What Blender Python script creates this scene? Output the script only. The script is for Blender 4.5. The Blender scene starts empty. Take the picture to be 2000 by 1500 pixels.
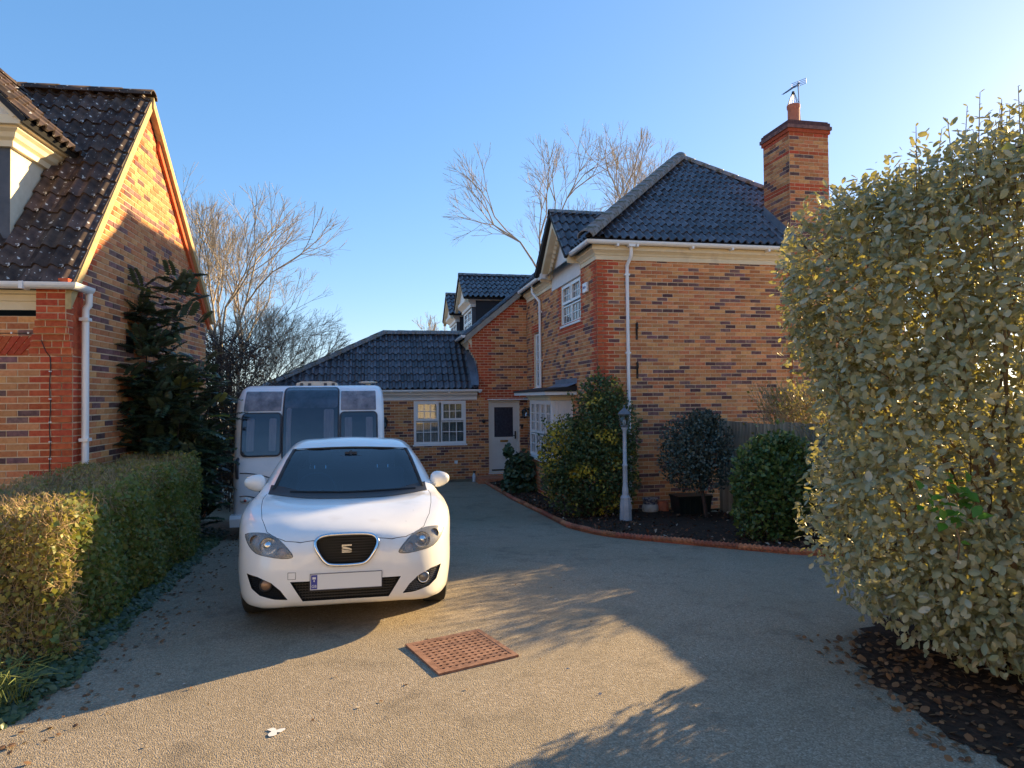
import bpy, bmesh, math, random
import numpy as np
from mathutils import Vector, Matrix
random.seed(7); RNG = np.random.default_rng(7)
SC = bpy.context.scene
COL = SC.collection
R = math.radians

# ------------------------------------------------------------ camera, sky, sun, exposure
CAM_H = 1.74
cam = bpy.data.cameras.new('camera'); cam.lens = 36 * 1290 / 2000; cam.sensor_width = 36
cam.clip_start = 0.05; cam.clip_end = 2000
cam_o = bpy.data.objects.new('camera', cam); COL.objects.link(cam_o); SC.camera = cam_o
_p = math.atan(25 / 1290); _r = 0.0105
_F = Vector((0, math.cos(_p), math.sin(_p))); _R0 = Vector((1, 0, 0)); _U0 = _R0.cross(_F)
_R = _R0 * math.cos(_r) - _U0 * math.sin(_r); _U = _R0 * math.sin(_r) + _U0 * math.cos(_r)
cam_o.matrix_world = Matrix(((_R.x, _U.x, -_F.x, 0), (_R.y, _U.y, -_F.y, 0), (_R.z, _U.z, -_F.z, CAM_H), (0, 0, 0, 1)))

SUN_AZ = 39.5     # degrees from +X towards +Y
SUN_EL = 16.4
sd = Vector((math.cos(R(SUN_AZ)) * math.cos(R(SUN_EL)), math.sin(R(SUN_AZ)) * math.cos(R(SUN_EL)), math.sin(R(SUN_EL))))
sun = bpy.data.lights.new('sun', 'SUN'); sun.energy = 4.8; sun.angle = R(0.53); sun.color = (1.0, 0.715, 0.36)
sun_o = bpy.data.objects.new('sun', sun); COL.objects.link(sun_o)
sun_o.rotation_euler = (-sd).to_track_quat('-Z', 'Y').to_euler()
wd = bpy.data.worlds.new('World'); SC.world = wd; wd.use_nodes = True
nt = wd.node_tree; nt.nodes.clear()
sky = nt.nodes.new('ShaderNodeTexSky'); sky.sky_type = 'NISHITA'; sky.sun_disc = False
sky.sun_elevation = R(SUN_EL); sky.sun_rotation = R(90 - SUN_AZ)
sky.altitude = 60; sky.air_density = 1.0; sky.dust_density = 0.4; sky.ozone_density = 6.0
bg = nt.nodes.new('ShaderNodeBackground'); bg.inputs['Strength'].default_value = 0.15
wo = nt.nodes.new('ShaderNodeOutputWorld')
_hs = nt.nodes.new('ShaderNodeHueSaturation'); _hs.inputs['Saturation'].default_value = 1.14; _hs.inputs['Hue'].default_value = 0.512
_gm = nt.nodes.new('ShaderNodeGamma'); _gm.inputs[1].default_value = 0.56      # the camera's soft shoulder for the bright sky, the same in every direction
nt.links.new(sky.outputs[0], _hs.inputs['Color']); nt.links.new(_hs.outputs[0], _gm.inputs[0]); nt.links.new(_gm.outputs[0], bg.inputs[0]); nt.links.new(bg.outputs[0], wo.inputs[0])
SC.view_settings.view_transform = 'Standard'; SC.view_settings.look = 'None'
SC.view_settings.exposure = 1.7; SC.view_settings.gamma = 1.0
try:
    SC.view_settings.use_curve_mapping = False
except Exception:
    pass
SC.cycles.max_bounces = 8; SC.cycles.transparent_max_bounces = 12
SC.cycles.use_adaptive_sampling = True
SC.cycles.caustics_reflective = False; SC.cycles.caustics_refractive = False
SC.cycles.sample_clamp_indirect = 6.0

# ------------------------------------------------------------ materials
MAT = {}
def mat(name, c1, c2=None, rough=0.6, scale=8.0, detail=5.0, bump=0.0, bscale=None, metal=0.0, coat=0.0,
        spec=0.5, rand=0.0, c3=None, s3=2.0, t3=(0.5, 0.65), coord='Object', bdist=0.01, alpha=None, trans=0.0,
        emit=None, mixpos=(0.35, 0.65), stretch=None, rrough=None):
    """principled material: c1/c2 mixed by noise, optional big patches of c3, random value per island/object"""
    m = bpy.data.materials.new(name); m.use_nodes = True
    t = m.node_tree; N = t.nodes; L = t.links
    b = N['Principled BSDF']
    b.inputs['Roughness'].default_value = rough; b.inputs['Metallic'].default_value = metal
    b.inputs['Specular IOR Level'].default_value = spec
    b.inputs['Coat Weight'].default_value = coat; b.inputs['Coat Roughness'].default_value = 0.06
    tc = N.new('ShaderNodeTexCoord'); src = tc.outputs[coord]
    if coord == 'World':
        pass
    if stretch:
        mp = N.new('ShaderNodeMapping'); mp.inputs['Scale'].default_value = stretch
        L.new(src, mp.inputs[0]); src = mp.outputs[0]
    col = None
    if c2 is None: c2 = c1
    nz = N.new('ShaderNodeTexNoise'); nz.inputs['Scale'].default_value = scale; nz.inputs['Detail'].default_value = detail
    nz.inputs['Roughness'].default_value = 0.65
    L.new(src, nz.inputs['Vector'])
    rp = N.new('ShaderNodeValToRGB')
    rp.color_ramp.elements[0].position = mixpos[0]; rp.color_ramp.elements[1].position = mixpos[1]
    rp.color_ramp.elements[0].color = (*c1, 1); rp.color_ramp.elements[1].color = (*c2, 1)
    L.new(nz.outputs['Fac'], rp.inputs[0]); col = rp.outputs[0]
    if c3 is not None:
        n3 = N.new('ShaderNodeTexNoise'); n3.inputs['Scale'].default_value = s3; n3.inputs['Detail'].default_value = 6
        L.new(src, n3.inputs['Vector'])
        r3 = N.new('ShaderNodeValToRGB'); r3.color_ramp.elements[0].position = t3[0]; r3.color_ramp.elements[1].position = t3[1]
        L.new(n3.outputs['Fac'], r3.inputs[0])
        mx = N.new('ShaderNodeMix'); mx.data_type = 'RGBA'
        L.new(r3.outputs[0], mx.inputs['Factor']); L.new(col, mx.inputs['A']); mx.inputs['B'].default_value = (*c3, 1)
        col = mx.outputs['Result']
    if rand > 0:
        g = N.new('ShaderNodeNewGeometry'); oi = N.new('ShaderNodeObjectInfo')
        ad = N.new('ShaderNodeMath'); ad.operation = 'ADD'
        L.new(g.outputs['Random Per Island'], ad.inputs[0]); L.new(oi.outputs['Random'], ad.inputs[1])
        fr = N.new('ShaderNodeMath'); fr.operation = 'FRACT'; L.new(ad.outputs[0], fr.inputs[0])
        mr = N.new('ShaderNodeMapRange'); mr.inputs['To Min'].default_value = 1 - rand; mr.inputs['To Max'].default_value = 1 + rand
        L.new(fr.outputs[0], mr.inputs['Value'])
        hv = N.new('ShaderNodeHueSaturation')
        m2 = N.new('ShaderNodeMapRange'); m2.inputs['To Min'].default_value = 0.5 - rand * 0.035; m2.inputs['To Max'].default_value = 0.5 + rand * 0.035
        f2 = N.new('ShaderNodeMath'); f2.operation = 'MULTIPLY'; f2.inputs[1].default_value = 7.13
        L.new(fr.outputs[0], f2.inputs[0]); f3 = N.new('ShaderNodeMath'); f3.operation = 'FRACT'; L.new(f2.outputs[0], f3.inputs[0])
        L.new(f3.outputs[0], m2.inputs['Value'])
        L.new(m2.outputs[0], hv.inputs['Hue']); L.new(mr.outputs[0], hv.inputs['Value']); L.new(col, hv.inputs['Color'])
        col = hv.outputs[0]
    L.new(col, b.inputs['Base Color'])
    if rrough:
        rr = N.new('ShaderNodeMapRange'); rr.inputs['To Min'].default_value = rrough[0]; rr.inputs['To Max'].default_value = rrough[1]
        L.new(nz.outputs['Fac'], rr.inputs['Value']); L.new(rr.outputs[0], b.inputs['Roughness'])
    if bump > 0:
        bp = N.new('ShaderNodeBump'); bp.inputs['Strength'].default_value = bump; bp.inputs['Distance'].default_value = bdist
        if bscale:
            nb = N.new('ShaderNodeTexNoise'); nb.inputs['Scale'].default_value = bscale; nb.inputs['Detail'].default_value = 4
            L.new(src, nb.inputs['Vector']); L.new(nb.outputs['Fac'], bp.inputs['Height'])
        else:
            L.new(nz.outputs['Fac'], bp.inputs['Height'])
        L.new(bp.outputs[0], b.inputs['Normal'])
    if trans > 0: b.inputs['Transmission Weight'].default_value = trans
    if alpha is not None: b.inputs['Alpha'].default_value = alpha
    if emit: 
        b.inputs['Emission Color'].default_value = (*emit[:3], 1); b.inputs['Emission Strength'].default_value = emit[3]
    MAT[name] = m
    return m

def leafmat(name, cols, back, trans=0.35, rough=0.45, spec=0.4, tcol=None, big=None):
    """leaf: colour random per leaf from cols, other colour underneath, light shines through"""
    m = bpy.data.materials.new(name); m.use_nodes = True
    t = m.node_tree; N = t.nodes; L = t.links
    b = N['Principled BSDF']; out = N['Material Output']
    b.inputs['Roughness'].default_value = rough; b.inputs['Specular IOR Level'].default_value = spec
    g = N.new('ShaderNodeNewGeometry'); oi = N.new('ShaderNodeObjectInfo')
    ad = N.new('ShaderNodeMath'); ad.operation = 'ADD'
    L.new(g.outputs['Random Per Island'], ad.inputs[0]); L.new(oi.outputs['Random'], ad.inputs[1])
    fr = N.new('ShaderNodeMath'); fr.operation = 'FRACT'; L.new(ad.outputs[0], fr.inputs[0])
    rp = N.new('ShaderNodeValToRGB'); rp.color_ramp.interpolation = 'LINEAR'
    n = len(cols)
    while len(rp.color_ramp.elements) < n: rp.color_ramp.elements.new(0.5)
    for i, c in enumerate(cols):
        rp.color_ramp.elements[i].position = i / max(1, n - 1); rp.color_ramp.elements[i].color = (*c, 1)
    L.new(fr.outputs[0], rp.inputs[0]); col = rp.outputs[0]
    if big:
        tc = N.new('ShaderNodeTexCoord'); nz = N.new('ShaderNodeTexNoise'); nz.inputs['Scale'].default_value = big[1]; nz.inputs['Detail'].default_value = 3
        L.new(tc.outputs['Object'], nz.inputs['Vector'])
        r2 = N.new('ShaderNodeValToRGB'); r2.color_ramp.elements[0].position = big[2]; r2.color_ramp.elements[1].position = big[2] + 0.08
        L.new(nz.outputs['Fac'], r2.inputs[0])
        mx0 = N.new('ShaderNodeMix'); mx0.data_type = 'RGBA'
        L.new(r2.outputs[0], mx0.inputs['Factor']); L.new(col, mx0.inputs['A']); mx0.inputs['B'].default_value = (*big[0], 1)
        col = mx0.outputs['Result']
    mx = N.new('ShaderNodeMix'); mx.data_type = 'RGBA'
    L.new(g.outputs['Backfacing'], mx.inputs['Factor']); L.new(col, mx.inputs['A']); mx.inputs['B'].default_value = (*back, 1)
    L.new(mx.outputs['Result'], b.inputs['Base Color'])
    tr = N.new('ShaderNodeBsdfTranslucent')
    if tcol: tr.inputs['Color'].default_value = (*tcol, 1)
    else: L.new(col, tr.inputs['Color'])
    ms = N.new('ShaderNodeMixShader'); ms.inputs[0].default_value = trans
    L.new(b.outputs[0], ms.inputs[1]); L.new(tr.outputs[0], ms.inputs[2]); L.new(ms.outputs[0], out.inputs['Surface'])
    MAT[name] = m
    return m

def glass_mat(name, tint=(0.9, 0.95, 1.0), rough=0.0, refl=0.09, haze=0.0):
    """thin window pane: see-through with fresnel mirror"""
    m = bpy.data.materials.new(name); m.use_nodes = True
    t = m.node_tree; N = t.nodes; L = t.links
    N.remove(N['Principled BSDF']); out = N['Material Output']
    tr = N.new('ShaderNodeBsdfTransparent'); tr.inputs[0].default_value = (*tint, 1)
    gl = N.new('ShaderNodeBsdfGlossy'); gl.inputs['Roughness'].default_value = rough; gl.inputs[0].default_value = (1, 1, 1, 1)
    fn = N.new('ShaderNodeFresnel'); fn.inputs[0].default_value = 1.5
    ad = N.new('ShaderNodeMath'); ad.operation = 'ADD'; ad.use_clamp = True; ad.inputs[1].default_value = refl
    L.new(fn.outputs[0], ad.inputs[0])
    ms = N.new('ShaderNodeMixShader'); L.new(ad.outputs[0], ms.inputs[0]); L.new(tr.outputs[0], ms.inputs[1]); L.new(gl.outputs[0], ms.inputs[2])
    last = ms.outputs[0]
    if haze:
        df = N.new('ShaderNodeBsdfDiffuse'); df.inputs[0].default_value = (.78, .77, .74, 1)
        m2 = N.new('ShaderNodeMixShader'); m2.inputs[0].default_value = haze; L.new(last, m2.inputs[1]); L.new(df.outputs[0], m2.inputs[2]); last = m2.outputs[0]
    L.new(last, out.inputs['Surface'])
    MAT[name] = m
    return m

# ------------------------------------------------------------ mesh helpers
class MB:
    def __init__(s): s.v = []; s.f = []; s.m = []
    def add(s, verts, faces, m=0):
        o = len(s.v); s.v.extend(verts)
        for f in faces: s.f.append(tuple(i + o for i in f)); s.m.append(m)
    def box(s, x0, x1, y0, y1, z0, z1, m=0):
        s.add([(x0,y0,z0),(x1,y0,z0),(x1,y1,z0),(x0,y1,z0),(x0,y0,z1),(x1,y0,z1),(x1,y1,z1),(x0,y1,z1)],
              [(0,3,2,1),(4,5,6,7),(0,1,5,4),(1,2,6,5),(2,3,7,6),(3,0,4,7)], m)
    def tube(s, pts, rad, n=8, m=0, cap=True):
        pts = [Vector(p) for p in pts]
        if not hasattr(rad, '__len__'): rad = [rad] * len(pts)
        rings = []; prev = None
        for i, p in enumerate(pts):
            if i == 0: d = pts[1] - p
            elif i == len(pts) - 1: d = p - pts[i - 1]
            else: d = (pts[i + 1] - p).normalized() + (p - pts[i - 1]).normalized()
            if d.length < 1e-9: d = Vector((0, 0, 1))
            d.normalize()
            if prev is None:
                a = Vector((0, 0, 1)) if abs(d.z) < 0.9 else Vector((1, 0, 0))
                e1 = d.cross(a).normalized()
            else:
                e1 = (prev - d * prev.dot(d))
                e1 = e1.normalized() if e1.length > 1e-6 else d.orthogonal().normalized()
            prev = e1; e2 = d.cross(e1)
            rings.append([tuple(p + (e1 * math.cos(2*math.pi*k/n) + e2 * math.sin(2*math.pi*k/n)) * rad[i]) for k in range(n)])
        vs = [q for r in rings for q in r]; fs = []
        for i in range(len(rings) - 1):
            for k in range(n):
                a = i*n + k; b2 = i*n + (k+1) % n
                fs.append((a, b2, b2 + n, a + n))
        if cap:
            fs.append(tuple(reversed(range(n)))); fs.append(tuple(range((len(rings)-1)*n, len(rings)*n)))
        s.add(vs, fs, m)
    def lathe(s, prof, n=16, c=(0,0,0), m=0, axis='z', cap=True):
        vs = []; fs = []
        for r, z in prof:
            for k in range(n):
                a = 2*math.pi*k/n
                if axis == 'z': vs.append((c[0]+r*math.cos(a), c[1]+r*math.sin(a), c[2]+z))
                elif axis == 'y': vs.append((c[0]+r*math.cos(a), c[1]+z, c[2]+r*math.sin(a)))
                else: vs.append((c[0]+z, c[1]+r*math.cos(a), c[2]+r*math.sin(a)))
        for i in range(len(prof)-1):
            for k in range(n):
                a = i*n+k; b2 = i*n+(k+1) % n
                fs.append((a, b2, b2+n, a+n))
        if cap:
            fs.append(tuple(reversed(range(n)))); fs.append(tuple(range((len(prof)-1)*n, len(prof)*n)))
        s.add(vs, fs, m)
    def prism(s, poly, fn0, fn1, m=0):
        """poly: list of 2d points; fn0, fn1 map a 2d point to 3d for both ends"""
        n = len(poly); vs = [tuple(fn0(p)) for p in poly] + [tuple(fn1(p)) for p in poly]
        fs = [tuple(reversed(range(n))), tuple(range(n, 2*n))] + [(i, (i+1) % n, (i+1) % n + n, i + n) for i in range(n)]
        s.add(vs, fs, m)
    def sweep(s, prof, path, m=0):
        """prof: (out, z) polygon swept along horizontal path [(x,y)], out = to the right of the path; mitred"""
        n = len(prof); rings = []
        P = [Vector((p[0], p[1])) for p in path]
        for i, p in enumerate(P):
            if i == 0: d = (P[1]-p).normalized(); nn = Vector((d.y, -d.x)); k = 1
            elif i == len(P)-1: d = (p-P[i-1]).normalized(); nn = Vector((d.y, -d.x)); k = 1
            else:
                d0 = (p-P[i-1]).normalized(); d1 = (P[i+1]-p).normalized()
                n0 = Vector((d0.y, -d0.x)); n1 = Vector((d1.y, -d1.x)); nn = (n0+n1).normalized(); k = 1/max(0.2, nn.dot(n0))
            rings.append([(p.x+nn.x*o*k, p.y+nn.y*o*k, z) for o, z in prof])
        vs = [q for r in rings for q in r]; fs = []
        for i in range(len(rings)-1):
            for k in range(n):
                a = i*n+k; b2 = i*n+(k+1) % n
                fs.append((a, b2, b2+n, a+n))
        fs.append(tuple(reversed(range(n)))); fs.append(tuple(range((len(rings)-1)*n, len(rings)*n)))
        s.add(vs, fs, m)
    def mesh(s, name, mats, smooth=False, fix=True):
        me = bpy.data.meshes.new(name); me.from_pydata(s.v, [], s.f)
        for x in mats: me.materials.append(MAT[x] if isinstance(x, str) else x)
        if len(mats) > 1: me.polygons.foreach_set('material_index', s.m)
        if fix:
            b = bmesh.new(); b.from_mesh(me); bmesh.ops.recalc_face_normals(b, faces=b.faces); b.to_mesh(me); b.free()
        if smooth: me.polygons.foreach_set('use_smooth', [True]*len(me.polygons))
        me.update()
        return me
    def build(s, name, mats, parent=None, smooth=False, loc=None, rot=None, fix=True):
        if isinstance(mats, str): mats = [mats]
        return link(name, s.mesh(name, mats, smooth, fix), parent, loc, rot)

def link(name, me, parent=None, loc=None, rot=None):
    o = bpy.data.objects.new(name, me); COL.objects.link(o)
    if parent: o.parent = parent
    if loc is not None: o.location = loc
    if rot is not None: o.rotation_euler = rot
    return o
def tag(o, label, cat, group=None):
    o['label'] = label; o['category'] = cat
    if group: o['group'] = group
    return o
def thing(name, label, cat, loc=(0,0,0), rz=0, group=None):
    o = bpy.data.objects.new(name, None); COL.objects.link(o); o.empty_display_size = 0.2
    o.location = loc; o.rotation_euler = (0, 0, rz)
    return tag(o, label, cat, group)
def structure(o): o['kind'] = 'structure'; return o
def stuff(o): o['kind'] = 'stuff'; return o
def autosmooth(o, deg=35):
    me = o.data
    me.polygons.foreach_set('use_smooth', [True]*len(me.polygons))
    b = bmesh.new(); b.from_mesh(me)
    for e in b.edges:
        if len(e.link_faces) == 2 and e.calc_face_angle(0) > R(deg): e.smooth = False
    b.to_mesh(me); b.free()
    return o
def np_mesh(name, V, F, mats, midx=None, smooth=False):
    """fast mesh from numpy: V (n,3), F (m,k) all faces with k corners"""
    me = bpy.data.meshes.new(name); V = np.asarray(V, np.float32); F = np.asarray(F, np.int32)
    k = F.shape[1]
    me.vertices.add(len(V)); me.vertices.foreach_set('co', V.ravel())
    me.loops.add(F.size); me.loops.foreach_set('vertex_index', F.ravel())
    me.polygons.add(len(F)); me.polygons.foreach_set('loop_start', np.arange(0, F.size, k, dtype=np.int32))
    for x in mats: me.materials.append(MAT[x] if isinstance(x, str) else x)
    if midx is not None: me.polygons.foreach_set('material_index', np.asarray(midx, np.int32))
    if smooth: me.polygons.foreach_set('use_smooth', np.ones(len(F), bool))
    me.update(calc_edges=True); me.validate()
    return me

def gz(y):
    return float(np.interp(y, [-60, 4.6, 5.2, 6.0, 7.5, 9.0, 11, 12.7, 15, 19, 80], [0, 0, -.018, -.07, -.165, -.27, -.42, -.53, -.57, -.62, -.62]))

# ------------------------------------------------------------ material list
def asphalt_mat():
    m = bpy.data.materials.new('asphalt'); m.use_nodes = True; MAT['asphalt'] = m
    N = m.node_tree.nodes; L = m.node_tree.links; b = N['Principled BSDF']; b.inputs['Roughness'].default_value = .92; b.inputs['Specular IOR Level'].default_value = .2
    tc = N.new('ShaderNodeTexCoord').outputs['Object']
    def noise(s, d, r=.6):
        n = N.new('ShaderNodeTexNoise'); n.inputs['Scale'].default_value = s; n.inputs['Detail'].default_value = d; n.inputs['Roughness'].default_value = r; L.new(tc, n.inputs['Vector']); return n.outputs['Fac']
    def ramp(f, stops):
        r = N.new('ShaderNodeValToRGB')
        while len(r.color_ramp.elements) < len(stops): r.color_ramp.elements.new(.5)
        for e, (q, c) in zip(r.color_ramp.elements, stops): e.position = q; e.color = (*c, 1) if len(c) == 3 else c
        L.new(f, r.inputs[0]); return r.outputs[0]
    def mix(f, a, c, mode='MIX'):
        x = N.new('ShaderNodeMix'); x.data_type = 'RGBA'; x.blend_type = mode
        if isinstance(f, float): x.inputs['Factor'].default_value = f
        else: L.new(f, x.inputs['Factor'])
        L.new(a, x.inputs['A'])
        if isinstance(c, tuple): x.inputs['B'].default_value = (*c, 1)
        else: L.new(c, x.inputs['B'])
        return x.outputs['Result']
    v = N.new('ShaderNodeTexVoronoi'); v.inputs['Scale'].default_value = 125; v.inputs['Randomness'].default_value = 1; L.new(tc, v.inputs['Vector'])
    sp = N.new('ShaderNodeSeparateColor'); L.new(v.outputs['Color'], sp.inputs[0])
    col = ramp(sp.outputs[0], [(0, (.17,.135,.095)), (.45, (.30,.245,.175)), (.8, (.42,.35,.26)), (1, (.58,.51,.41))])
    col = mix(.45, col, ramp(noise(38, 4), [(.3, (.20,.16,.115)), (.7, (.40,.33,.24))]))
    col = mix(ramp(noise(.55, 6, .7), [(.40, (0,0,0)), (.68, (.5,.5,.5))]), col, (.23,.19,.125))
    col = mix(ramp(noise(2.6, 5, .7), [(.52, (0,0,0)), (.70, (.6,.6,.6))]), col, (.15,.125,.095))
    col = mix(ramp(noise(5.5, 6, .75), [(.66, (0,0,0)), (.72, (.55,.55,.55))]), col, (.44,.38,.29))
    # mossy edges of the drive: where noise is high
    col = mix(ramp(noise(1.3, 7, .8), [(.62, (0,0,0)), (.78, (.5,.5,.5))]), col, (.20,.19,.09))
    L.new(col, b.inputs['Base Color'])
    bp = N.new('ShaderNodeBump'); bp.inputs['Strength'].default_value = .6; bp.inputs['Distance'].default_value = .006
    ad = N.new('ShaderNodeMath'); ad.operation = 'SUBTRACT'; L.new(noise(75, 3), ad.inputs[0]); L.new(v.outputs['Distance'], ad.inputs[1]); L.new(ad.outputs[0], bp.inputs['Height']); L.new(bp.outputs[0], b.inputs['Normal'])
asphalt_mat()
mat('ground_soil', (.24,.20,.13), (.36,.31,.21), rough=.95, scale=9, bump=.6, bdist=.03, spec=.2)
mat('bed_soil', (.028,.018,.013), (.07,.042,.028), rough=.95, scale=22, bump=.8, bdist=.03, spec=.2)
mat('bark_chip', (.05,.025,.014), (.16,.085,.05), rough=.9, scale=14, rand=.5, spec=.2)
mat('pale_chip', (.30,.24,.19), (.42,.36,.30), rough=.9, scale=14, rand=.4)
BR = ['brick_buff', 'brick_tan', 'brick_dark', 'brick_red']
mat('brick_buff', (.55,.225,.085), (.67,.325,.14), rough=.88, scale=22, detail=5, bump=.25, bscale=70, bdist=.003, rand=.2, spec=.25)
mat('brick_tan', (.47,.15,.06), (.59,.235,.10), rough=.88, scale=22, detail=5, bump=.25, bscale=70, bdist=.003, rand=.2, spec=.25)
mat('brick_dark', (.115,.058,.056), (.24,.12,.105), rough=.85, scale=16, detail=5, bump=.25, bscale=70, bdist=.003, rand=.4, spec=.3)
mat('brick_red', (.42,.068,.028), (.54,.12,.05), rough=.88, scale=22, detail=5, bump=.25, bscale=70, bdist=.003, rand=.16, spec=.25)
mat('mortar', (.64,.47,.31), (.76,.59,.41), rough=.95, scale=14, bump=.3, bdist=.004, spec=.2)
mat('tile_dark', (.042,.042,.052), (.105,.104,.122), rough=.30, scale=7, detail=6, bump=.3, bscale=40, bdist=.004, rand=.35, c3=(.33,.33,.31), s3=26, t3=(.66,.70), spec=.5)
mat('tile_brown', (.045,.030,.026), (.12,.082,.066), rough=.8, scale=6, detail=6, bump=.4, bscale=40, bdist=.005, rand=.35, c3=(.62,.61,.57), s3=19, t3=(.645,.675), spec=.35)
mat('ridge_grey', (.15,.15,.16), (.28,.27,.27), rough=.6, scale=6, detail=6, bump=.3, bscale=40, bdist=.004, c3=(.09,.085,.05), s3=7, t3=(.5,.62))
mat('roof_felt', (.02,.02,.022), rough=.8)
mat('lead', (.16,.19,.24), (.26,.30,.36), rough=.45, scale=5, bump=.2, bdist=.01, metal=.3)
mat('cream_trim', (.72,.60,.40), (.80,.68,.48), rough=.55, scale=3, bump=.05, c3=(.60,.48,.32), s3=3, t3=(.55,.75))
mat('white_paint', (.74,.73,.71), (.80,.79,.77), rough=.45, scale=3)
mat('upvc', (.80,.80,.80), rough=.28, scale=4)
mat('white_render', (.70,.70,.70), (.78,.77,.76), rough=.8, scale=6, bump=.1)
mat('slate_cheek', (.055,.065,.085), (.085,.095,.12), rough=.55, scale=5)
mat('render_cheek', (.62,.57,.45), (.70,.65,.53), rough=.8, scale=8, bump=.15, bdist=.004)
mat('verge_cement', (.40,.29,.13), (.54,.40,.19), rough=.9, scale=12, bump=.5, bdist=.01)
mat('dark_room', (.03,.03,.035), rough=.9)
mat('blind', (.55,.56,.55), (.66,.66,.64), rough=.8, scale=3)
mat('door_white', (.66,.63,.58), (.72,.69,.64), rough=.4, scale=2)
mat('door_glass', (.03,.03,.045), (.05,.05,.07), rough=.15, scale=20, spec=.6)
mat('brass', (.45,.30,.10), rough=.35, metal=1)
mat('dark_iron', (.012,.012,.014), rough=.45, spec=.5)
mat('rust', (.20,.095,.06), (.34,.185,.125), rough=.85, scale=18, detail=6, bump=.4, bdist=.004, metal=.2)
mat('rust_dark', (.03,.018,.012), rough=.95)
mat('terracotta', (.33,.10,.05), (.45,.17,.09), rough=.85, scale=14, bump=.3, bdist=.006, rand=.3)
mat('pot_clay', (.45,.13,.07), (.55,.19,.11), rough=.8, scale=7)
mat('alu', (.35,.36,.38), rough=.4, metal=.9)
mat('verge_grey', (.26,.235,.20), (.36,.33,.28), rough=.9, scale=9, bump=.4, bdist=.008)
mat('fence_wood', (.22,.18,.13), (.38,.32,.24), rough=.9, scale=5, detail=8, bump=.4, bdist=.006, rand=.3, stretch=(14,14,1), c3=(.10,.11,.06), s3=1.5, t3=(.5,.7))
glass_mat('pane_glass', (.78,.84,.88), refl=.05)
glass_mat('lamp_glass', (.75,.78,.80), rough=.12, refl=.06)

# ------------------------------------------------------------ terrain
def strip_mesh(name, xl, xr, ys, nx, mats, dz, parent=None, zfun=None):
    V = []; F = []
    for j, y in enumerate(ys):
        a, b = xl(y), xr(y)
        for i in range(nx + 1):
            x = a + (b - a) * i / nx
            V.append((x, y, (zfun(x, y) if zfun else gz(y)) + dz))
    for j in range(len(ys) - 1):
        for i in range(nx):
            k = j * (nx + 1) + i
            F.append((k, k + 1, k + nx + 2, k + nx + 1))
    return link(name, np_mesh(name, V, F, mats, smooth=True), parent)
_ys = [-400, -60] + list(np.arange(-20, 0, 4)) + list(np.arange(0, 24, .5)) + [30, 60, 400]
structure(strip_mesh('ground', lambda y: -400, lambda y: 400, _ys, 16, ['ground_soil'], -.03))
EDGE = [(18.80,-.95),(17,-.52),(14.89,-.03),(12.75,.56),(10.74,.91),(9.9,1.25),(9.55,1.5),(9.05,2.07),(8.55,2.68),(8.05,3.3),(7.6,4.2)]
_ey = [e[0] for e in EDGE][::-1]; _ex = [e[1] for e in EDGE][::-1]
def edge_x(y): return float(np.interp(y, _ey, _ex)) if y >= 7.6 else 6.0
def hedge_x(y): return float(np.interp(y, [-8, 2, 4.1, 7, 11.3, 12.5, 19.2], [-3.6, -3.3, -3.05, -3.9, -5.25, -5.9, -7.6]))
_dy = list(np.arange(-8, 7.6, .4)) + [7.59] + list(np.arange(7.6, 19.01, .15))
structure(strip_mesh('driveway', lambda y: hedge_x(y) - .25, lambda y: edge_x(y) - .02, _dy, 6, ['asphalt'], .004))

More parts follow.
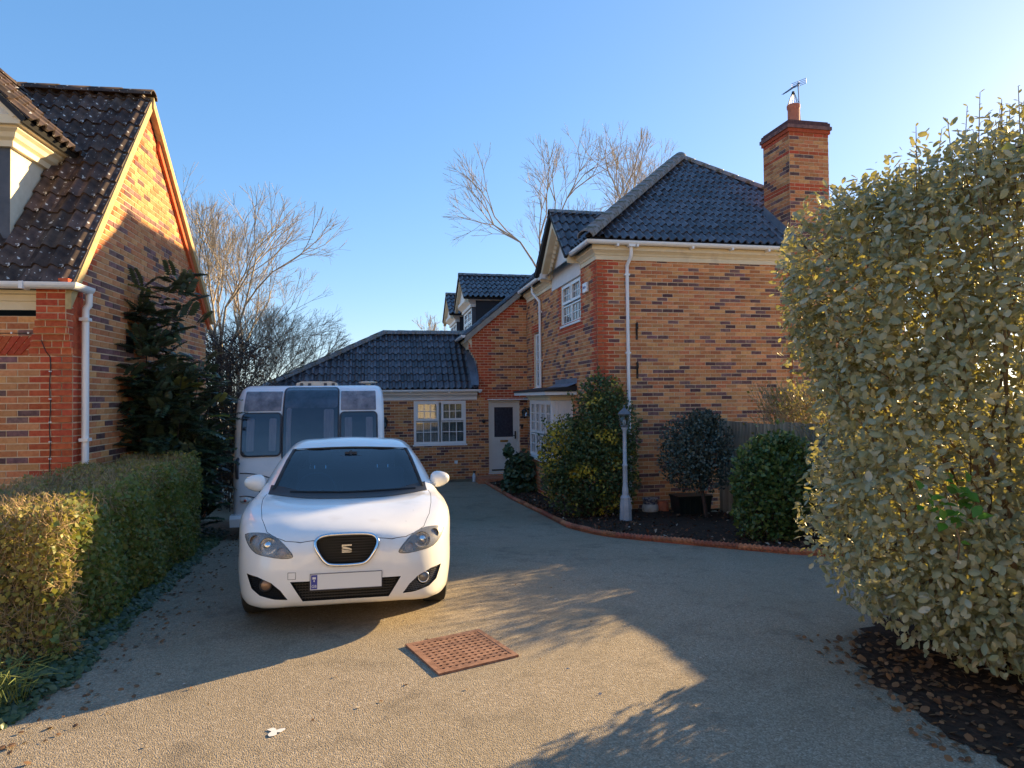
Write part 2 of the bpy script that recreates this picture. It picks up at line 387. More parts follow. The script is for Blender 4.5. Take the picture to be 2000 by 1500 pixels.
# ------------------------------------------------------------ brickwork
class Bricks:
    """collects every brick of one building; the nearest become objects, the others are joined wall by wall"""
    def __init__(s): s.items = []
    def wall(s, root, name, o, t, n, rows, iv, colour, label=None, thick=.18, z0=0.0, off=0.0, lean=True, backing='mortar', gauge=.075, seed=1):
        rnd = random.Random(seed)
        o = Vector(o); t = Vector(t); n = Vector(n)
        mb = MB(); runs = {}
        part = []
        def P(a, z, d): return tuple(o + t * a + n * d + Vector((0, 0, z)))
        def slab(a0, a1, za, zb):
            q = [P(a0, za, -thick), P(a1, za, -thick), P(a1, za, 0), P(a0, za, 0), P(a0, zb, -thick), P(a1, zb, -thick), P(a1, zb, 0), P(a0, zb, 0)]
            mb.add(q, [(0,3,2,1),(4,5,6,7),(0,1,5,4),(1,2,6,5),(2,3,7,6),(3,0,4,7)])
        live = {}
        for k in range(rows):
            za = z0 + k * gauge; zb = za + gauge; zm = (za + zb) / 2
            ivs = [(round(a, 4), round(b, 4)) for a, b in iv(zm) if b - a > .01]
            nl = {}
            for i in ivs: nl[i] = live.pop(i, za)
            for i, st in live.items(): slab(i[0], i[1], st, za)
            live = nl
            prev = rnd.random() < .3
            for a0, a1 in ivs:
                a = -40 * .225 + (0 if k % 2 == 0 else .1125) + off
                j0 = math.floor((a0 - a) / .225); x = a + j0 * .225
                while x < a1:
                    b0 = max(x + .006, a0 + .003); b1 = min(x + .2185, a1 - .003)
                    if b1 - b0 > .03:
                        c = colour((b0 + b1) / 2, zm, k) if colour else None
                        if c is None:
                            prev = rnd.random() < (.38 if prev else .19)
                            c = 2 if prev else (0 if rnd.random() < .55 else 1)
                        part.append((b0, b1, za + .0065, zb - .0065, c, rnd.uniform(-.0015, .0025)))
                    x += .225
        zend = z0 + rows * gauge
        for i, st in live.items(): slab(i[0], i[1], st, zend)
        w = mb.build(name, [backing], root)
        if label: w['label'] = label
        s.items.append((w, o, t, n, part))
        return w
    def finish(s, score, limit=300):
        cand = []
        for wi, (w, o, t, n, part) in enumerate(s.items):
            for bi, (b0, b1, za, zb, c, h) in enumerate(part):
                p = o + t * ((b0 + b1) / 2) + Vector((0, 0, (za + zb) / 2))
                sc = score(w.name, p, t, (b0 + b1) / 2, b1 - b0)
                if sc is not None: cand.append((sc, wi, bi))
        cand.sort(); chosen = set((c[1], c[2]) for c in cand[:limit])
        cache = {}
        for wi, (w, o, t, n, part) in enumerate(s.items):
            mb = MB(); ang = math.atan2(t.y, t.x)
            flip = t.cross(Vector((0, 0, 1))).dot(n) > 0   # outward is local -y
            for bi, (b0, b1, za, zb, c, h) in enumerate(part):
                if (wi, bi) in chosen:
                    L = round((b1 - b0) * 200) / 200; H = round((zb - za) * 200) / 200
                    key = (L, H, c, flip)
                    if key not in cache:
                        q = MB(); y0, y1 = (-.006, .03) if flip else (-.03, .006)
                        q.box(-L/2, L/2, y0, y1, -H/2, H/2)
                        cache[key] = q.mesh('brick', [BR[c]])
                    p = o + t * ((b0 + b1) / 2) + n * h; p.z += (za + zb) / 2
                    link('brick', cache[key], w, p, (0, 0, ang))
                else:
                    def P(a, z, d): return tuple(o + t * a + n * d + Vector((0, 0, z)))
                    d1 = .006 + h
                    q = [P(b0, za, -.02), P(b1, za, -.02), P(b1, za, d1), P(b0, za, d1), P(b0, zb, -.02), P(b1, zb, -.02), P(b1, zb, d1), P(b0, zb, d1)]
                    mb.add(q, [(0,3,2,1),(4,5,6,7),(1,2,6,5),(2,3,7,6),(3,0,4,7)], c)
            if mb.v: stuff(mb.build('brick', BR, w))

def minus(iv, a0, a1):
    out = []
    for x, y in iv:
        if a1 <= x or a0 >= y: out.append((x, y)); continue
        if a0 > x: out.append((x, a0))
        if a1 < y: out.append((a1, y))
    return out

# ------------------------------------------------------------ roof tiles
class Tiles:
    def __init__(s, matname, w=.33, gauge=.315, roll=.062, rolls=2):
        s.mat = matname; s.w = w; s.g = gauge; s.items = []; s.roll = roll
        q = []; per = w / rolls; ns = 6
        for r_ in range(rolls):
            for k in range(ns):
                f = k / ns
                h = 0 if f < .34 else roll * math.sin(math.pi * (f - .34) / .66)
                q.append((r_ * per + f * per, h))
        q.append((w, 0.0)); s.prof = q
    def tile_mb(s, lift=.032):
        mb = MB(); n = len(s.prof); L = s.g + .06
        lo = [(a - s.w/2, -s.g/2 - .03, h + lift) for a, h in s.prof]; hi = [(a - s.w/2, L - s.g/2 - .03, h * .9 + .002) for a, h in s.prof]
        un = [(a - s.w/2, -s.g/2 - .025, h + lift - .026) for a, h in s.prof]
        mb.add(lo + hi, [(i, i+1, n+i+1, n+i) for i in range(n-1)]); mb.add(un + lo, [(i, i+1, n+i+1, n+i) for i in range(n-1)])
        e = [(lo[0]), hi[0], un[0]]; mb.add(e, [(0, 1, 2)]); e = [lo[-1], hi[-1], un[-1]]; mb.add(e, [(0, 2, 1)])
        return mb
    def plane(s, roof, o, a, b, poly, seed=3, under=True):
        """o origin on the eaves line, a unit vector along it, b unit vector up the slope, poly convex in (a,b)"""
        o = Vector(o); a = Vector(a).normalized(); b = Vector(b).normalized(); n = a.cross(b)
        if n.z < 0: n = -n; flip = True
        else: flip = False
        rnd = random.Random(seed)
        M = Matrix(((a.x, b.x, n.x), (a.y, b.y, n.y), (a.z, b.z, n.z)))
        P2 = [Vector(p) for p in poly]
        ar = sum(P2[i].x*P2[(i+1) % len(P2)].y - P2[(i+1) % len(P2)].x*P2[i].y for i in range(len(P2)))
        if ar < 0: P2.reverse()
        def inside(p): 
            for i in range(len(P2)):
                e = P2[(i+1) % len(P2)] - P2[i]; d = p - P2[i]
                if e.x*d.y - e.y*d.x < -1e-4: return False
            return True
        amin = min(p.x for p in P2); amax = max(p.x for p in P2); bmin = min(p.y for p in P2); bmax = max(p.y for p in P2)
        part = []; nb = int((bmax - bmin) / s.g) + 2; na = int((amax - amin) / s.w) + 2
        full = []
        for j in range(nb):
            for i in range(na):
                ca = amin + (i + .5) * s.w; cb = bmin + (j + .5) * s.g
                cs = [Vector((ca + dx * s.w * .48, cb + dy * s.g * .48)) for dx in (-1, 1) for dy in (-1, 1)]
                k = sum(inside(c) for c in cs)
                jit = (rnd.uniform(-.004, .004), rnd.uniform(-.005, .005), rnd.uniform(-.003, .004))
                if k == 4: full.append((ca, cb, jit))
                else:
                    if k > 0 or any(abs((p.x - ca)) < s.w and abs(p.y - cb) < s.g for p in P2) or inside(Vector((ca, cb))): part.append((ca, cb, jit))
        s.items.append((roof, o, a, b, n, M, P2, full, part))
        if under:
            mb = MB(); mb.add([tuple(o + a * p.x + b * p.y - n * .012) for p in P2] + [tuple(o + a * p.x + b * p.y - n * .07) for p in P2],
                              [tuple(range(len(P2))), tuple(reversed(range(len(P2), 2*len(P2))))] + [(i, i + len(P2), (i+1) % len(P2) + len(P2), (i+1) % len(P2)) for i in range(len(P2))])
            mb.build('roof_underlay', ['roof_felt'], roof)
    def finish(s, score, limit=300, limit_parts=True):
        base = s.tile_mb(); me = base.mesh('roof_tile', [s.mat], smooth=True, fix=False)
        cand = []
        for pi, it in enumerate(s.items):
            for ti, (ca, cb, j) in enumerate(it[7]):
                sc = score(it[0].name, it[1] + it[2]*ca + it[3]*cb, pi)
                if sc is not None: cand.append((sc, pi, ti))
        cand.sort(); chosen = set((c[1], c[2]) for c in cand[:limit])
        bv = np.array(base.v); 
        for pi, (roof, o, a, b, n, M, P2, full, part) in enumerate(s.items):
            Mn = np.array(M); V = []; F = []; nv = len(bv)
            def addt(ca, cb, j):
                c = np.array(o + a*ca + b*cb) + np.array(n)*j[2]
                V.append((bv + np.array([j[0], j[1], 0])) @ Mn.T + c)
            k = 0; mb = MB()
            for ti, (ca, cb, j) in enumerate(full):
                if (pi, ti) in chosen:
                    p = o + a*(ca + j[0]) + b*(cb + j[1]) + n*j[2]
                    ob = link('roof_tile', me, roof); ob.matrix_local = Matrix.Translation(p) @ M.to_4x4()
                else:
                    vv = (bv + np.array([j[0], j[1], 0])) @ Mn.T + np.array(o + a*ca + b*cb) + np.array(n)*j[2]
                    mb.add([tuple(x) for x in vv], base.f)
            if mb.v: stuff(mb.build('roof_tile', [s.mat], roof, smooth=True, fix=False))
            if part:
                mb = MB()
                for ca, cb, j in part:
                    vv = (bv + np.array([j[0], j[1], 0])) @ Mn.T + np.array(o + a*ca + b*cb) + np.array(n)*j[2]
                    mb.add([tuple(x) for x in vv], base.f)
                m2 = mb.mesh('cut_tile', [s.mat], smooth=True, fix=False)
                bm = bmesh.new(); bm.from_mesh(m2)
                for i in range(len(P2)):
                    p = P2[i]; e = P2[(i+1) % len(P2)] - p
                    if abs(e.y) < 1e-3 and p.y < .05: continue
                    nn = a * e.y - b * e.x      # outward of a ccw polygon
                    bmesh.ops.bisect_plane(bm, geom=bm.verts[:] + bm.edges[:] + bm.faces[:], plane_co=o + a*p.x + b*p.y, plane_no=nn, clear_outer=True)
                bm.to_mesh(m2); bm.free()
                if len(m2.polygons): stuff(link('cut_tile', m2, roof))
                
def ridge_run(roof, p0, p1, matname='ridge_grey', r=.12, seg=.42, name='ridge_tile', sink=.02):
    p0 = Vector(p0); p1 = Vector(p1); d = p1 - p0; n = max(1, round(d.length / seg)); L = d.length / n
    mb = MB(); K = 8
    def ring(y, rr): return [(rr * math.cos(math.pi * k / K), y, rr * .85 * math.sin(math.pi * k / K) - sink - .02*0) for k in range(K + 1)]
    ra = ring(0, r); rb = ring(L + .03, r * .93); ri = ring(0, r - .02)
    m = K + 1
    mb.add(ra + rb + ri, [(i, i+1, m+i+1, m+i) for i in range(K)] + [(2*m+i, 2*m+i+1, i+1, i) for i in range(K)])
    me = mb.mesh(name, [matname], smooth=True, fix=False)
    y = d.normalized(); x = y.cross(Vector((0, 0, 1))).normalized(); z = x.cross(y)
    M = Matrix(((x.x, y.x, z.x), (x.y, y.y, z.y), (x.z, y.z, z.z)))
    for i in range(n):
        o = link(name, me, roof); o.matrix_local = Matrix.Translation(p0 + y * (L * i) + Vector((0, 0, random.uniform(0, .006)))) @ M.to_4x4()

# ------------------------------------------------------------ windows
def window(root, o, t, n, a0, a1, z0, z1, lights, name='window', frame=.055, sill=True, blind=None, bars=None, depth=.09, setback=.03, room=True, panes=True, rmar=(.3,.3,.3,.2), rdep=.9):
    """lights: list of (fa0, fa1, fz0, fz1, cols, rows) in fractions of the opening"""
    o = Vector(o); t = Vector(t).normalized(); n = Vector(n).normalized()
    def T(mb): 
        mb.v = [tuple(o + t * x + n * (y) + Vector((0, 0, z))) for x, y, z in mb.v]; return mb
    f = MB(); yb = -setback - depth; yf = -setback
    W = a1 - a0; Hh = z1 - z0
    f.box(a0, a1, yb, yf, z0, z0 + frame); f.box(a0, a1, yb, yf, z1 - frame, z1)
    f.box(a0, a0 + frame, yb, yf, z0 + frame, z1 - frame); f.box(a1 - frame, a1, yb, yf, z0 + frame, z1 - frame)
    w = T(f).build(name, ['upvc'], root)
    gb = MB(); gl = []
    for fa0, fa1, fz0, fz1, nc, nr, fr in lights:
        x0 = a0 + W*fa0; x1 = a0 + W*fa1; q0 = z0 + Hh*fz0; q1 = z0 + Hh*fz1
        s = MB()
        yy0, yy1 = (yb + .01, yf + .012) if fr > .05 else (yb + .015, yf - .006)
        s.box(x0, x1, yy0, yy1, q0, q0 + fr); s.box(x0, x1, yy0, yy1, q1 - fr, q1)
        s.box(x0, x0 + fr, yy0, yy1, q0 + fr, q1 - fr); s.box(x1 - fr, x1, yy0, yy1, q0 + fr, q1 - fr)
        T(s).build('sash', ['upvc'], w)
        x0 += fr; x1 -= fr; q0 += fr; q1 -= fr
        cw = (x1 - x0)/nc; ch = (q1 - q0)/nr
        for i in range(1, nc): gb.box(x0 + i*cw - .010, x0 + i*cw + .010, yf - .052, yf - .018, q0, q1)
        for j in range(1, nr): gb.box(x0, x1, yf - .050, yf - .020, q0 + j*ch - .010, q0 + j*ch + .010)
        if panes:
            pm = MB(); e = .004
            pm.box(-cw/2 + e, cw/2 - e, -.004, .004, -ch/2 + e, ch/2 - e)
            me = pm.mesh('pane', ['pane_glass'])
            ang = math.atan2(t.y, t.x)
            for i in range(nc):
                for j in range(nr):
                    c = o + t*(x0 + (i+.5)*cw) + n*(yf - .035) + Vector((0, 0, q0 + (j+.5)*ch))
                    # tiny differences in the set of each pane
                    link('pane', me, w, c, (random.uniform(-.004, .004), 0, ang + random.uniform(-.006, .006)))
    if gb.v: T(gb).build('glazing_bar', ['upvc'], w)
    if sill:
        s = MB(); s.box(a0 - .03, a1 + .03, yb, .035, z0 - .045, z0 - .002); T(s).build('sill', ['upvc'], w)
    if blind:
        b = MB(); k = max(1, int(W / .09))
        for i in range(k):
            xa = a0 + W * i / k
            b.add([(xa, yb - .06, z0), (xa + W/k*.97, yb - .085, z0), (xa + W/k*.97, yb - .085, z1), (xa, yb - .06, z1)], [(0, 1, 2, 3)])
        T(b).build('blind', [blind], w, fix=False)
    if room:
        r_ = MB(); d0, d1 = yb - .01, yb - rdep
        x0, x1 = a0 - rmar[0], a1 + rmar[1]; q0, q1 = z0 - rmar[2], z1 + rmar[3]
        r_.add([(x0, d0, q0), (x1, d0, q0), (x1, d1, q0), (x0, d1, q0), (x0, d0, q1), (x1, d0, q1), (x1, d1, q1), (x0, d1, q1)],
               [(3, 2, 6, 7), (0, 3, 7, 4), (1, 2, 6, 5), (0, 1, 2, 3), (4, 5, 6, 7)])
        T(r_).build('room_lining', ['dark_room'], w)
    return w

# ============================================================ the detached house on the right
TH = R(11.5)
house = thing('detached_house', 'large two-storey buff brick house with dark hipped roof and tall brick chimney', 'house', (1.66, 12.73, -.53), TH)
B = Bricks()
X, Y, Z = Vector((1,0,0)), Vector((0,1,0)), Vector((0,0,1))
SN = 6.15                       # where the set-back wing begins
def quoin(a, z, k): return 3 if a < (.36 if (k // 3) % 2 else .25) else None
# south wall (faces the driveway end on)
def iv_s(z): return [(0, 6.9)]
B.wall(house, 'side_wall', (0,0,0), X, -Y, 66, iv_s, quoin, seed=11)
# west wall with bay, stair window and casement
WINW = (1.05, 2.53, 3.87, 4.79); TALL = (4.62, 5.28, 2.50, 3.95); BAY = (1.72, 3.65, .2, 2.2)
def iv_w(z):
    i = [(0, SN)]
    if WINW[2] < z < WINW[3] + .1: i = minus(i, WINW[0], WINW[1])
    if TALL[2] < z < TALL[3]: i = minus(i, TALL[0], TALL[1])
    if z < BAY[3]: i = minus(i, BAY[0], BAY[1])
    return i
def col_w(a, z, k):
    if a < (.36 if (k // 3) % 2 else .25): return 3
    if WINW[2] - .16 < z < WINW[3] + .2 and WINW[0] - .17 < a < WINW[1] + .17: return 3
    if TALL[2] < z < TALL[3] + .24 and TALL[0] - .15 < a < TALL[1] + .18: return 3
    return None
B.wall(house, 'front_wall', (0,0,0), Y, -X, 66, iv_w, col_w, seed=12)
# wing: wall that faces the driveway, under the sloping verge
DOOR = (-1.12, -.24, .14, 2.17)
def slope_z(r): return 5.2 + (r + .3) * .827
def iv_n(z):
    lo = -1.4
    if z > 3.2: lo = -1.4 - .06 * math.ceil((min(z, 3.62) - 3.2) / .075) * .75
    r_top = (z - 5.2 + .16) / .827 - .3
    i = [(max(lo, r_top), 0)] if r_top < 0 else []
    if DOOR[2] < z < DOOR[3]: i = minus(i, DOOR[0], DOOR[1])
    return i
def col_n(a, z, k):
    d = (slope_z(a) - .16 - z) * .77
    if d < .26: return 3
    if z > 2.35 and a < -.93 and (k // 3) % 2 == 0: return 3
    if z > 2.35 and a < -1.05: return 3
    if 2.17 < z < 2.47 and -1.25 < a < -.1: return 3
    return None
B.wall(house, 'wing_wall', (0,SN,0), X, -Y, 67, iv_n, col_n, seed=13)
B.wall(house, 'wing_side_wall', (-1.4,SN,0), Y, -X, 47, lambda z: [(0.001, 9.7)] if z > 2.3 else [], lambda a, z, k: 3 if a < .12 else None, seed=14)
# annex wall with the kitchen window
WIN1 = (-3.2, -1.765, .985, 2.185)
def iv_a(z):
    i = [(-7.0, -1.4)]
    if WIN1[2] < z < WIN1[3]: i = minus(i, WIN1[0], WIN1[1])
    return i
B.wall(house, 'annex_wall', (0,SN,0), X, -Y, 30, iv_a, lambda a, z, k: None, seed=15)
# plain far walls
for bb in ((6.72,6.9,.01,15.7,0,5.0), (-1.39,6.71,15.52,15.7,0,5.0), (-7.0,-6.82,SN+.19,10,0,2.3)):
    mb = MB(); mb.box(*bb); mb.build('far_wall', ['brick_buff'], house)
mb = MB()
mb.add([(-1.35, 15.6, 3.6), (6.9, 15.6, 3.6), (6.9, 15.6, 5.2), (3.46, 15.6, 8.2), (-.3, 15.6, 5.1)], [(0,1,2,3,4)])
mb.build('end_gable', ['brick_buff'], house)

# roofs
def part(name, parent): 
    o = bpy.data.objects.new(name, None); COL.objects.link(o); o.parent = parent; return o
mb = MB(); mb.add([(7.2,-.3,5.16),(7.2,15.9,5.16),(3.46,15.9,8.24),(3.46,3.46,8.24)], [(0,1,2,3)])
T_ = Tiles('tile_dark')
mb.add([(7.2,-.3,5.10),(7.2,15.9,5.10),(3.46,15.9,8.18),(3.46,3.46,8.18)], [(3,2,1,0)])
main_roof = mb.build('main_roof', ['tile_dark'], house, fix=False)
EZ = 5.2; AP = Vector((3.46, 3.46, 8.31))
b_s = (Vector((0, 3.76, 3.11))).normalized(); Ls = Vector((0, 3.76, 3.11)).length
T_.plane(main_roof, (-.3, -.3, EZ), X, b_s, [(.08,.13),(7.42,.13),(3.76,Ls)], seed=1)
b_w = (Vector((3.76, 0, 3.11))).normalized()
k_w = Ls / 3.76
# pediment valley keeps the tiles of the west slope away from s 1.0-3.3
T_.plane(main_roof, (-.3, -.3, EZ), Y, b_w, [(.08,.13),(1.30,.13),(2.45,1.44*k_w),(2.47, Ls*.66)], seed=2)
T_.plane(main_roof, (-.3, 3.32, EZ), Y, b_w, [(0,.13),(2.7,.13),(2.7,Ls),(.14,Ls),(-1.15,3.76*.62*k_w),(-1.15,1.44*k_w)], seed=3)
T_.plane(main_roof, (-.3, 6.10, EZ), Y, b_w, [(0,-1.45*k_w),(9.8,-1.45*k_w),(9.8,Ls),(0,Ls)], seed=4)
mb = MB(); sl = Vector((3.76,0,3.11)).normalized(); nn = Vector((-3.11,0,3.76)).normalized()
q = [Vector((-.3,-.3,EZ)), Vector((-.3,6.02,EZ)), Vector((3.46,6.02,8.31)), AP]
mb.add([tuple(p - nn*.1) for p in q], [(0,1,2,3)]); mb.build('roof_underlay', ['roof_felt'], main_roof, fix=False)
ridge_run(main_roof, (-.33,-.33,EZ+.06), AP + Vector((0,0,.06)), r=.175)
ridge_run(main_roof, (7.2,-.3,EZ+.05), AP + Vector((0,0,.05)), r=.13)
ridge_run(main_roof, AP + Vector((0,0,.06)), (3.46,15.9,8.37), r=.13)
# annex roof: hipped to the left
annex_roof = MB(); annex_roof.add([(-7.3,5.9,2.40),(-7.3,10.0,2.40),(-4.0,7.95,4.12)], [(0,1,2)]); annex_roof.add([(-7.3,10.0,2.40),(-1.4,10.0,2.40),(-1.4,7.95,4.12),(-4.0,7.95,4.12)], [(0,1,2,3)])
annex_roof = annex_roof.build('annex_roof', ['tile_dark'], house)
b_a = Vector((0, 2.05, 1.74)).normalized(); La = Vector((0, 2.05, 1.74)).length
T_.plane(annex_roof, (-7.3, 5.9, 2.44), X, b_a, [(.15,.11),(5.88,.11),(5.88,La),(3.3,La)], seed=5)
b_h = Vector((3.3, 0, 1.74)).normalized(); Lh = Vector((3.3,0,1.74)).length
T_.plane(annex_roof, (-7.3, 10.0, 2.44), -Y, b_h, [(0,0),(4.1,0),(2.05,Lh)], seed=6)
ridge_run(annex_roof, (-7.3,5.9,2.47), (-4.0,7.95,4.20), r=.14)
ridge_run(annex_roof, (-4.0,7.95,4.20), (-1.42,7.95,4.20), r=.15)
# lead flashing up the wing wall
mb = MB()
for i in range(5):
    s0 = 5.95 + i*.40; s1 = s0 + .43; z0 = 2.50 + (s0-5.9)*.849; z1 = 2.50 + (s1-5.9)*.849
    mb.add([(-1.42,s0,z0+.06-.004*i),(-1.42,s1,z1+.06),(-1.42,s1,z1+.27),(-1.42,s0,z0+.27),(-1.62,s0,z0+.065-.004*i),(-1.62,s1,z1+.06)], [(0,1,2,3),(0,4,5,1)])
mb.build('lead_flashing', ['lead'], annex_roof, fix=False)

# cornices and gutters
CORN = [(0,4.905),(.03,4.905),(.03,4.99),(.045,4.995),(.06,5.03),(.11,5.075),(.125,5.08),(.125,5.175),(0,5.175)]
def gutter_prof(out, z, r=.06): 
    return [(out + r*math.cos(a), z + r*math.sin(a)) for a in [math.pi + math.pi*k/8 for k in range(9)]] + [(out + r, z + .012), (out - r, z + .012)]
mb = MB(); mb.sweep(CORN, [(0,.95),(0,0),(4.12,0)]); mb.build('cornice', ['cream_trim'], house)
mb = MB(); mb.sweep(CORN, [(0,6.0),(0,3.28)]); mb.build('cornice', ['cream_trim'], house)
mb = MB(); g = gutter_prof(.215, 5.225, .066)
mb.sweep(g, [(0,6.05),(0,3.34)]); mb.build('gutter', ['upvc'], house)
mb = MB(); mb.sweep(g, [(0,.95),(0,0),(4.04,0)])
for a in (.35,.75,1.9,2.75,3.55): mb.box(a-.02, a+.02, -.262, -.12, 5.13, 5.225)
mb.box(.57,.70,-.262,-.118,5.13,5.222)
mb.build('gutter', ['upvc'], house)
CORN2 = [(o, z - 4.905 + 2.20) for o, z in CORN]
mb = MB(); mb.sweep([(o, (z - 2.20)*.85 + 2.20) for o, z in CORN2], [(-7.0,SN),(-1.45,SN)]); mb.build('cornice', ['white_paint'], house)
mb = MB(); mb.sweep(gutter_prof(.215, 2.475, .06), [(-7.2,SN),(-1.34,SN)])
for a in (-3.3,-2.25,-1.4): mb.box(a-.02,a+.02,SN-.255,SN-.12,2.39,2.47)
mb.build('gutter', ['upvc'], house)
CORN3 = [(o, z - 4.905 + 3.66) for o, z in CORN]
mb = MB(); mb.sweep([(o*1.0, z) for o, z in CORN3], [(-1.585,15.5),(-1.585,SN-.03)]); mb.build('cornice', ['cream_trim'], house)
mb = MB(); mb.sweep(gutter_prof(.24, 3.985, .06), [(-1.585,15.6),(-1.585,SN-.1)]); mb.build('gutter', ['upvc'], house)
# verge of the wing: cement bedding and barge under the tiles
mb = MB()
for (d0, d1, y0, y1) in ((.015,.19,SN-.085,SN+.02),):
    q = [(-1.78, slope_z(-1.78)-d1), (-.02, slope_z(-.02)-d1), (-.02, slope_z(-.02)-d0), (-1.78, slope_z(-1.78)-d0)]
    mb.prism(q, lambda p: (p[0], y0, p[1]), lambda p: (p[0], y1, p[1]))
mb.build('verge', ['verge_grey'], house)

# down pipes
def downpipe(parent, pts, clips=(), rad=.034, axis=None, square=False):
    mb = MB(); mb.tube(pts, rad, 10)
    o = mb.build('downpipe', ['upvc'], parent, smooth=False); autosmooth(o, 50)
    for c in clips:
        m = MB(); m.box(c[0]-.05, c[0]+.05, c[1]-.05, c[1]+.05, c[2]-.018, c[2]+.018); m.build('pipe_clip', ['upvc'], o)
    return o
downpipe(house, [(.635,-.19,5.17),(.635,-.19,5.0),(.635,-.17,4.95),(.60,-.06,4.80),(.60,-.055,4.7),(.60,-.055,-.02)], [(.60,-.035,4.62),(.60,-.035,3.1),(.60,-.035,1.5)])
downpipe(house, [(-.19,4.62,5.17),(-.19,4.62,5.0),(-.17,4.6,4.95),(-.06,4.36,4.72),(-.055,4.36,4.6),(-.055,4.36,2.45)], [(-.035,4.36,4.45),(-.035,4.36,3.2)])

# windows of the west wall
window(house, (0,0,0), Y, -X, *WINW, [(.03,.485,.52,.97,3,2,.055),(.515,.97,.52,.97,3,2,.055),(.03,.485,.03,.48,3,2,.03),(.515,.97,.03,.48,3,2,.03)], blind=None, setback=.02)
window(house, (0,0,0), Y, -X, *TALL, [(.08,.92,.52,.975,3,3,.03),(.08,.92,.025,.48,3,3,.03)], setback=.05)
# bright towel-like sheet behind the lower right light is a reflection: nothing to build
# pediment gable above the casement
ped = part('pediment', house)
mb = MB(); mb.prism([(.98,4.80),(3.26,4.80),(3.26,5.25),(2.13,6.27),(.98,5.25)], lambda p: (-.03, p[0], p[1]), lambda p: (.3, p[0], p[1])); mb.build('gable_panel', ['white_render'], ped)
mb = MB()
for sgn, foot in ((-1, .98), (1, 3.30)):
    q0 = Vector((0, foot, 5.20)); q1 = Vector((0, 2.14, 6.27))
    d = (q1 - q0).normalized(); nrm = Vector((0, -d.z, d.y)) if d.y > 0 else Vector((0, d.z, -d.y))
    pr = [q0 - nrm*.0, q1, q1 - Vector((0,0,.20)), q0 - Vector((0,0,.17))]
    mb.add([(-.30, p.y, p.z) for p in pr] + [(-.035, p.y, p.z) for p in pr], [(0,1,2,3),(7,6,5,4),(0,4,5,1),(1,5,6,2),(2,6,7,3),(3,7,4,0)])
mb.build('barge_board', ['cream_trim'], ped)
mb = MB(); mb.box(-.03,.03,-.028,.028,-.03,.06); _dm = mb.mesh('dentil', ['cream_trim'])
for k in range(11):
    f = (k + .8) / 11.5
    link('dentil', _dm, ped, (-.13, 3.2 - f*(3.2-2.2), 5.02 + f*(6.0-5.02))); link('dentil', _dm, ped, (-.13, 1.08 + f*(2.08-1.08), 5.02 + f*(6.0-5.02)))
mb = MB(); mb.box(-.32,-.035, 3.12,3.42, 5.09,5.22); mb.build('gable_foot', ['white_paint'], ped)
pb1 = Vector((0,1.17,1.19)).normalized(); 
T_.plane(ped, (-.36, 1.0-.06, EZ-.02), X, pb1, [(0,0),(.06,0),(1.56,1.69),(0,1.69)], seed=7)
T_.plane(ped, (1.2, 3.34+.06, EZ-.02), -X, Vector((0,-1.17,1.19)).normalized(), [(0,1.69),(1.56,0),(1.62,0),(1.56,1.69)], seed=8)
ridge_run(ped, (-.38,2.14,6.40), (1.1,2.14,6.40), r=.11)

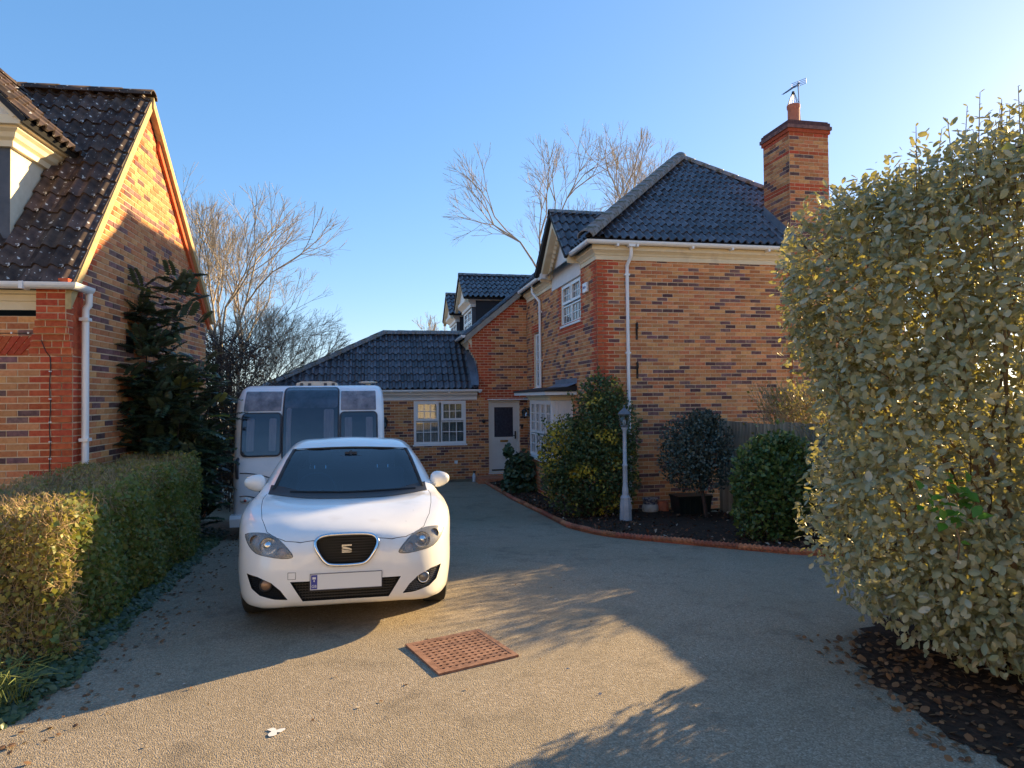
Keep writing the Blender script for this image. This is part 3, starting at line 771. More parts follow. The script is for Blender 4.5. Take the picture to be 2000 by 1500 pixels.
# dormers on the wing roof
def dormer(sc, parent, near):
    d = part('dormer', parent)
    hw, rf = 1.05, -1.22
    zt = 5.14
    for sy in (-1, 1):
        mb = MB(); s0 = sc + sy*hw; s1 = sc + sy*(hw - .1)
        pr = [(rf, slope_z(rf)-.1), (rf, zt), (slope_z(0)*0 + (zt-5.2)/.827-.3+.15, zt)]
        mb.prism(pr, lambda p: (p[0], s0, p[1]), lambda p: (p[0], s1, p[1])); mb.build('cheek', ['slate_cheek'], d)
    mb = MB(); mb.box(rf-.0, rf+.06, sc-hw+.005, sc-hw+.14, slope_z(rf)-.1, zt-.005); mb.box(rf, rf+.06, sc+hw-.14, sc+hw-.005, slope_z(rf)-.1, zt-.005); mb.build('corner_post', ['upvc'], d)
    window(d, (rf,0,0), Y, -X, sc-hw+.14, sc+hw-.14, slope_z(rf)-.02, zt-.02, [(.03,.49,.42,.97,2,2,.05),(.51,.97,.42,.97,2,2,.05),(.03,.49,.03,.4,2,1,.03),(.51,.97,.03,.4,2,1,.03)], setback=0, panes=True)
    prof = [(0,zt-.01),(.05,zt-.01),(.05,zt+.09),(.1,zt+.13),(.2,zt+.21),(.2,zt+.30),(0,zt+.30)]
    mb = MB()
    mb.sweep(prof, [(rf+.25, sc+hw),(rf,sc+hw),(rf,sc-hw),(rf+2.2,sc-hw)]) if False else mb.sweep(prof, [(1.2,sc+hw),(rf,sc+hw),(rf,sc-hw),(1.2,sc-hw)][0:1] + [(rf,sc+hw),(rf,sc-hw),(.3,sc-hw)])
    mb.build('cornice', ['white_paint'], d)
    ez = zt + .28; hr = .88; ow = 1.34
    mb = MB(); mb.prism([(sc-ow+.08,ez),(sc+ow-.08,ez),(sc,ez+hr-.06)], lambda p: (rf-.15,p[0],p[1]), lambda p: (rf+.1,p[0],p[1])); mb.build('gable_panel', ['white_paint'], d)
    mb = MB()
    for sy in (-1, 1):
        mb.add([(rf-.26,sc+sy*ow,ez-.02),(rf-.26,sc,ez+hr),(rf-.26,sc,ez+hr-.2),(rf-.26,sc+sy*ow,ez-.2),(rf-.15,sc+sy*ow,ez-.02),(rf-.15,sc,ez+hr),(rf-.15,sc,ez+hr-.2),(rf-.15,sc+sy*ow,ez-.2)],
               [(0,1,2,3),(7,6,5,4),(0,4,5,1),(1,5,6,2),(2,6,7,3),(3,7,4,0)])
    mb.build('barge_board', ['cream_trim'], d)
    rb = (ez + hr - 5.2)/.827 - .3
    L = rb - (rf - .3); Lb = math.hypot(ow, hr); re = (ez - 5.2)/.827 - .3 - (rf-.3)
    T_.plane(d, (rf-.3, sc-ow-.04, ez-.02), X, Vector((0,ow,hr)).normalized(), [(0,0),(re,0),(L,Lb),(0,Lb)], seed=20)
    T_.plane(d, (rf-.3+L, sc+ow+.04, ez-.02), -X, Vector((0,-ow,hr)).normalized(), [(L-re,0),(L,0),(L,Lb),(0,Lb)], seed=21)
    ridge_run(d, (rf-.3,sc,ez+hr+.03), (rb,sc,ez+hr+.03), r=.11)
    return d
dormer(9.62, house, True); dormer(13.8, house, False)

# chimney
ch = part('chimney', house)
def iv_ch(w): return lambda z: [(0, w)]
def iv_chs(z): return [(0, .91)]
def col_ch(a, z, k):
    if z > 7.55: return 3 if k % 3 else 2
    if abs(z - 7.24) < .05 or abs(z - 6.53) < .05: return 3
    return None
CX0, CX1, CY0, CY1 = 4.14, 5.05, -.1, .8
B.wall(ch, 'chimney_side', (CX0,CY0,0), X, -Y, 102, iv_chs, col_ch, seed=31, thick=.1)
B.wall(ch, 'chimney_face', (CX0,CY0+.002,0), Y, -X, 102, iv_chs, col_ch, seed=32, thick=.1)
mb = MB(); mb.box(CX1-.02,CX1,CY0+.01,CY1,0,7.65); mb.box(CX0,CX1,CY1,CY1+.02,0,7.65); mb.build('chimney_back', ['brick_buff'], ch)
for (e, z0, z1) in ((.03,7.65,7.725),(.055,7.725,7.80),(.03,7.80,7.875),(.0,7.875,7.91)):
    mb = MB(); mb.box(CX0-e,CX1+e,CY0-e,CY1+.02+e,z0+.003,z1); mb.build('chimney_course', ['brick_red' if z0 < 7.7 else 'brick_dark'], ch)
mb = MB(); mb.lathe([(.135,7.9),(.135,7.95),(.12,7.97),(.118,8.36),(.135,8.40),(.135,8.46),(.10,8.46),(.10,8.2)], 20, (4.62,.42,0)); pot = mb.build('chimney_pot', ['pot_clay'], ch, smooth=False); autosmooth(pot, 40)
mb = MB()
for k in range(12):
    a = 2*math.pi*k/12; mb.tube([(4.62+.125*math.cos(a),.42+.125*math.sin(a),8.45),(4.62+.03*math.cos(a),.42+.03*math.sin(a),8.72)], .005, 4)
mb.tube([(4.62,.42,8.70),(4.62,.42,8.76)], .03, 6); mb.build('bird_guard', ['dark_iron'], pot)
# lead round the chimney foot
mb = MB()
for i in range(4):
    s0 = -.28 + i*.27; s1 = s0 + .30; z0 = EZ + (s0+.3)*.827; z1 = EZ + (s1+.3)*.827
    mb.add([(CX0-.012,s0,z0+.05),(CX0-.012,s1,z1+.05),(CX0-.012,s1,z1+.25),(CX0-.012,s0,z0+.25),(CX0-.24,s0,z0+.062),(CX0-.24,s1,z1+.058)], [(0,1,2,3),(0,4,5,1)])
mb.build('lead_flashing', ['lead'], ch, fix=False)

# bay window, its flat roof and the porch ledge
bay = part('bay_window', house)
BR0, BS0, BS1 = -.5, 1.66, 3.72
B.wall(bay, 'bay_wall', (BR0,BS0,-.1), Y, -X, 12, lambda z: [(0,BS1-BS0)], lambda a,z,k: 3 if k < 3 or a < .13 else None, seed=41, thick=.1)
B.wall(bay, 'bay_side_wall', (BR0,BS0,-.1), X, -Y, 12, lambda z: [(0.001,.5)], lambda a,z,k: 3 if k < 3 or a < .13 else None, seed=42, thick=.1)
B.wall(bay, 'bay_far_wall', (BR0,BS1,-.1), X, Y, 12, lambda z: [(0.001,.5)], None, seed=43, thick=.1)
mb = MB(); mb.box(BR0-.07,0,BS0-.07,BS1+.07,.80,.86); mb.build('sill', ['upvc'], bay)
window(bay, (BR0,0,0), Y, -X, BS0+.02, BS1-.02, .87, 2.18, [(.02,.25,.42,.97,2,3,.05),(.27,.49,.42,.97,2,3,.05),(.51,.73,.42,.97,2,3,.05),(.75,.98,.42,.97,2,3,.05),(.02,.25,.03,.40,2,2,.03),(.27,.49,.03,.40,2,2,.03),(.51,.73,.03,.40,2,2,.03),(.75,.98,.03,.40,2,2,.03)], sill=False, blind='blind', setback=0, rmar=(-.0,-.0,.0,.0), rdep=.42)
mb = MB()
for k in range(7):
    mb.box(BR0+.03+k*.066, BR0+.03+k*.066+.062, BS0+.0, BS0+.05, .865, 2.18)
mb.build('side_board', ['upvc'], bay)
mb = MB(); mb.box(BR0+.02,0,BS1-.06,BS1-.01,.865,2.18); mb.build('side_board', ['upvc'], bay)
mb = MB(); mb.sweep([(0,2.185),(.02,2.185),(.03,2.25),(.09,2.29),(.0,2.29)], [(0,BS1+.02),(BR0,BS1+.02),(BR0,BS0),(0,BS0)]); mb.build('frieze', ['cream_trim'], bay)
mb = MB(); mb.box(BR0-.2,-.005,1.38,4.62,2.30,2.37); mb.build('fascia', ['white_paint'], bay)
mb = MB(); mb.add([(BR0-.22,1.36,2.37),(0,1.36,2.37),(0,4.64,2.37),(BR0-.22,4.64,2.37),(BR0-.22,1.36,2.41),(0,1.36,2.50),(0,4.64,2.50),(BR0-.22,4.64,2.41)], [(0,3,2,1),(4,5,6,7),(0,1,5,4),(1,2,6,5),(2,3,7,6),(3,0,4,7)]); mb.build('flat_roof', ['roof_felt'], bay)
mb = MB(); mb.add([(-.22,1.34,2.475),(-.22,3.1,2.475),(-.012,3.1,2.55),(-.012,1.34,2.55),(-.012,1.34,2.66),(-.012,3.1,2.66)], [(0,1,2,3),(3,2,5,4)]); mb.build('lead_flashing', ['lead'], bay, fix=False)
mb = MB(); mb.box(-1.16,-.0,SN-.14,SN-.0,2.185,2.215); mb.build('porch_ledge', ['white_paint'], house)

# kitchen window of the annex
window(house, (0,SN,0), X, -Y, *WIN1, [(.04,.475,.54,.97,3,2,.06),(.525,.96,.54,.97,3,2,.06),(.03,.475,.04,.52,3,2,.022),(.525,.97,.04,.52,3,2,.022)], blind='blind', setback=.0)

# front door
def door():
    f = MB(); x0, x1, z0, z1 = DOOR
    f.box(x0, x0+.06, SN+.02, SN+.1, z0, z1); f.box(x1-.06, x1, SN+.02, SN+.1, z0, z1); f.box(x0+.06, x1-.06, SN+.02, SN+.1, z1-.06, z1); f.box(x0-.02, x1+.02, SN-.03, SN+.1, z0-.03, z0)
    d = f.build('front_door', ['door_white'], house)
    a0, a1, q0, q1 = x0+.065, x1-.065, z0+.005, z1-.065
    ga0, ga1, gz0, gz1 = a0+.10, a1-.11, 1.14, 1.98
    m = MB()
    m.box(a0,ga0,SN+.045,SN+.09,q0,q1); m.box(ga1,a1,SN+.045,SN+.09,q0,q1); m.box(ga0,ga1,SN+.045,SN+.09,gz1,q1); m.box(ga0,ga1,SN+.045,SN+.09,q0,gz0)
    m.build('door_leaf', ['door_white'], d)
    m = MB()
    for (u0,u1,v0,v1) in ((a0+.09,a1-.1,.33,.56),(a0+.09,a1-.1,.6,.95)):
        m.box(u0,u1,SN+.035,SN+.046,v0,v0+.012); m.box(u0,u1,SN+.035,SN+.046,v1-.012,v1); m.box(u0,u0+.012,SN+.035,SN+.046,v0+.012,v1-.012); m.box(u1-.012,u1,SN+.035,SN+.046,v0+.012,v1-.012)
    m.build('door_moulding', ['door_white'], d)
    m = MB(); m.box(ga0,ga1,SN+.06,SN+.075,gz0,gz1); m.build('door_glass', ['door_glass'], d)
    m = MB(); m.box(-.79,-.57,SN+.034,SN+.046,1.0,1.055); m.build('letter_box', ['brass'], d)
    m = MB(); m.box(-.375,-.335,SN+.03,SN+.046,1.08,1.30); m.tube([(-.355,SN+.03,1.18),(-.355,SN-.02,1.18),(-.46,SN-.02,1.18)], .012, 6); m.build('handle', ['dark_iron'], d)
    m = MB(); m.box(a0+.02,a1-.02,SN+.03,SN+.046,.20,.235); m.build('weather_bar', ['dark_iron'], d)
door()
mb = MB(); mb.box(-1.5,-.06,SN-.62,SN-.005,-.10,.06); step = mb.build('doorstep', ['terracotta'], house)

def score_brick(name, p, t, a, L):
    if name == 'side_wall' and p.x < 3.72 and 3.36 < p.z < 4.90: return p.x * .2 - p.z
    return None
B.finish(score_brick)
def score_tile(name, p, pi):
    return {0: 0, 4: 1}.get(pi, 5) * 100 + (abs(p.x - 1.9) + abs(p.y) if pi == 0 else -p.x)
T_.finish(lambda name, p, pi: (p.x*.1 + p.y if pi == 0 and p.x < 4.2 else (50 - p.x if pi == 4 and p.x > -5.6 else None)))

# ============================================================ the neighbouring house on the left
nb = thing('neighbour_house', 'brick house at the left edge with steep mossy tiled roof, dormer and tall sunlit gable', 'house', (-4.955, 7.45, 0), R(9))
N = Bricks()
ZG = -.45
def zf(s): return 3.20 + 1.37 * s
def zb(s): return 6.15 - .96 * (s - 2.15)
def iv_g(z):
    zz = z + .16
    a = max(.0, (zz - 3.20) / 1.37); b = min(4.95, 2.15 + (6.15 - zz) / .96)
    return [(a, b)] if b > a else []
def col_g(a, z, k):
    if a < (.25 if z < 2.9 else 0) : return 3
    if min((zf(a) - z) * .59, (zb(a) - z) * .72) < .24: return 3
    return None
N.wall(nb, 'gable_wall', (0,0,ZG), Y, -X * -1, 87, lambda z: iv_g(z + ZG), lambda a, z, k: col_g(a, z + ZG, k), seed=51)
PW = .448
def iv_f(z): return [(-7, -.002)]
def col_f(a, z, k):
    z += ZG
    if a > -PW and z < 2.28: return 3
    if 2.27 <= z < 2.47: return 3 if a < 0 else None
    return None
N.wall(nb, 'front_wall', (0,0,ZG), X, -Y, 42, iv_f, col_f, seed=52)
# corbelled kneeler under the eaves, course by course
for i in range(10):
    z0 = 2.27 + i*.075; out = .03 * min(i, 5) + .012; w = .448 - (.03 * min(i, 5))
    m = MB(); m.box(-w, -.002 + .001*i, -out, .0 if i else 0.001, z0 + .001, z0 + .074); c = m.build('corbel_course', ['mortar'], nb)
    q = MB(); x = -w
    k = 0
    while x < -.02:
        L = .215 if (i + k) % 2 else .1025
        x1 = min(x + L, -.004)
        q.box(x + .003, x1, -out - .006, -out + .02, z0 + .006, z0 + .069); x += L + .01; k += 1
    yy = -out
    L = .1025 if i % 2 else .215
    while yy < .2:
        y1 = min(yy + L, .22); q.box(-.02, .007, yy + .003, y1, z0 + .006, z0 + .069); yy += L + .01; L = .215 if L < .2 else .1025
    q.build('brick', ['brick_red'], c)
# flat arch of upright red bricks over the walled-up opening
fa = part('flat_arch', nb); nbk = 0
for i in range(20):
    x0 = -.52 - i*.075; sk = max(0, .16 - i*.012)
    q = MB(); q.add([(x0-.065, -.016, 2.275), (x0, -.016, 2.275), (x0+sk, -.016, 2.475), (x0+sk-.065, -.016, 2.475), (x0-.065, .02, 2.275), (x0, .02, 2.275), (x0+sk, .02, 2.475), (x0+sk-.065, .02, 2.475)], [(0,1,2,3),(7,6,5,4),(0,4,5,1),(1,5,6,2),(2,6,7,3),(3,7,4,0)])
    q.build('brick', ['brick_red'], fa)
# eaves
CN = [(0,2.765),(.03,2.765),(.03,2.86),(.05,2.865),(.06,2.93),(.10,2.94),(.10,3.02),(0,3.02)]
mb = MB(); mb.sweep(CN, [(-7,0),(-.305,0)]); mb.build('cornice', ['cream_trim'], nb)
mb = MB(); mb.sweep(gutter_prof(.0, 3.03, .06), [(-7,-.24),(.105,-.24),(.105,.16)])
mb.box(-.40,-.36,-.31,-.16,2.965,3.045); mb.build('gutter', ['upvc'], nb)
mb = MB(); mb.tube([(.105,.14,2.99),(.105,.14,2.85),(.075,.13,2.8),(.075,.125,2.7),(.075,.12,-.4)], .038, 10); o = mb.build('downpipe', ['upvc'], nb); autosmooth(o, 50)
for z in (2.68, 1.3):
    m = MB(); m.box(.03,.125,.07,.17,z-.018,z+.018); m.box(-.03,.07,.115,.13,z-.01,z+.01); m.build('pipe_clip', ['upvc'], o)
mb = MB(); mb.box(-.06,.04,-.2,.02,2.98,3.10); mb.build('eaves_brick', ['brick_red'], nb)
# roof
TN = Tiles('tile_brown', w=.33, gauge=.32, roll=.058)
nroof = part('main_roof', nb)
bf = Vector((0,1,1.37)).normalized(); Lf = 2.32*math.hypot(1,1.37)
TN.plane(nroof, (.06, -.17, zf(-.17)), -X, bf, [(0,.05),(0.55,.05),(.55,Lf),(0,Lf)], seed=61)
TN.plane(nroof, (.06-.55, -.17, zf(-.17)), -X, bf, [(0,.05),(1.75,.05),(1.75,Lf),(0,Lf)], seed=62)
TN.plane(nroof, (.06-2.3, -.17, zf(-.17)), -X, bf, [(0,.05),(4.7,.05),(4.7,Lf),(0,Lf)], seed=64)
bk = Vector((0,-1,.96)).normalized(); Lb_ = (5.1-2.15)*math.hypot(1,.96)
TN.plane(nroof, (.06, 5.1, zb(5.1)), -X, bk, [(0,.0),(7,0),(7,Lb_),(0,Lb_)], seed=63)
ridge_run(nroof, (.10,2.15,6.19), (-7,2.15,6.19), 'tile_brown', r=.13)
mb = MB()
for f0, f1, s0, s1 in ((zf, zf, -.2, 2.17), (zb, zb, 2.13, 5.1)):
    d = .17 if f0 is zf else .15
    q = [(s0, f0(s0)-d), (s1, f1(s1)-d), (s1, f1(s1)+.0), (s0, f0(s0)+.0)]
    mb.prism(q, lambda p: (.012, p[0], p[1]), lambda p: (.075 if f0 is zf else .10, p[0], p[1]))
mb.build('verge', ['verge_cement'], nb)
mb = MB()
for s0, s1, f in ((2.5, 5.05, zb),):
    q = [(s0, f(s0)-.30), (s1, f(s1)-.30), (s1, f(s1)-.15), (s0, f(s0)-.15)]
    mb.prism(q, lambda p: (.008, p[0], p[1]), lambda p: (.05, p[0], p[1]))
mb.build('verge_course', ['brick_red'], nb)
# dormer
nd = part('dormer', nb)
DX, DS, DC = -.8, .29, -1.55
mb = MB(); mb.prism([(DS,3.46),(DS,4.70),((4.70-3.20)/1.37+.12,4.70)], lambda p: (DX, p[0], p[1]), lambda p: (DX-.1, p[0], p[1])); mb.build('cheek', ['render_cheek'], nd)
mb = MB(); mb.box(2*DC-DX, DX-.004, DS-.004, DS+.1, 3.40, 4.70); mb.build('dormer_front', ['slate_cheek'], nd)
mb = MB(); mb.sweep([(0,4.69),(.05,4.69),(.05,4.76),(.09,4.79),(.11,4.84),(.15,4.87),(.15,4.90),(.21,4.90),(.21,5.0),(0,5.0)], [(2*DC-DX,DS),(DX,DS),(DX,1.28)]); mb.build('cornice', ['cream_trim'], nd)
ow = DX + .25 - DC; hr = ow * 1.0; ez = 4.99
mb = MB(); mb.prism([(DC-ow+.06,ez),(DC+ow-.06,ez),(DC,ez+hr-.08)], lambda p: (p[0],DS-.06,p[1]), lambda p: (p[0],DS+.1,p[1])); mb.build('gable_panel', ['white_render'], nd)
mb = MB()
for sx in (-1, 1):
    mb.add([(DC+sx*ow,DS-.22,ez-.0),(DC,DS-.22,ez+hr),(DC,DS-.22,ez+hr-.17),(DC+sx*(ow-.12),DS-.22,ez-.02),(DC+sx*ow,DS-.055,ez-.0),(DC,DS-.055,ez+hr),(DC,DS-.055,ez+hr-.17),(DC+sx*(ow-.12),DS-.055,ez-.02)],
           [(0,1,2,3),(7,6,5,4),(0,4,5,1),(1,5,6,2),(2,6,7,3),(3,7,4,0)])
mb.build('barge_board', ['cream_trim'], nd)
def sroof(z): return (z - 3.20) / 1.37
Ln = math.hypot(ow, hr) + .07
for sx, sgn in ((1, 1), (-1, -1)):
    f0 = DS - .24
    e0 = sroof(ez) - f0; e1 = sroof(ez + hr) - f0
    ax = Y if sx > 0 else -Y
    bb = Vector((-sx*ow, 0, hr)).normalized()
    if sx > 0: TN.plane(nd, (DC+ow+.04, f0, ez-.03), Y, bb, [(0,0),(e0,0),(e1,Ln),(0,Ln)], seed=71)
    else: TN.plane(nd, (DC-ow-.04, f0+e1, ez-.03), -Y, bb, [(e1-e0,0),(e1,0),(e1,Ln),(0,Ln)], seed=72)
ridge_run(nd, (DC,DS-.24,ez+hr+.05), (DC,sroof(ez+hr),ez+hr+.05), 'tile_brown', r=.11)
N.finish(lambda nm, p, t, a, L: ((p.x**2 + p.y**2) + (0 if nm == 'front_wall' else .2*(p.z-2.0)**2*.2)) if (nm == 'front_wall' and p.x > -.78 and p.z > 1.3) or (nm == 'gable_wall' and p.z > 1.4) else None)
TN.finish(lambda nm, p, pi: p.y + (0 if pi == 0 else .5) if p.x > -2.2 and pi not in (3,) else None)

# ============================================================ the white car
from mathutils.bvhtree import BVHTree
from mathutils.geometry import delaunay_2d_cdt
def pchip(xs, ys):
    xs = np.array(xs, float); ys = np.array(ys, float); h = np.diff(xs); d = np.diff(ys) / h
    m = np.zeros(len(xs)); m[0] = d[0]; m[-1] = d[-1]
    for i in range(1, len(xs) - 1):
        if d[i-1]*d[i] > 0:
            w1 = 2*h[i] + h[i-1]; w2 = h[i] + 2*h[i-1]; m[i] = (w1 + w2) / (w1/d[i-1] + w2/d[i])
    def f(x):
        x = min(max(x, xs[0]), xs[-1]); i = min(max(int(np.searchsorted(xs, x) - 1), 0), len(h) - 1)
        t = (x - xs[i]) / h[i]; a = t*t*t; b = t*t
        return float((2*a - 3*b + 1)*ys[i] + (a - 2*b + t)*h[i]*m[i] + (-2*a + 3*b)*ys[i+1] + (a - b)*h[i]*m[i+1])
    return f
CT = {
 'zb': ([0,.03,.08,.2,.5,3.4,3.9,4.2,4.315],[.40,.265,.215,.19,.185,.20,.24,.31,.42]),
 'w':  ([0,.02,.06,.12,.2,.3,.45,.65,.9,1.3,3.3,3.7,4.0,4.2,4.3,4.315],[.34,.48,.58,.66,.725,.778,.822,.848,.855,.85,.85,.84,.80,.73,.62,.5]),
 'zm': ([0,.1,.4,1,4.315],[.47,.50,.56,.60,.62]),
 'ws': ([0,.02,.06,.12,.2,.3,.45,.65,.9,1.2,1.6,2.2,3.2,3.8,4.1,4.25,4.315],[.29,.42,.52,.605,.675,.735,.79,.823,.83,.825,.815,.805,.80,.75,.66,.58,.4]),
 'zs': ([0,.02,.06,.12,.2,.3,.45,.65,.9,1.2,1.6,2.2,3.2,3.8,4.1,4.315],[.56,.60,.635,.67,.71,.755,.81,.865,.90,.925,.945,.965,1.0,.98,.9,.7]),
 'xf': ([0,.02,.06,.12,.2,.35,.6,.9,1.15,1.35,1.6,1.9,2.1,2.5,3.2,3.7,4.0,4.2,4.315],[.22,.29,.36,.425,.49,.58,.66,.69,.715,.705,.675,.615,.59,.585,.57,.54,.50,.45,.3]),
 'zf': ([0,.02,.06,.12,.2,.35,.6,.9,1.1,1.2,1.4,1.6,1.9,2.1,2.5,2.8,3.2,3.6,3.85,4.05,4.2,4.315],[.60,.655,.70,.735,.765,.82,.885,.93,.945,.965,1.06,1.165,1.31,1.365,1.41,1.41,1.385,1.325,1.23,1.04,.9,.72]),
 'zt': ([0,.02,.06,.12,.2,.35,.6,.85,1.02,1.12,1.3,1.5,1.8,1.97,2.1,2.3,2.5,2.8,3.2,3.6,3.85,4.05,4.2,4.315],[.62,.69,.735,.77,.80,.84,.885,.912,.922,.945,1.035,1.135,1.278,1.35,1.395,1.44,1.467,1.473,1.45,1.395,1.30,1.08,.93,.74]),
}
CF = {k: pchip(*v) for k, v in CT.items()}
def csec(y):
    g = {k: f(y) for k, f in CF.items()}
    zb, w, zm, ws, zs, xf, zf, zt = (g[k] for k in ('zb','w','zm','ws','zs','xf','zf','zt'))
    wb = w - .05
    return [(0, zb), (.6*wb, zb), (wb, zb + min(.02, .15*(zm - zb))), (w - .012, min(zb + .13, zb + .6*(zm - zb))), (w, zm), (ws, zs), (xf, zf), (.52*xf, zf + .78*(zt - zf)), (0, zt)]
SEGN = [3, 4, 3, 4, 5, 6, 6, 6]
def csec_pts(y):
    P = [np.array(p) for p in csec(y)]
    out = []
    for i in range(len(P) - 1):
        p0 = P[i-1] if i > 0 else np.array((-P[1][0], P[1][1])); p3 = P[i+2] if i + 2 < len(P) else np.array((-P[-2][0], P[-2][1]))
        p1, p2 = P[i], P[i+1]
        def tj(a, b): return max(1e-4, np.linalg.norm(b - a)) ** .5
        t0 = 0; t1 = tj(p0, p1); t2 = t1 + tj(p1, p2); t3 = t2 + tj(p2, p3)
        for k in range(SEGN[i]):
            t = t1 + (t2 - t1) * k / SEGN[i]
            a1 = (t1-t)/(t1-t0)*p0 + (t-t0)/(t1-t0)*p1; a2 = (t2-t)/(t2-t1)*p1 + (t-t1)/(t2-t1)*p2; a3 = (t3-t)/(t3-t2)*p2 + (t-t2)/(t3-t2)*p3
            b1 = (t2-t)/(t2-t0)*a1 + (t-t0)/(t2-t0)*a2; b2 = (t3-t)/(t3-t1)*a2 + (t-t1)/(t3-t1)*a3
            out.append((t2-t)/(t2-t1)*b1 + (t-t1)/(t2-t1)*b2)
    out.append(P[-1])
    out[0][0] = 0; out[-1] = np.array((0, P[-1][1]))
    return out
CY = [0,.004,.01,.02,.032,.046,.062,.08,.1,.123,.15,.18,.215,.255,.3,.35,.405,.465,.53,.6,.68,.76,.84,.92,.99,1.05,1.1,1.15,1.2,1.27,1.35,1.44,1.53,1.62,1.71,1.8,1.88,1.95,2.02,2.1,2.2,2.35,2.5,2.7,2.95,3.2,3.4,3.6,3.75,3.88,3.98,4.06,4.13,4.19,4.24,4.28,4.305,4.315]
# plan curvature of the nose and the windscreen: points further from the centre line lie further back
def cbend(x, y, z):
    return y
def car_loft(inset=0.0, y0=None, y1=None, zmin=None):
    V = []; F = []; ys = [y for y in CY if (y0 is None or y >= y0) and (y1 is None or y <= y1)]
    rows = []
    for y in ys:
        h = csec_pts(y)
        full = [(-p[0], p[1]) for p in h[::-1]][:-1] + [(p[0], p[1]) for p in h]   # top centre - left - bottom - right - top
        full = full[:-1]
        if inset:
            q = []
            for x, z in full:
                s = 1 - inset / max(.3, CF['w'](y)); x2 = x * s; z2 = z - inset if z > .6 else z
                if zmin is not None: z2 = max(z2, zmin + (0.0 if z < .6 else 0.0))
                q.append((x2, z2))
            full = q
        rows.append([(x, y, z) for x, z in full])
    n = len(rows[0])
    for r in rows: V += r
    for j in range(len(rows) - 1):
        for i in range(n):
            F.append((j*n + i, j*n + (i+1) % n, (j+1)*n + (i+1) % n, (j+1)*n + i))
    F.append(tuple(range(n))); F.append(tuple(reversed(range((len(rows)-1)*n, len(rows)*n))))
    return V, F
CAR_YAW = R(13.0)
CAR_M = None
def car_matrix():
    # stands on the sloping drive: front axle y .93, rear axle 3.51
    o = Vector((-1.236, 4.87, 0)); dy = Vector((-math.sin(CAR_YAW), math.cos(CAR_YAW), 0))
    pf = o + dy*.93; pr = o + dy*3.51
    zf_, zr = gz(pf.y), gz(pr.y)
    yv = Vector((dy.x*2.58, dy.y*2.58, zr - zf_)).normalized()
    n0 = Vector((0, .066, 1)).normalized()
    xv = yv.cross(n0).normalized(); zv = xv.cross(yv)
    base = Vector((pf.x, pf.y, zf_)) - yv*.93
    M = Matrix(((xv.x, yv.x, zv.x, base.x), (xv.y, yv.y, zv.y, base.y), (xv.z, yv.z, zv.z, base.z), (0,0,0,1)))
    return M
mat('car_white', (.80,.79,.76), (.84,.83,.80), rough=.3, scale=3, coat=.8, spec=.5, rrough=(.22,.40), c3=(.70,.67,.61), s3=4, t3=(.60,.80))
mat('car_black', (.012,.012,.013), rough=.5)
mat('car_trim', (.02,.02,.022), rough=.55)
mat('car_dark', (.008,.008,.009), rough=.8)
mat('cabin_grey', (.03,.034,.042), (.05,.054,.064), rough=.85, scale=20)
mat('seat_cloth', (.035,.04,.05), rough=.9)
mat('chrome', (.75,.76,.78), rough=.12, metal=1)
mat('lamp_house', (.22,.22,.225), rough=.3, metal=.6)
mat('lamp_amber', (.30,.19,.12), rough=.35, metal=.5)
mat('tyre', (.018,.018,.019), (.03,.03,.03), rough=.85, scale=30)
mat('alloy', (.5,.5,.52), rough=.3, metal=.9)
mat('plate_white', (.74,.73,.70), rough=.45)
mat('plate_blue', (.03,.04,.28), rough=.45)
mat('plate_edge', (.10,.10,.13), rough=.4)
glass_mat('windscreen_glass', (.40,.64,.82), refl=.03)
glass_mat('car_side_glass', (.32,.46,.54), refl=.02)
glass_mat('lens_glass', (.88,.88,.88), rough=.22, refl=.05, haze=.20)
mat('seam', (.03,.03,.035), rough=.7)

CM = car_matrix()
car = thing('hatchback_car', 'white five-door hatchback parked nose towards us in front of the caravan', 'car')
car.matrix_world = CM
LV, LF = car_loft()
LBVH = BVHTree.FromPolygons([Vector(v) for v in LV], LF)
def tmp_obj(V, F, mname):
    me = bpy.data.meshes.new('tmp'); me.from_pydata([tuple(v) for v in V], [], [tuple(f) for f in F]); me.materials.append(MAT[mname])
    b = bmesh.new(); b.from_mesh(me); bmesh.ops.recalc_face_normals(b, faces=b.faces); b.to_mesh(me); b.free()
    o = bpy.data.objects.new('tmp', me); COL.objects.link(o); return o
def boolean(o, cutters, op='DIFFERENCE'):
    for c in cutters:
        m = o.modifiers.new('b', 'BOOLEAN'); m.operation = op; m.object = c; m.solver = 'EXACT'
        try: m.material_mode = 'TRANSFER'
        except Exception: pass
    dg = bpy.context.evaluated_depsgraph_get(); me = bpy.data.meshes.new_from_object(o.evaluated_get(dg))
    o.modifiers.clear(); o.data = me
    for c in cutters: bpy.data.objects.remove(c)
    return o
def ccw(P):
    a = sum(P[i][0]*P[(i+1) % len(P)][1] - P[(i+1) % len(P)][0]*P[i][1] for i in range(len(P)))
    return P if a > 0 else P[::-1]
def prism_front(P, y0, y1, m, fy=None):
    P = ccw(P); n = len(P)
    V = [(x, y0, z) for x, z in P] + [(x, (fy(x, z) if fy else y1), z) for x, z in P]
    F = [tuple(range(n)), tuple(reversed(range(n, 2*n)))] + [(i, i+n, (i+1) % n + n, (i+1) % n) for i in range(n)]
    return tmp_obj(V, F, m)
def prism_top(P, z0, z1, m):
    P = ccw(P); n = len(P)
    V = [(x, y, z0) for x, y in P] + [(x, y, z1) for x, y in P]
    F = [tuple(reversed(range(n))), tuple(range(n, 2*n))] + [(i, (i+1) % n, (i+1) % n + n, i+n) for i in range(n)]
    return tmp_obj(V, F, m)
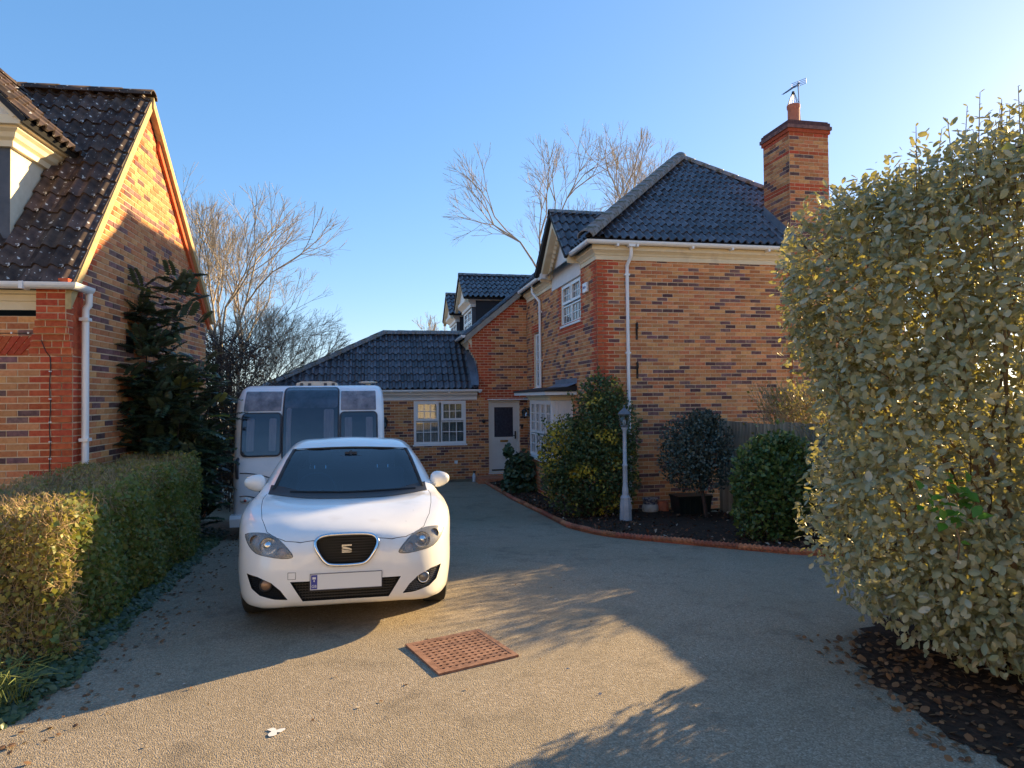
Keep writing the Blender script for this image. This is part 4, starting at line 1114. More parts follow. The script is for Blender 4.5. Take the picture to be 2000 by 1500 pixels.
def prism_side(P, x0, x1, m):
    n = len(P); V = [(x0, y, z) for y, z in P] + [(x1, y, z) for y, z in P]
    F = [tuple(range(n)), tuple(reversed(range(n, 2*n)))] + [(i, i+n, (i+1) % n + n, (i+1) % n) for i in range(n)]
    return tmp_obj(V, F, m)
def mir(P): return [(-a, b) for a, b in P]
def front_y(x, z):
    h = LBVH.ray_cast(Vector((x, -1, z)), Vector((0, 1, 0))); return h[0].y if h[0] else None
def smooth_poly(P, k=4):
    """closed Catmull-Rom"""
    n = len(P); out = []
    for i in range(n):
        p0, p1, p2, p3 = (np.array(P[(i+j-1) % n]) for j in range(4))
        for s in range(k):
            t = s / k
            out.append(tuple(.5*((2*p1) + (-p0+p2)*t + (2*p0-5*p1+4*p2-p3)*t*t + (-p0+3*p1-3*p2+p3)*t**3)))
    return out
def patch(name, P, mode, off, mname, parent, step=.04, smooth=True, thick=0.0):
    """sheet that follows the body inside outline P; mode front: P=(x,z) cast +y; top: P=(x,y) cast -z; sideL/R: P=(y,z); rear"""
    P = ccw(list(P)); pts = [Vector(p) for p in P]; n = len(pts)
    def ins(q):
        c = False; j = n - 1
        for i in range(n):
            if (pts[i].y > q.y) != (pts[j].y > q.y) and q.x < (pts[j].x-pts[i].x)*(q.y-pts[i].y)/(pts[j].y-pts[i].y)+pts[i].x: c = not c
            j = i
        return c
    # refine the border
    B = []
    for i in range(n):
        a, b = pts[i], pts[(i+1) % n]; k = max(1, int((b-a).length / step))
        for s in range(k): B.append(a + (b-a)*(s/k))
    nb_ = len(B)
    x0, x1 = min(p.x for p in B), max(p.x for p in B); z0, z1 = min(p.y for p in B), max(p.y for p in B)
    G = []
    nx = int((x1-x0)/step) + 1; nz = int((z1-z0)/step) + 1
    for i in range(1, nx):
        for j in range(1, nz):
            q = Vector((x0 + (x1-x0)*i/nx, z0 + (z1-z0)*j/nz))
            if ins(q) and min((q-b).length for b in B) > step*.4: G.append(q)
    v2, e2, f2, *_ = delaunay_2d_cdt(B + G, [(i, (i+1) % nb_) for i in range(nb_)], [], 1, 1e-6)
    V = []
    for q in v2:
        if mode == 'front': o, d = Vector((q.x, -1, q.y)), Vector((0, 1, 0))
        elif mode == 'rear': o, d = Vector((q.x, 6, q.y)), Vector((0, -1, 0))
        elif mode == 'top': o, d = Vector((q.x, q.y, 3)), Vector((0, 0, -1))
        elif mode == 'left': o, d = Vector((-3, q.x, q.y)), Vector((1, 0, 0))
        else: o, d = Vector((3, q.x, q.y)), Vector((-1, 0, 0))
        h = LBVH.ray_cast(o, d)
        if h[0] is None: h = LBVH.find_nearest(o + d*1.0); p = h[0]; nn = h[1]
        else: p, nn = h[0], h[1]
        if nn.dot(d) > 0: nn = -nn
        V.append(tuple(p + nn*off))
    F = [tuple(f) for f in f2]
    me = bpy.data.meshes.new(name); me.from_pydata(V, [], F); me.materials.append(MAT[mname])
    b = bmesh.new(); b.from_mesh(me)
    bmesh.ops.recalc_face_normals(b, faces=b.faces)
    if thick: bmesh.ops.solidify(b, geom=b.faces[:], thickness=thick)
    b.to_mesh(me); b.free()
    if smooth: me.polygons.foreach_set('use_smooth', [True]*len(me.polygons))
    return link(name, me, parent)
def on_front(x, z, off=.003): 
    y = front_y(x, z); return (x, y - off, z)

HEAD = [(.753,.722),(.693,.738),(.60,.738),(.519,.716),(.448,.667),(.400,.616),(.385,.594),(.389,.577),(.455,.572),(.563,.585),(.652,.603),(.712,.648),(.742,.69)]
GRIL = [(0,.728),(.10,.726),(.165,.720),(.207,.704),(.226,.672),(.214,.625),(.180,.566),(.145,.529),(.105,.514),(0,.509)]
GRILF = [(a + .0007, b + .0003) for a, b in smooth_poly(GRIL + [(-a, b) for a, b in GRIL[-2:0:-1]], 3)]
INTK = [(-.398,.404),(.398,.404),(.309,.256),(-.309,.256)]
FOG = [(.722,.450),(.633,.438),(.532,.399),(.463,.343),(.413,.274),(.506,.279),(.617,.303),(.68,.345)]
BON = [(0,.030),(.10,.030),(.228,.033),(.33,.040),(.438,.07),(.52,.122),(.585,.195),(.646,.38),(.685,.62),(.708,.85),(.722,1.02),(.715,1.16),(.60,1.07),(.45,1.00),(.25,.945),(0,.925)]
BONF = BON + [(-a, b) for a, b in BON[-2:0:-1]]
WSB = [(0,.936),(.25,.942),(.45,.955),(.60,.973),(.665,.988)]
WST = [(.565,1.338),(.4,1.345),(.2,1.352),(0,1.355)]
WS = WSB + WST; WSF = WS + [(-a, b) for a, b in WS[-2:0:-1]]
SIDE = [(1.50,1.005),(1.68,1.10),(1.88,1.215),(2.05,1.30),(2.25,1.355),(2.6,1.375),(3.05,1.365),(3.35,1.335),(3.6,1.25),(3.68,1.12),(3.60,1.06),(2.7,1.025),(1.9,1.005)]
REAR = [(-.56,1.03),(.56,1.03),(.50,1.30),(-.50,1.30)]

loft = tmp_obj(LV, LF, 'car_white')
bon = tmp_obj(LV, LF, 'car_white'); boolean(bon, [prism_top(BONF, .585, 1.3, 'car_dark')], 'INTERSECT')
boolean(bon, [prism_front(GRILF, -.2, .11, 'car_dark')])
def grow(P, d): 
    c = (0, .55); return [(x*(1+d/.6), c[1] + (y-c[1])*(1+d/.55)) for x, y in P]
def cabin():
    V = []; F = []; ys = [1.12,1.22,1.35,1.5,1.65,1.8,1.95,2.1,2.3,2.6,3.0,3.3,3.55,3.75,3.9]
    for y in ys:
        ws, zs, xf, zf, zt = (CF[k](y) for k in ('ws','zs','xf','zf','zt'))
        h = [(.66,.38),(.745,.62),(ws-.05,zs-.02),(xf-.035,zf-.035),(xf*.52,zf+.78*(zt-zf)-.045),(0,zt-.045)]
        h = [(x, min(z, zt-.045)) for x, z in h]
        r = [(-x, z) for x, z in h[::-1]][1:] + h
        r = [(-x, z) for x, z in h] + [(x, z) for x, z in h[-2::-1]]
        V += [(x, y, z) for x, z in r]
    n = 11
    for j in range(len(ys)-1):
        for i in range(n): F.append((j*n+i, j*n+(i+1) % n, (j+1)*n+(i+1) % n, (j+1)*n+i))
    F.append(tuple(range(n))); F.append(tuple(reversed(range((len(ys)-1)*n, len(ys)*n))))
    return tmp_obj(V, F, 'cabin_grey')
def cyl_x(y, z, r, x0, x1, m):
    mb = MB(); mb.lathe([(r, x0), (r, x1)], 36, (0, y, z), axis='x'); return tmp_obj(mb.v, mb.f, m)
fogback = lambda s: (lambda x, z: min((front_y(x, z) or .2) + .055, .36))
headback = lambda x, z: min((front_y(x, z) or .3) + .075, .42)
cuts = [prism_front(GRILF, -.2, .11, 'car_dark'), prism_front(INTK, -.2, .10, 'car_dark'),
        prism_front(FOG, -.2, .2, 'car_black', fogback(1)), prism_front(mir(FOG), -.2, .2, 'car_black', fogback(-1)),
        prism_front(HEAD, -.2, .2, 'lamp_house', headback), prism_front(mir(HEAD), -.2, .2, 'lamp_house', headback),
        cyl_x(.93, .30, .345, .56, 1.1, 'car_dark'), cyl_x(.93, .30, .345, -1.1, -.56, 'car_dark'),
        cyl_x(3.51, .30, .345, .56, 1.1, 'car_dark'), cyl_x(3.51, .30, .345, -1.1, -.56, 'car_dark'),
        prism_top(grow(BONF, .0035), .575, 1.3, 'car_dark'), cabin(),
        prism_front(WSF, .93, 2.03, 'car_black'), prism_side(SIDE, -1.2, 1.2, 'car_black'), prism_front(REAR, 3.4, 4.6, 'car_black')]
boolean(loft, cuts)
loft.name = 'body'; loft.data.name = 'body'; loft.parent = car
bon.name = 'bonnet'; bon.data.name = 'bonnet'; bon.parent = car
for o in (loft, bon): autosmooth(o, 32)

# glass
patch('windscreen', WSF, 'front', -.004, 'windscreen_glass', car, step=.07)
frit = [(a*1.0, b) for a, b in WSF]
mb = MB()
for s in (-1, 1):
    mb.tube([(s*.668, front_y(s*.668, .992)-.002, .990), (s*.632, front_y(s*.632,1.12)-.002, 1.12), (s*.598, front_y(s*.598,1.24)-.002, 1.24), (s*.563, front_y(s*.563,1.335)-.002, 1.335)], .016, 6)
mb.tube([(x, front_y(x, z)+.004, z) for x, z in [(-.565,1.338),(-.4,1.346),(-.2,1.353),(0,1.356),(.2,1.353),(.4,1.346),(.565,1.338)]], .012, 6)
mb.build('windscreen_seal', ['car_black'], car, smooth=True)
patch('side_glass', SIDE, 'left', -.004, 'car_side_glass', car, step=.12); patch('side_glass', SIDE, 'right', -.004, 'car_side_glass', car, step=.12)
patch('rear_screen', REAR, 'rear', -.004, 'car_side_glass', car, step=.12)
COWL = [(0,.932),(.25,.952),(.45,1.008),(.60,1.078),(.705,1.155),(.70,1.33),(.6,1.275),(.45,1.20),(.25,1.155),(0,1.14)]
patch('cowl', COWL + [(-a, b) for a, b in COWL[-2:0:-1]], 'top', .004, 'car_trim', car, step=.05)
mb = MB()
for xs in ([-.52,-.30,-.05,.16],[-.02,.2,.40,.60]):
    mb.tube([(x, (front_y(x, .958 + .03*abs(x)) or 1.1) - .018, .958 + .03*abs(x)) for x in xs], .009, 5)
mb.build('wiper', ['car_black'], car)

# grille
gs = smooth_poly(GRIL + [(-a, b) for a, b in GRIL[-2:0:-1]], 4)
mb = MB(); ring = [on_front(x, z, .006) for x, z in gs]; mb.tube(ring + [ring[0], ring[1]], .0125, 8, cap=False)
grl = mb.build('grille_surround', ['chrome'], car, smooth=True)
mb = MB()
def ginside(x, z):
    c = False; P = gs; j = len(P)-1
    for i in range(len(P)):
        if (P[i][1] > z) != (P[j][1] > z) and x < (P[j][0]-P[i][0])*(z-P[i][1])/(P[j][1]-P[i][1])+P[i][0]: c = not c
        j = i
    return c
for k in range(-13, 14):
    x = k*.0165; zz = [z for z in np.arange(.5,.74,.004) if ginside(x, z)]
    if len(zz) > 4: mb.box(x-.003, x+.003, .055, .075, zz[0], zz[-1])
for z in np.arange(.53,.72,.02):
    xx = [x for x in np.arange(-.24,.24,.004) if ginside(x, z)]
    if len(xx) > 4: mb.box(xx[0], xx[-1], .058, .072, z-.003, z+.003)
stuff(mb.build('grille_mesh', ['car_black'], grl))
# the angular letter S badge
mb = MB()
for P in ([(-.036,.655),(.036,.655),(.036,.643),(-.018,.643),(-.036,.635)],[(-.036,.632),(-.015,.640),(.036,.622),(.036,.612),(-.034,.626)],[(-.036,.620),(.036,.607),(.034,.596),(-.036,.610)],[(-.036,.595),(.028,.595),(.036,.604),(.036,.605),(-.036,.606)]):
    P = ccw(P); mb.prism(P, lambda p: (p[0], .028, p[1]), lambda p: (p[0], .016, p[1]))
mb.build('badge', ['chrome'], car)
mb = MB(); mb.box(-.02,.02,.03,.06,.61,.64); mb.build('badge_mount', ['car_black'], car)
# lower intake: mesh bars
mb = MB()
for z in (.275,.295,.315,.335,.355,.375): 
    w = .309 + (.398-.309)*(z-.256)/.148 - .006; mb.box(-w, w, .062, .08, z-.004, z+.004)
for k in range(-17, 18): 
    x = k*.021; t = max(0, (abs(x)-.309)/(.398-.309)); z0 = .256 + .148*t
    if z0 < .39: mb.box(x-.002, x+.002, .066, .078, z0, .40)
stuff(mb.build('intake_mesh', ['car_trim'], car))
# number plate, blanked, with its blue national band
def plate():
    z0, z1 = .343, .452; y = .012 - .02
    m = MB(); m.box(-.254,.254,y,y+.012,z0,z1); p = m.build('number_plate', ['plate_white'], car)
    m = MB(); m.box(-.250,-.206,y-.0015,y-.0002,z0+.004,z1-.004); m.build('plate_band', ['plate_blue'], p)
    m = MB(); e = .004
    m.box(-.258,.258,y-.001,y+.013,z0-.005,z0-.0005); m.box(-.258,.258,y-.001,y+.013,z1+.0005,z1+.005); m.box(-.2585,-.2545,y-.001,y+.013,z0,z1); m.box(.2545,.2585,y-.001,y+.013,z0,z1)
    m.build('plate_frame', ['plate_edge'], p)
    cu = bpy.data.curves.new('t', 'FONT'); cu.body = 'GB'; cu.size = .028; cu.align_x = 'CENTER'; cu.extrude = .0006
    to = bpy.data.objects.new('t', cu); COL.objects.link(to); dg = bpy.context.evaluated_depsgraph_get()
    me = bpy.data.meshes.new_from_object(to.evaluated_get(dg)); bpy.data.objects.remove(to)
    me.materials.clear(); me.materials.append(MAT['plate_white'])
    o = link('plate_letters', me, p, (-.228, y-.003, z0+.016), (R(90),0,0))
    m = MB(); m.box(-.240,-.216,y-.003,y-.002,z1-.034,z1-.018); m.box(-.232,-.224,y-.0035,y-.003,z1-.052,z1-.04); m.build('plate_emblem', ['plate_white'], p)
    return p
pl = plate()
m = MB(); m.box(-.05,.05,.0,.03,.36,.44); m.build('plate_bracket', ['car_black'], car)
patch('tow_cover', [(-.411,.468),(-.361,.468),(-.361,.424),(-.411,.424)], 'front', .002, 'car_white', car, step=.02)
m = MB(); c = [(-.413,.470),(-.359,.470),(-.359,.422),(-.413,.422)]; q = [on_front(x, z, .0005) for x, z in c]; m.tube(q + [q[0]], .0018, 4); m.build('cover_seam', ['seam'], car)
# head lamps
for s in (-1, 1):
    H = [(s*a, b) for a, b in HEAD]
    he = bpy.data.objects.new('headlight', None); COL.objects.link(he); he.parent = car
    patch('lens', smooth_poly(H, 3), 'front', .003, 'lens_glass', he, step=.03)
    def bowl(x, z, r, d, mname, name, dy=.045):
        y = (front_y(s*x, z) or .2) + dy
        mb = MB(); mb.lathe([(r, -.012), (r*.98, 0), (r*.8, d*.6), (r*.45, d), (.001, d*1.02)], 20, (s*x, y, z), axis='y', cap=False); o = mb.build(name, [mname], he, smooth=True, fix=True); return y
    y = bowl(.563,.655,.062,.03,'chrome','reflector', .02)
    mb = MB(); mb.lathe([(.001,-.028),(.018,-.026),(.03,-.016),(.034,.0)], 16, (s*.563, y-.0, .655), axis='y', cap=False); mb.build('projector', ['chrome'], he, smooth=True)
    bowl(.668,.690,.036,.022,'lamp_amber','reflector', .02)
    bowl(.462,.612,.034,.02,'lamp_amber','indicator', .02)
    mb = MB(); ring = [on_front(x, z, .001) for x, z in smooth_poly(H, 2)]; mb.tube(ring + [ring[0], ring[1]], .003, 5, cap=False); mb.build('lamp_seal', ['seam'], he, smooth=True)
    # fog lamp in its black recess
    fx, fz = s*.572, .378; y = front_y(fx, fz) + .012
    mb = MB(); mb.lathe([(.046,.05),(.046,0),(.040,-.006),(.036,0)], 20, (fx, y, fz), axis='y', cap=False); fo = mb.build('fog_lamp', ['chrome' if s > 0 else 'car_trim'], car, smooth=True)
    mb = MB(); mb.lathe([(.001,-.004),(.03,-.001),(.037,.006)], 20, (fx, y, fz), axis='y', cap=False); mb.build('fog_lens', ['lamp_house' if s > 0 else 'lamp_amber'], fo, smooth=True)
    mb = MB()
    FP = [(s*a, b) for a, b in FOG]
    def fin(x, z):
        c = False; j = len(FP)-1
        for i in range(len(FP)):
            if (FP[i][1] > z) != (FP[j][1] > z) and x < (FP[j][0]-FP[i][0])*(z-FP[i][1])/(FP[j][1]-FP[i][1])+FP[i][0]: c = not c
            j = i
        return c
    for k in range(14):
        z = .285 + k*.0145; run = []
        for x in np.arange(.40,.74,.012):
            if fin(s*x, z) and ((x-.572)**2 + (z-.378)**2) > .05**2: run.append((s*x, front_y(s*x, z) + .028, z))
            else:
                if len(run) > 1: mb.tube(run, .0028, 4)
                run = []
        if len(run) > 1: mb.tube(run, .0028, 4)
    for k in range(28):
        x = .41 + k*.0125; run = []
        for z in np.arange(.27,.47,.012):
            xx = x + .25*(z-.36)
            if fin(s*xx, z) and ((xx-.572)**2 + (z-.378)**2) > .05**2: run.append((s*xx, front_y(s*xx, z) + .026, z))
            else:
                if len(run) > 1: mb.tube(run, .0024, 4)
                run = []
        if len(run) > 1: mb.tube(run, .0024, 4)
    stuff(mb.build('fog_mesh', ['lamp_house' if s > 0 else 'car_black'], car))
    # door mirror
    mb = MB(); n = 16
    prof = []
    for i in range(11):
        t = i/10; a = math.pi*t
        xr = -math.cos(a)
        k = math.sin(a)**.75
        prof.append((xr*.094, .072*k*(1 - .18*xr), .07*k*(1-.2*xr)))
    vs = []; fs = []
    for px_, rz, ry in prof:
        for k in range(n):
            a = 2*math.pi*k/n; vs.append((s*(.862 + px_), 1.46 - ry*max(-.35, math.cos(a)), 1.047 + rz*math.sin(a) - .012*(px_/.094)*0 - (.02 if math.sin(a) < 0 else 0)*abs(math.sin(a))*(.5 - px_/.19)))
    for i in range(10):
        for k in range(n): fs.append((i*n+k, i*n+(k+1) % n, (i+1)*n+(k+1) % n, (i+1)*n+k))
    mb.add(vs, fs); mr_ = mb.build('door_mirror', ['car_white'], car, smooth=True)
    mb = MB(); mb.tube([(s*.835,1.47,1.01),(s*.80,1.475,.965),(s*.765,1.48,.94)], [.030,.024,.036], 8); mb.build('mirror_stem', ['car_black'], mr_, smooth=True)
    mb = MB(); mb.box(s*.862-.075,s*.862+.075,1.486,1.492,1.0,1.095); mb.build('mirror_glass', ['chrome'], mr_)
    # wheels
    for wy in (.93, 3.51):
        x0 = s*.735
        mb = MB(); mb.lathe([(.20,-.09),(.285,-.10),(.312,-.085),(.317,-.05),(.317,.05),(.312,.085),(.285,.10),(.20,.09)], 40, (x0, wy, .316), axis='x'); wo_ = mb.build('wheel', ['tyre'], car); autosmooth(wo_, 40)
        mb = MB(); mb.lathe([(.205,.05),(.215,.085),(.20,.09)], 32, (x0 if s > 0 else x0-.17*0, wy, .316), axis='x', cap=False)
        sx = 1 if s > 0 else -1
        for k in range(5):
            a = 2*math.pi*k/5 + .3
            p0 = (x0 + sx*.075, wy + .03*math.cos(a), .316 + .03*math.sin(a)); p1 = (x0 + sx*.085, wy + .2*math.cos(a), .316 + .2*math.sin(a)); mb.tube([p0, p1], [.035,.022], 6)
        mb.lathe([(.04,-.02),(.04,.02)], 12, (x0 + sx*.075, wy, .316), axis='x'); mb.build('rim', ['alloy'], wo_)
    # door handles and shut lines
    mb = MB()
    for yy in (2.62, 3.35): mb.tube([(s*.845,yy-.09,.90),(s*.862,yy-.06,.905),(s*.862,yy+.06,.91),(s*.845,yy+.09,.91)], .013, 6)
    mb.build('door_handle', ['car_white'], car, smooth=True)
    mb = MB()
    for line in ([(1.38,.98),(1.36,.7),(1.40,.35)],[(2.48,1.01),(2.50,.7),(2.48,.33)],[(3.40,1.03),(3.30,.75),(3.16,.5)],[(1.40,.34),(2.48,.32),(3.0,.34)]):
        run = []
        for i in range(len(line)-1):
            for t in np.linspace(0, 1, 8):
                yy = line[i][0] + (line[i+1][0]-line[i][0])*t; zz = line[i][1] + (line[i+1][1]-line[i][1])*t
                h = LBVH.ray_cast(Vector((s*3, yy, zz)), Vector((-s, 0, 0)))
                if h[0]: run.append(tuple(h[0]))
        if len(run) > 2: mb.tube(run, .003, 4)
    mb.build('shut_line', ['seam'], car)

# cabin fittings seen through the windscreen (right-hand drive)
mb = MB(); mb.prism([(1.12,.40),(1.12,.89),(1.30,.945),(1.62,.93),(1.72,.84),(1.62,.5),(1.6,.4)], lambda p: (-.64, p[0], p[1]), lambda p: (.64, p[0], p[1])); mb.build('dashboard', ['cabin_grey'], car)
mb = MB(); c = Vector((-.33,1.78,.93)); ring = []
for k in range(25):
    a = 2*math.pi*k/24; ring.append(c + Vector((.185*math.cos(a), .08*math.sin(a), .168*math.sin(a))))
mb.tube(ring, .016, 8, cap=False); mb.tube([c + Vector((0,-.03,0)), c + Vector((-.18,0,0))], .02, 6); mb.tube([c + Vector((0,-.03,0)), c + Vector((.18,0,0))], .02, 6); mb.tube([c + Vector((0,-.12,-.05)), c], [.05,.06], 8)
mb.build('steering_wheel', ['car_black'], car, smooth=True)
def seat(x, y, name='seat'):
    s_ = bpy.data.objects.new(name, None); COL.objects.link(s_); s_.parent = car
    def rb(name, x0, x1, y0, y1, z0, z1, lean, m='seat_cloth'):
        mb = MB(); mb.box(x0, x1, y0, y1, z0, z1); 
        mb.v = [(a, b + lean*(c2 - z0), c2) for a, b, c2 in mb.v]
        o = mb.build(name, [m], s_); md = o.modifiers.new('bev', 'BEVEL'); md.width = .035; md.segments = 3
        dg = bpy.context.evaluated_depsgraph_get(); me = bpy.data.meshes.new_from_object(o.evaluated_get(dg)); o.modifiers.clear(); o.data = me
        autosmooth(o, 60)
    rb('cushion', x-.25, x+.25, y, y+.5, .50, .64, 0); rb('seat_back', x-.24, x+.24, y+.45, y+.58, .60, 1.12, .22); rb('headrest', x-.13, x+.13, y+.585, y+.68, 1.16, 1.32, .15)
    mb = MB()
    for d in (-.06, .06): mb.tube([(x+d, y+.60, 1.08), (x+d, y+.63, 1.2)], .007, 6)
    mb.build('headrest_post', ['chrome'], s_)
seat(-.34, 2.02); seat(.34, 2.02)
mb = MB(); mb.box(-.62,.62,2.95,3.45,.5,.62); mb.box(-.62,.62,3.4,3.52,.6,1.08); mb.build('rear_bench', ['seat_cloth'], car)
mb = MB(); mb.box(-.105,.105,1.80,1.83,1.215,1.275); mb.tube([(0,1.82,1.27),(0,1.86,1.32)], .015, 6); mb.box(-.06,.06,1.84,1.9,1.285,1.315); mb.build('rear_view_mirror', ['cabin_grey'], car)

# ============================================================ the caravan behind the car
mat('gel_white', (.80,.81,.83), (.85,.86,.88), rough=.32, scale=2, coat=.3, c3=(.74,.75,.77), s3=3, t3=(.5,.7))
mat('acrylic_haze', (.08,.075,.085), (.28,.25,.27), rough=.22, scale=5, detail=7, coat=.7, stretch=(1,1,.6))
mat('caravan_rubber', (.045,.045,.055), rough=.5)
mat('caravan_inside', (.03,.034,.06), (.05,.054,.085), rough=.7, scale=3)
mat('curtain', (.34,.33,.38), (.50,.48,.52), rough=.9, scale=9, stretch=(8,1,.6))
glass_mat('acrylic', (.62,.64,.72), rough=.06, refl=.06)
mat('roof_vent', (.55,.50,.40), (.62,.57,.46), rough=.5)
mat('lamp_red', (.55,.10,.06), rough=.3)
mat('lamp_clear', (.72,.70,.66), rough=.25)
CZ = gz(10.6) - .02
cv = thing('caravan', 'white touring caravan with three dark front windows, parked behind the white car', 'caravan', (-3.06, 10.0, CZ), R(13))
PROF = [(.03,.42),(.0,.50),(-.01,.70),(.0,.95),(.03,1.15),(.075,1.35),(.13,1.6),(.20,1.82),(.29,2.0),(.40,2.14),(.55,2.26),(.75,2.335),(1.05,2.37)]
_pt = np.array(PROF); _d = np.concatenate([[0], np.cumsum(np.hypot(*np.diff(_pt, axis=0).T))])
def cprof_z(z):
    f = np.interp(z, _pt[:,1], np.arange(len(_pt))); i = min(int(f), len(_pt)-2); t = f - i
    p0, p1 = _pt[i], _pt[i+1]; return p0 + (p1-p0)*t, np.array([-(p1-p0)[1], (p1-p0)[0]])/np.hypot(*(p1-p0))
def caravan_shell():
    xs = [-1.11,-1.105,-1.085,-1.05,-1.0,-.9,0,.9,1.0,1.05,1.085,1.105,1.11]
    V = []; F = []
    rear = [(4.6,2.37),(4.95,2.30),(5.1,2.1),(5.15,1.2),(5.12,.42)]
    full = PROF + rear; n = len(full)
    for x in xs:
        r = .13; e = max(0, abs(x) - (1.11 - r)); d = r - math.sqrt(max(0, r*r - e*e))
        for k, (y, z) in enumerate(full):
            yy = y + d*(1 if y < 2.5 else -1)*(1 if z < 2.3 else .6); zz = z - d*(.8 if z > 2.2 else 0)
            V.append((x, yy, zz))
    for i in range(len(xs)-1):
        for k in range(n):
            F.append((i*n+k, i*n+(k+1) % n, (i+1)*n+(k+1) % n, (i+1)*n+k))
    F.append(tuple(range(n))); F.append(tuple(reversed(range((len(xs)-1)*n, len(xs)*n))))
    mb = MB(); mb.add(V, F); o = mb.build('body', ['gel_white'], cv); autosmooth(o, 40); return o
caravan_shell()
def csheet(name, x0, x1, z0, z1, off, mname, parent, corner=.05, thick=.0, nz=10, slope0=0.0, frame=None):
    """rounded rectangular sheet that follows the front of the caravan; slope0 drops the outer lower corner"""
    N_ = 5; out = []
    for (cx, cz, a0) in ((x1-corner, z1-corner, 0), (x0+corner, z1-corner, 90), (x0+corner, z0+corner, 180), (x1-corner, z0+corner, 270)):
        for k in range(N_): a = R(a0 + 90*k/(N_-1)); out.append((cx + corner*math.cos(a), cz + corner*math.sin(a)))
    # rows of constant z
    zs = sorted(set([round(p[1], 4) for p in out] + list(np.linspace(z0, z1, nz))))
    V = []; F = []
    def xr(z):
        if z > z1 - corner: d = corner - math.sqrt(max(0, corner**2 - (z - z1 + corner)**2))
        elif z < z0 + corner: d = corner - math.sqrt(max(0, corner**2 - (z0 + corner - z)**2))
        else: d = 0
        return x0 + d, x1 - d
    nx = 6
    for z in zs:
        a, b = xr(z)
        for i in range(nx+1):
            x = a + (b-a)*i/nx; zz = z + slope0*(x - x0)*max(0, (z1 - z)/(z1 - z0))
            p, nn = cprof_z(zz); e = max(0, abs(x) - .98); dd = .13 - math.sqrt(max(0, .0169 - e*e))
            V.append((x, p[0] + nn[0]*off + dd, p[1] + nn[1]*off))
    for j in range(len(zs)-1):
        for i in range(nx): F.append((j*(nx+1)+i, j*(nx+1)+i+1, (j+1)*(nx+1)+i+1, (j+1)*(nx+1)+i))
    me = bpy.data.meshes.new(name); me.from_pydata(V, [], F); me.materials.append(MAT[mname])
    b = bmesh.new(); b.from_mesh(me); bmesh.ops.recalc_face_normals(b, faces=b.faces)
    if thick: bmesh.ops.solidify(b, geom=b.faces[:], thickness=thick)
    b.to_mesh(me); b.free(); me.polygons.foreach_set('use_smooth', [True]*len(me.polygons))
    return link(name, me, parent)
def cedge(name, x0, x1, z0, z1, off, rad, mname, parent, corner=.05, slope0=0.0):
    out = []
    for (cx, cz, a0) in ((x1-corner, z1-corner, 0), (x0+corner, z1-corner, 90), (x0+corner, z0+corner, 180), (x1-corner, z0+corner, 270)):
        for k in range(5): a = R(a0 + 90*k/4); out.append((cx + corner*math.cos(a), cz + corner*math.sin(a)))
    pts = []
    for i in range(len(out)):
        a, b = out[i], out[(i+1) % len(out)]; k = max(1, int(math.hypot(a[0]-b[0], a[1]-b[1])/.09))
        for s in range(k):
            x = a[0]+(b[0]-a[0])*s/k; z = a[1]+(b[1]-a[1])*s/k; z += slope0*(x - x0)*max(0, (z1 - z)/(z1 - z0))
            p, nn = cprof_z(z); e = max(0, abs(x) - .98); dd = .13 - math.sqrt(max(0, .0169 - e*e)); pts.append((x, p[0]+nn[0]*off+dd, p[1]+nn[1]*off))
    mb = MB(); mb.tube(pts + [pts[0], pts[1]], rad, 6, cap=False); return mb.build(name, [mname], parent, smooth=True)
for s, (x0, x1) in ((-1, (-.985,-.445)), (1, (.445,.985))):
    sl = -.06 if s < 0 else .0
    csheet('upper_panel', x0, x1, 1.965, 2.27, .006, 'acrylic_haze', cv, corner=.015)
    w = bpy.data.objects.new('front_window', None); COL.objects.link(w); w.parent = cv
    csheet('window_surround', x0-.005, x1+.01, 1.30, 1.93, .010, 'caravan_rubber', w, corner=.06, slope0=-.05*s if s > 0 else 0)
    csheet('window_interior', x0+.05, x1-.045, 1.35, 1.885, .014, 'caravan_inside', w, corner=.06)
    for a, b in ((x0+.06, x0+.17), (x1-.16, x1-.055)): csheet('curtain', a, b, 1.37, 1.85, .02, 'curtain', w, corner=.02)
    csheet('pane', x0+.005, x1-.0, 1.31, 1.92, .034, 'acrylic', w, corner=.055)
    cedge('window_seal', x0-.005, x1+.01, 1.30, 1.93, .02, .013, 'caravan_rubber', w, corner=.06)
w = bpy.data.objects.new('centre_window', None); COL.objects.link(w); w.parent = cv
csheet('window_surround', -.41, .41, 1.22, 2.31, .008, 'caravan_rubber', w, corner=.06, nz=18)
csheet('window_interior', -.36, .36, 1.27, 2.02, .012, 'caravan_inside', w, corner=.03, nz=14)
csheet('upper_panel', -.395, .395, 2.0, 2.30, .015, 'acrylic_haze', w, corner=.05, nz=12)
csheet('curtain', -.36, -.29, 1.30, 2.0, .02, 'curtain', w, corner=.02); csheet('curtain', .19, .34, 1.34, 1.98, .02, 'curtain', w, corner=.03)
csheet('pane', -.40, .40, 1.23, 2.30, .036, 'acrylic', w, corner=.06, nz=18)
cedge('window_seal', -.41, .41, 1.22, 2.31, .02, .012, 'caravan_rubber', w, corner=.06)
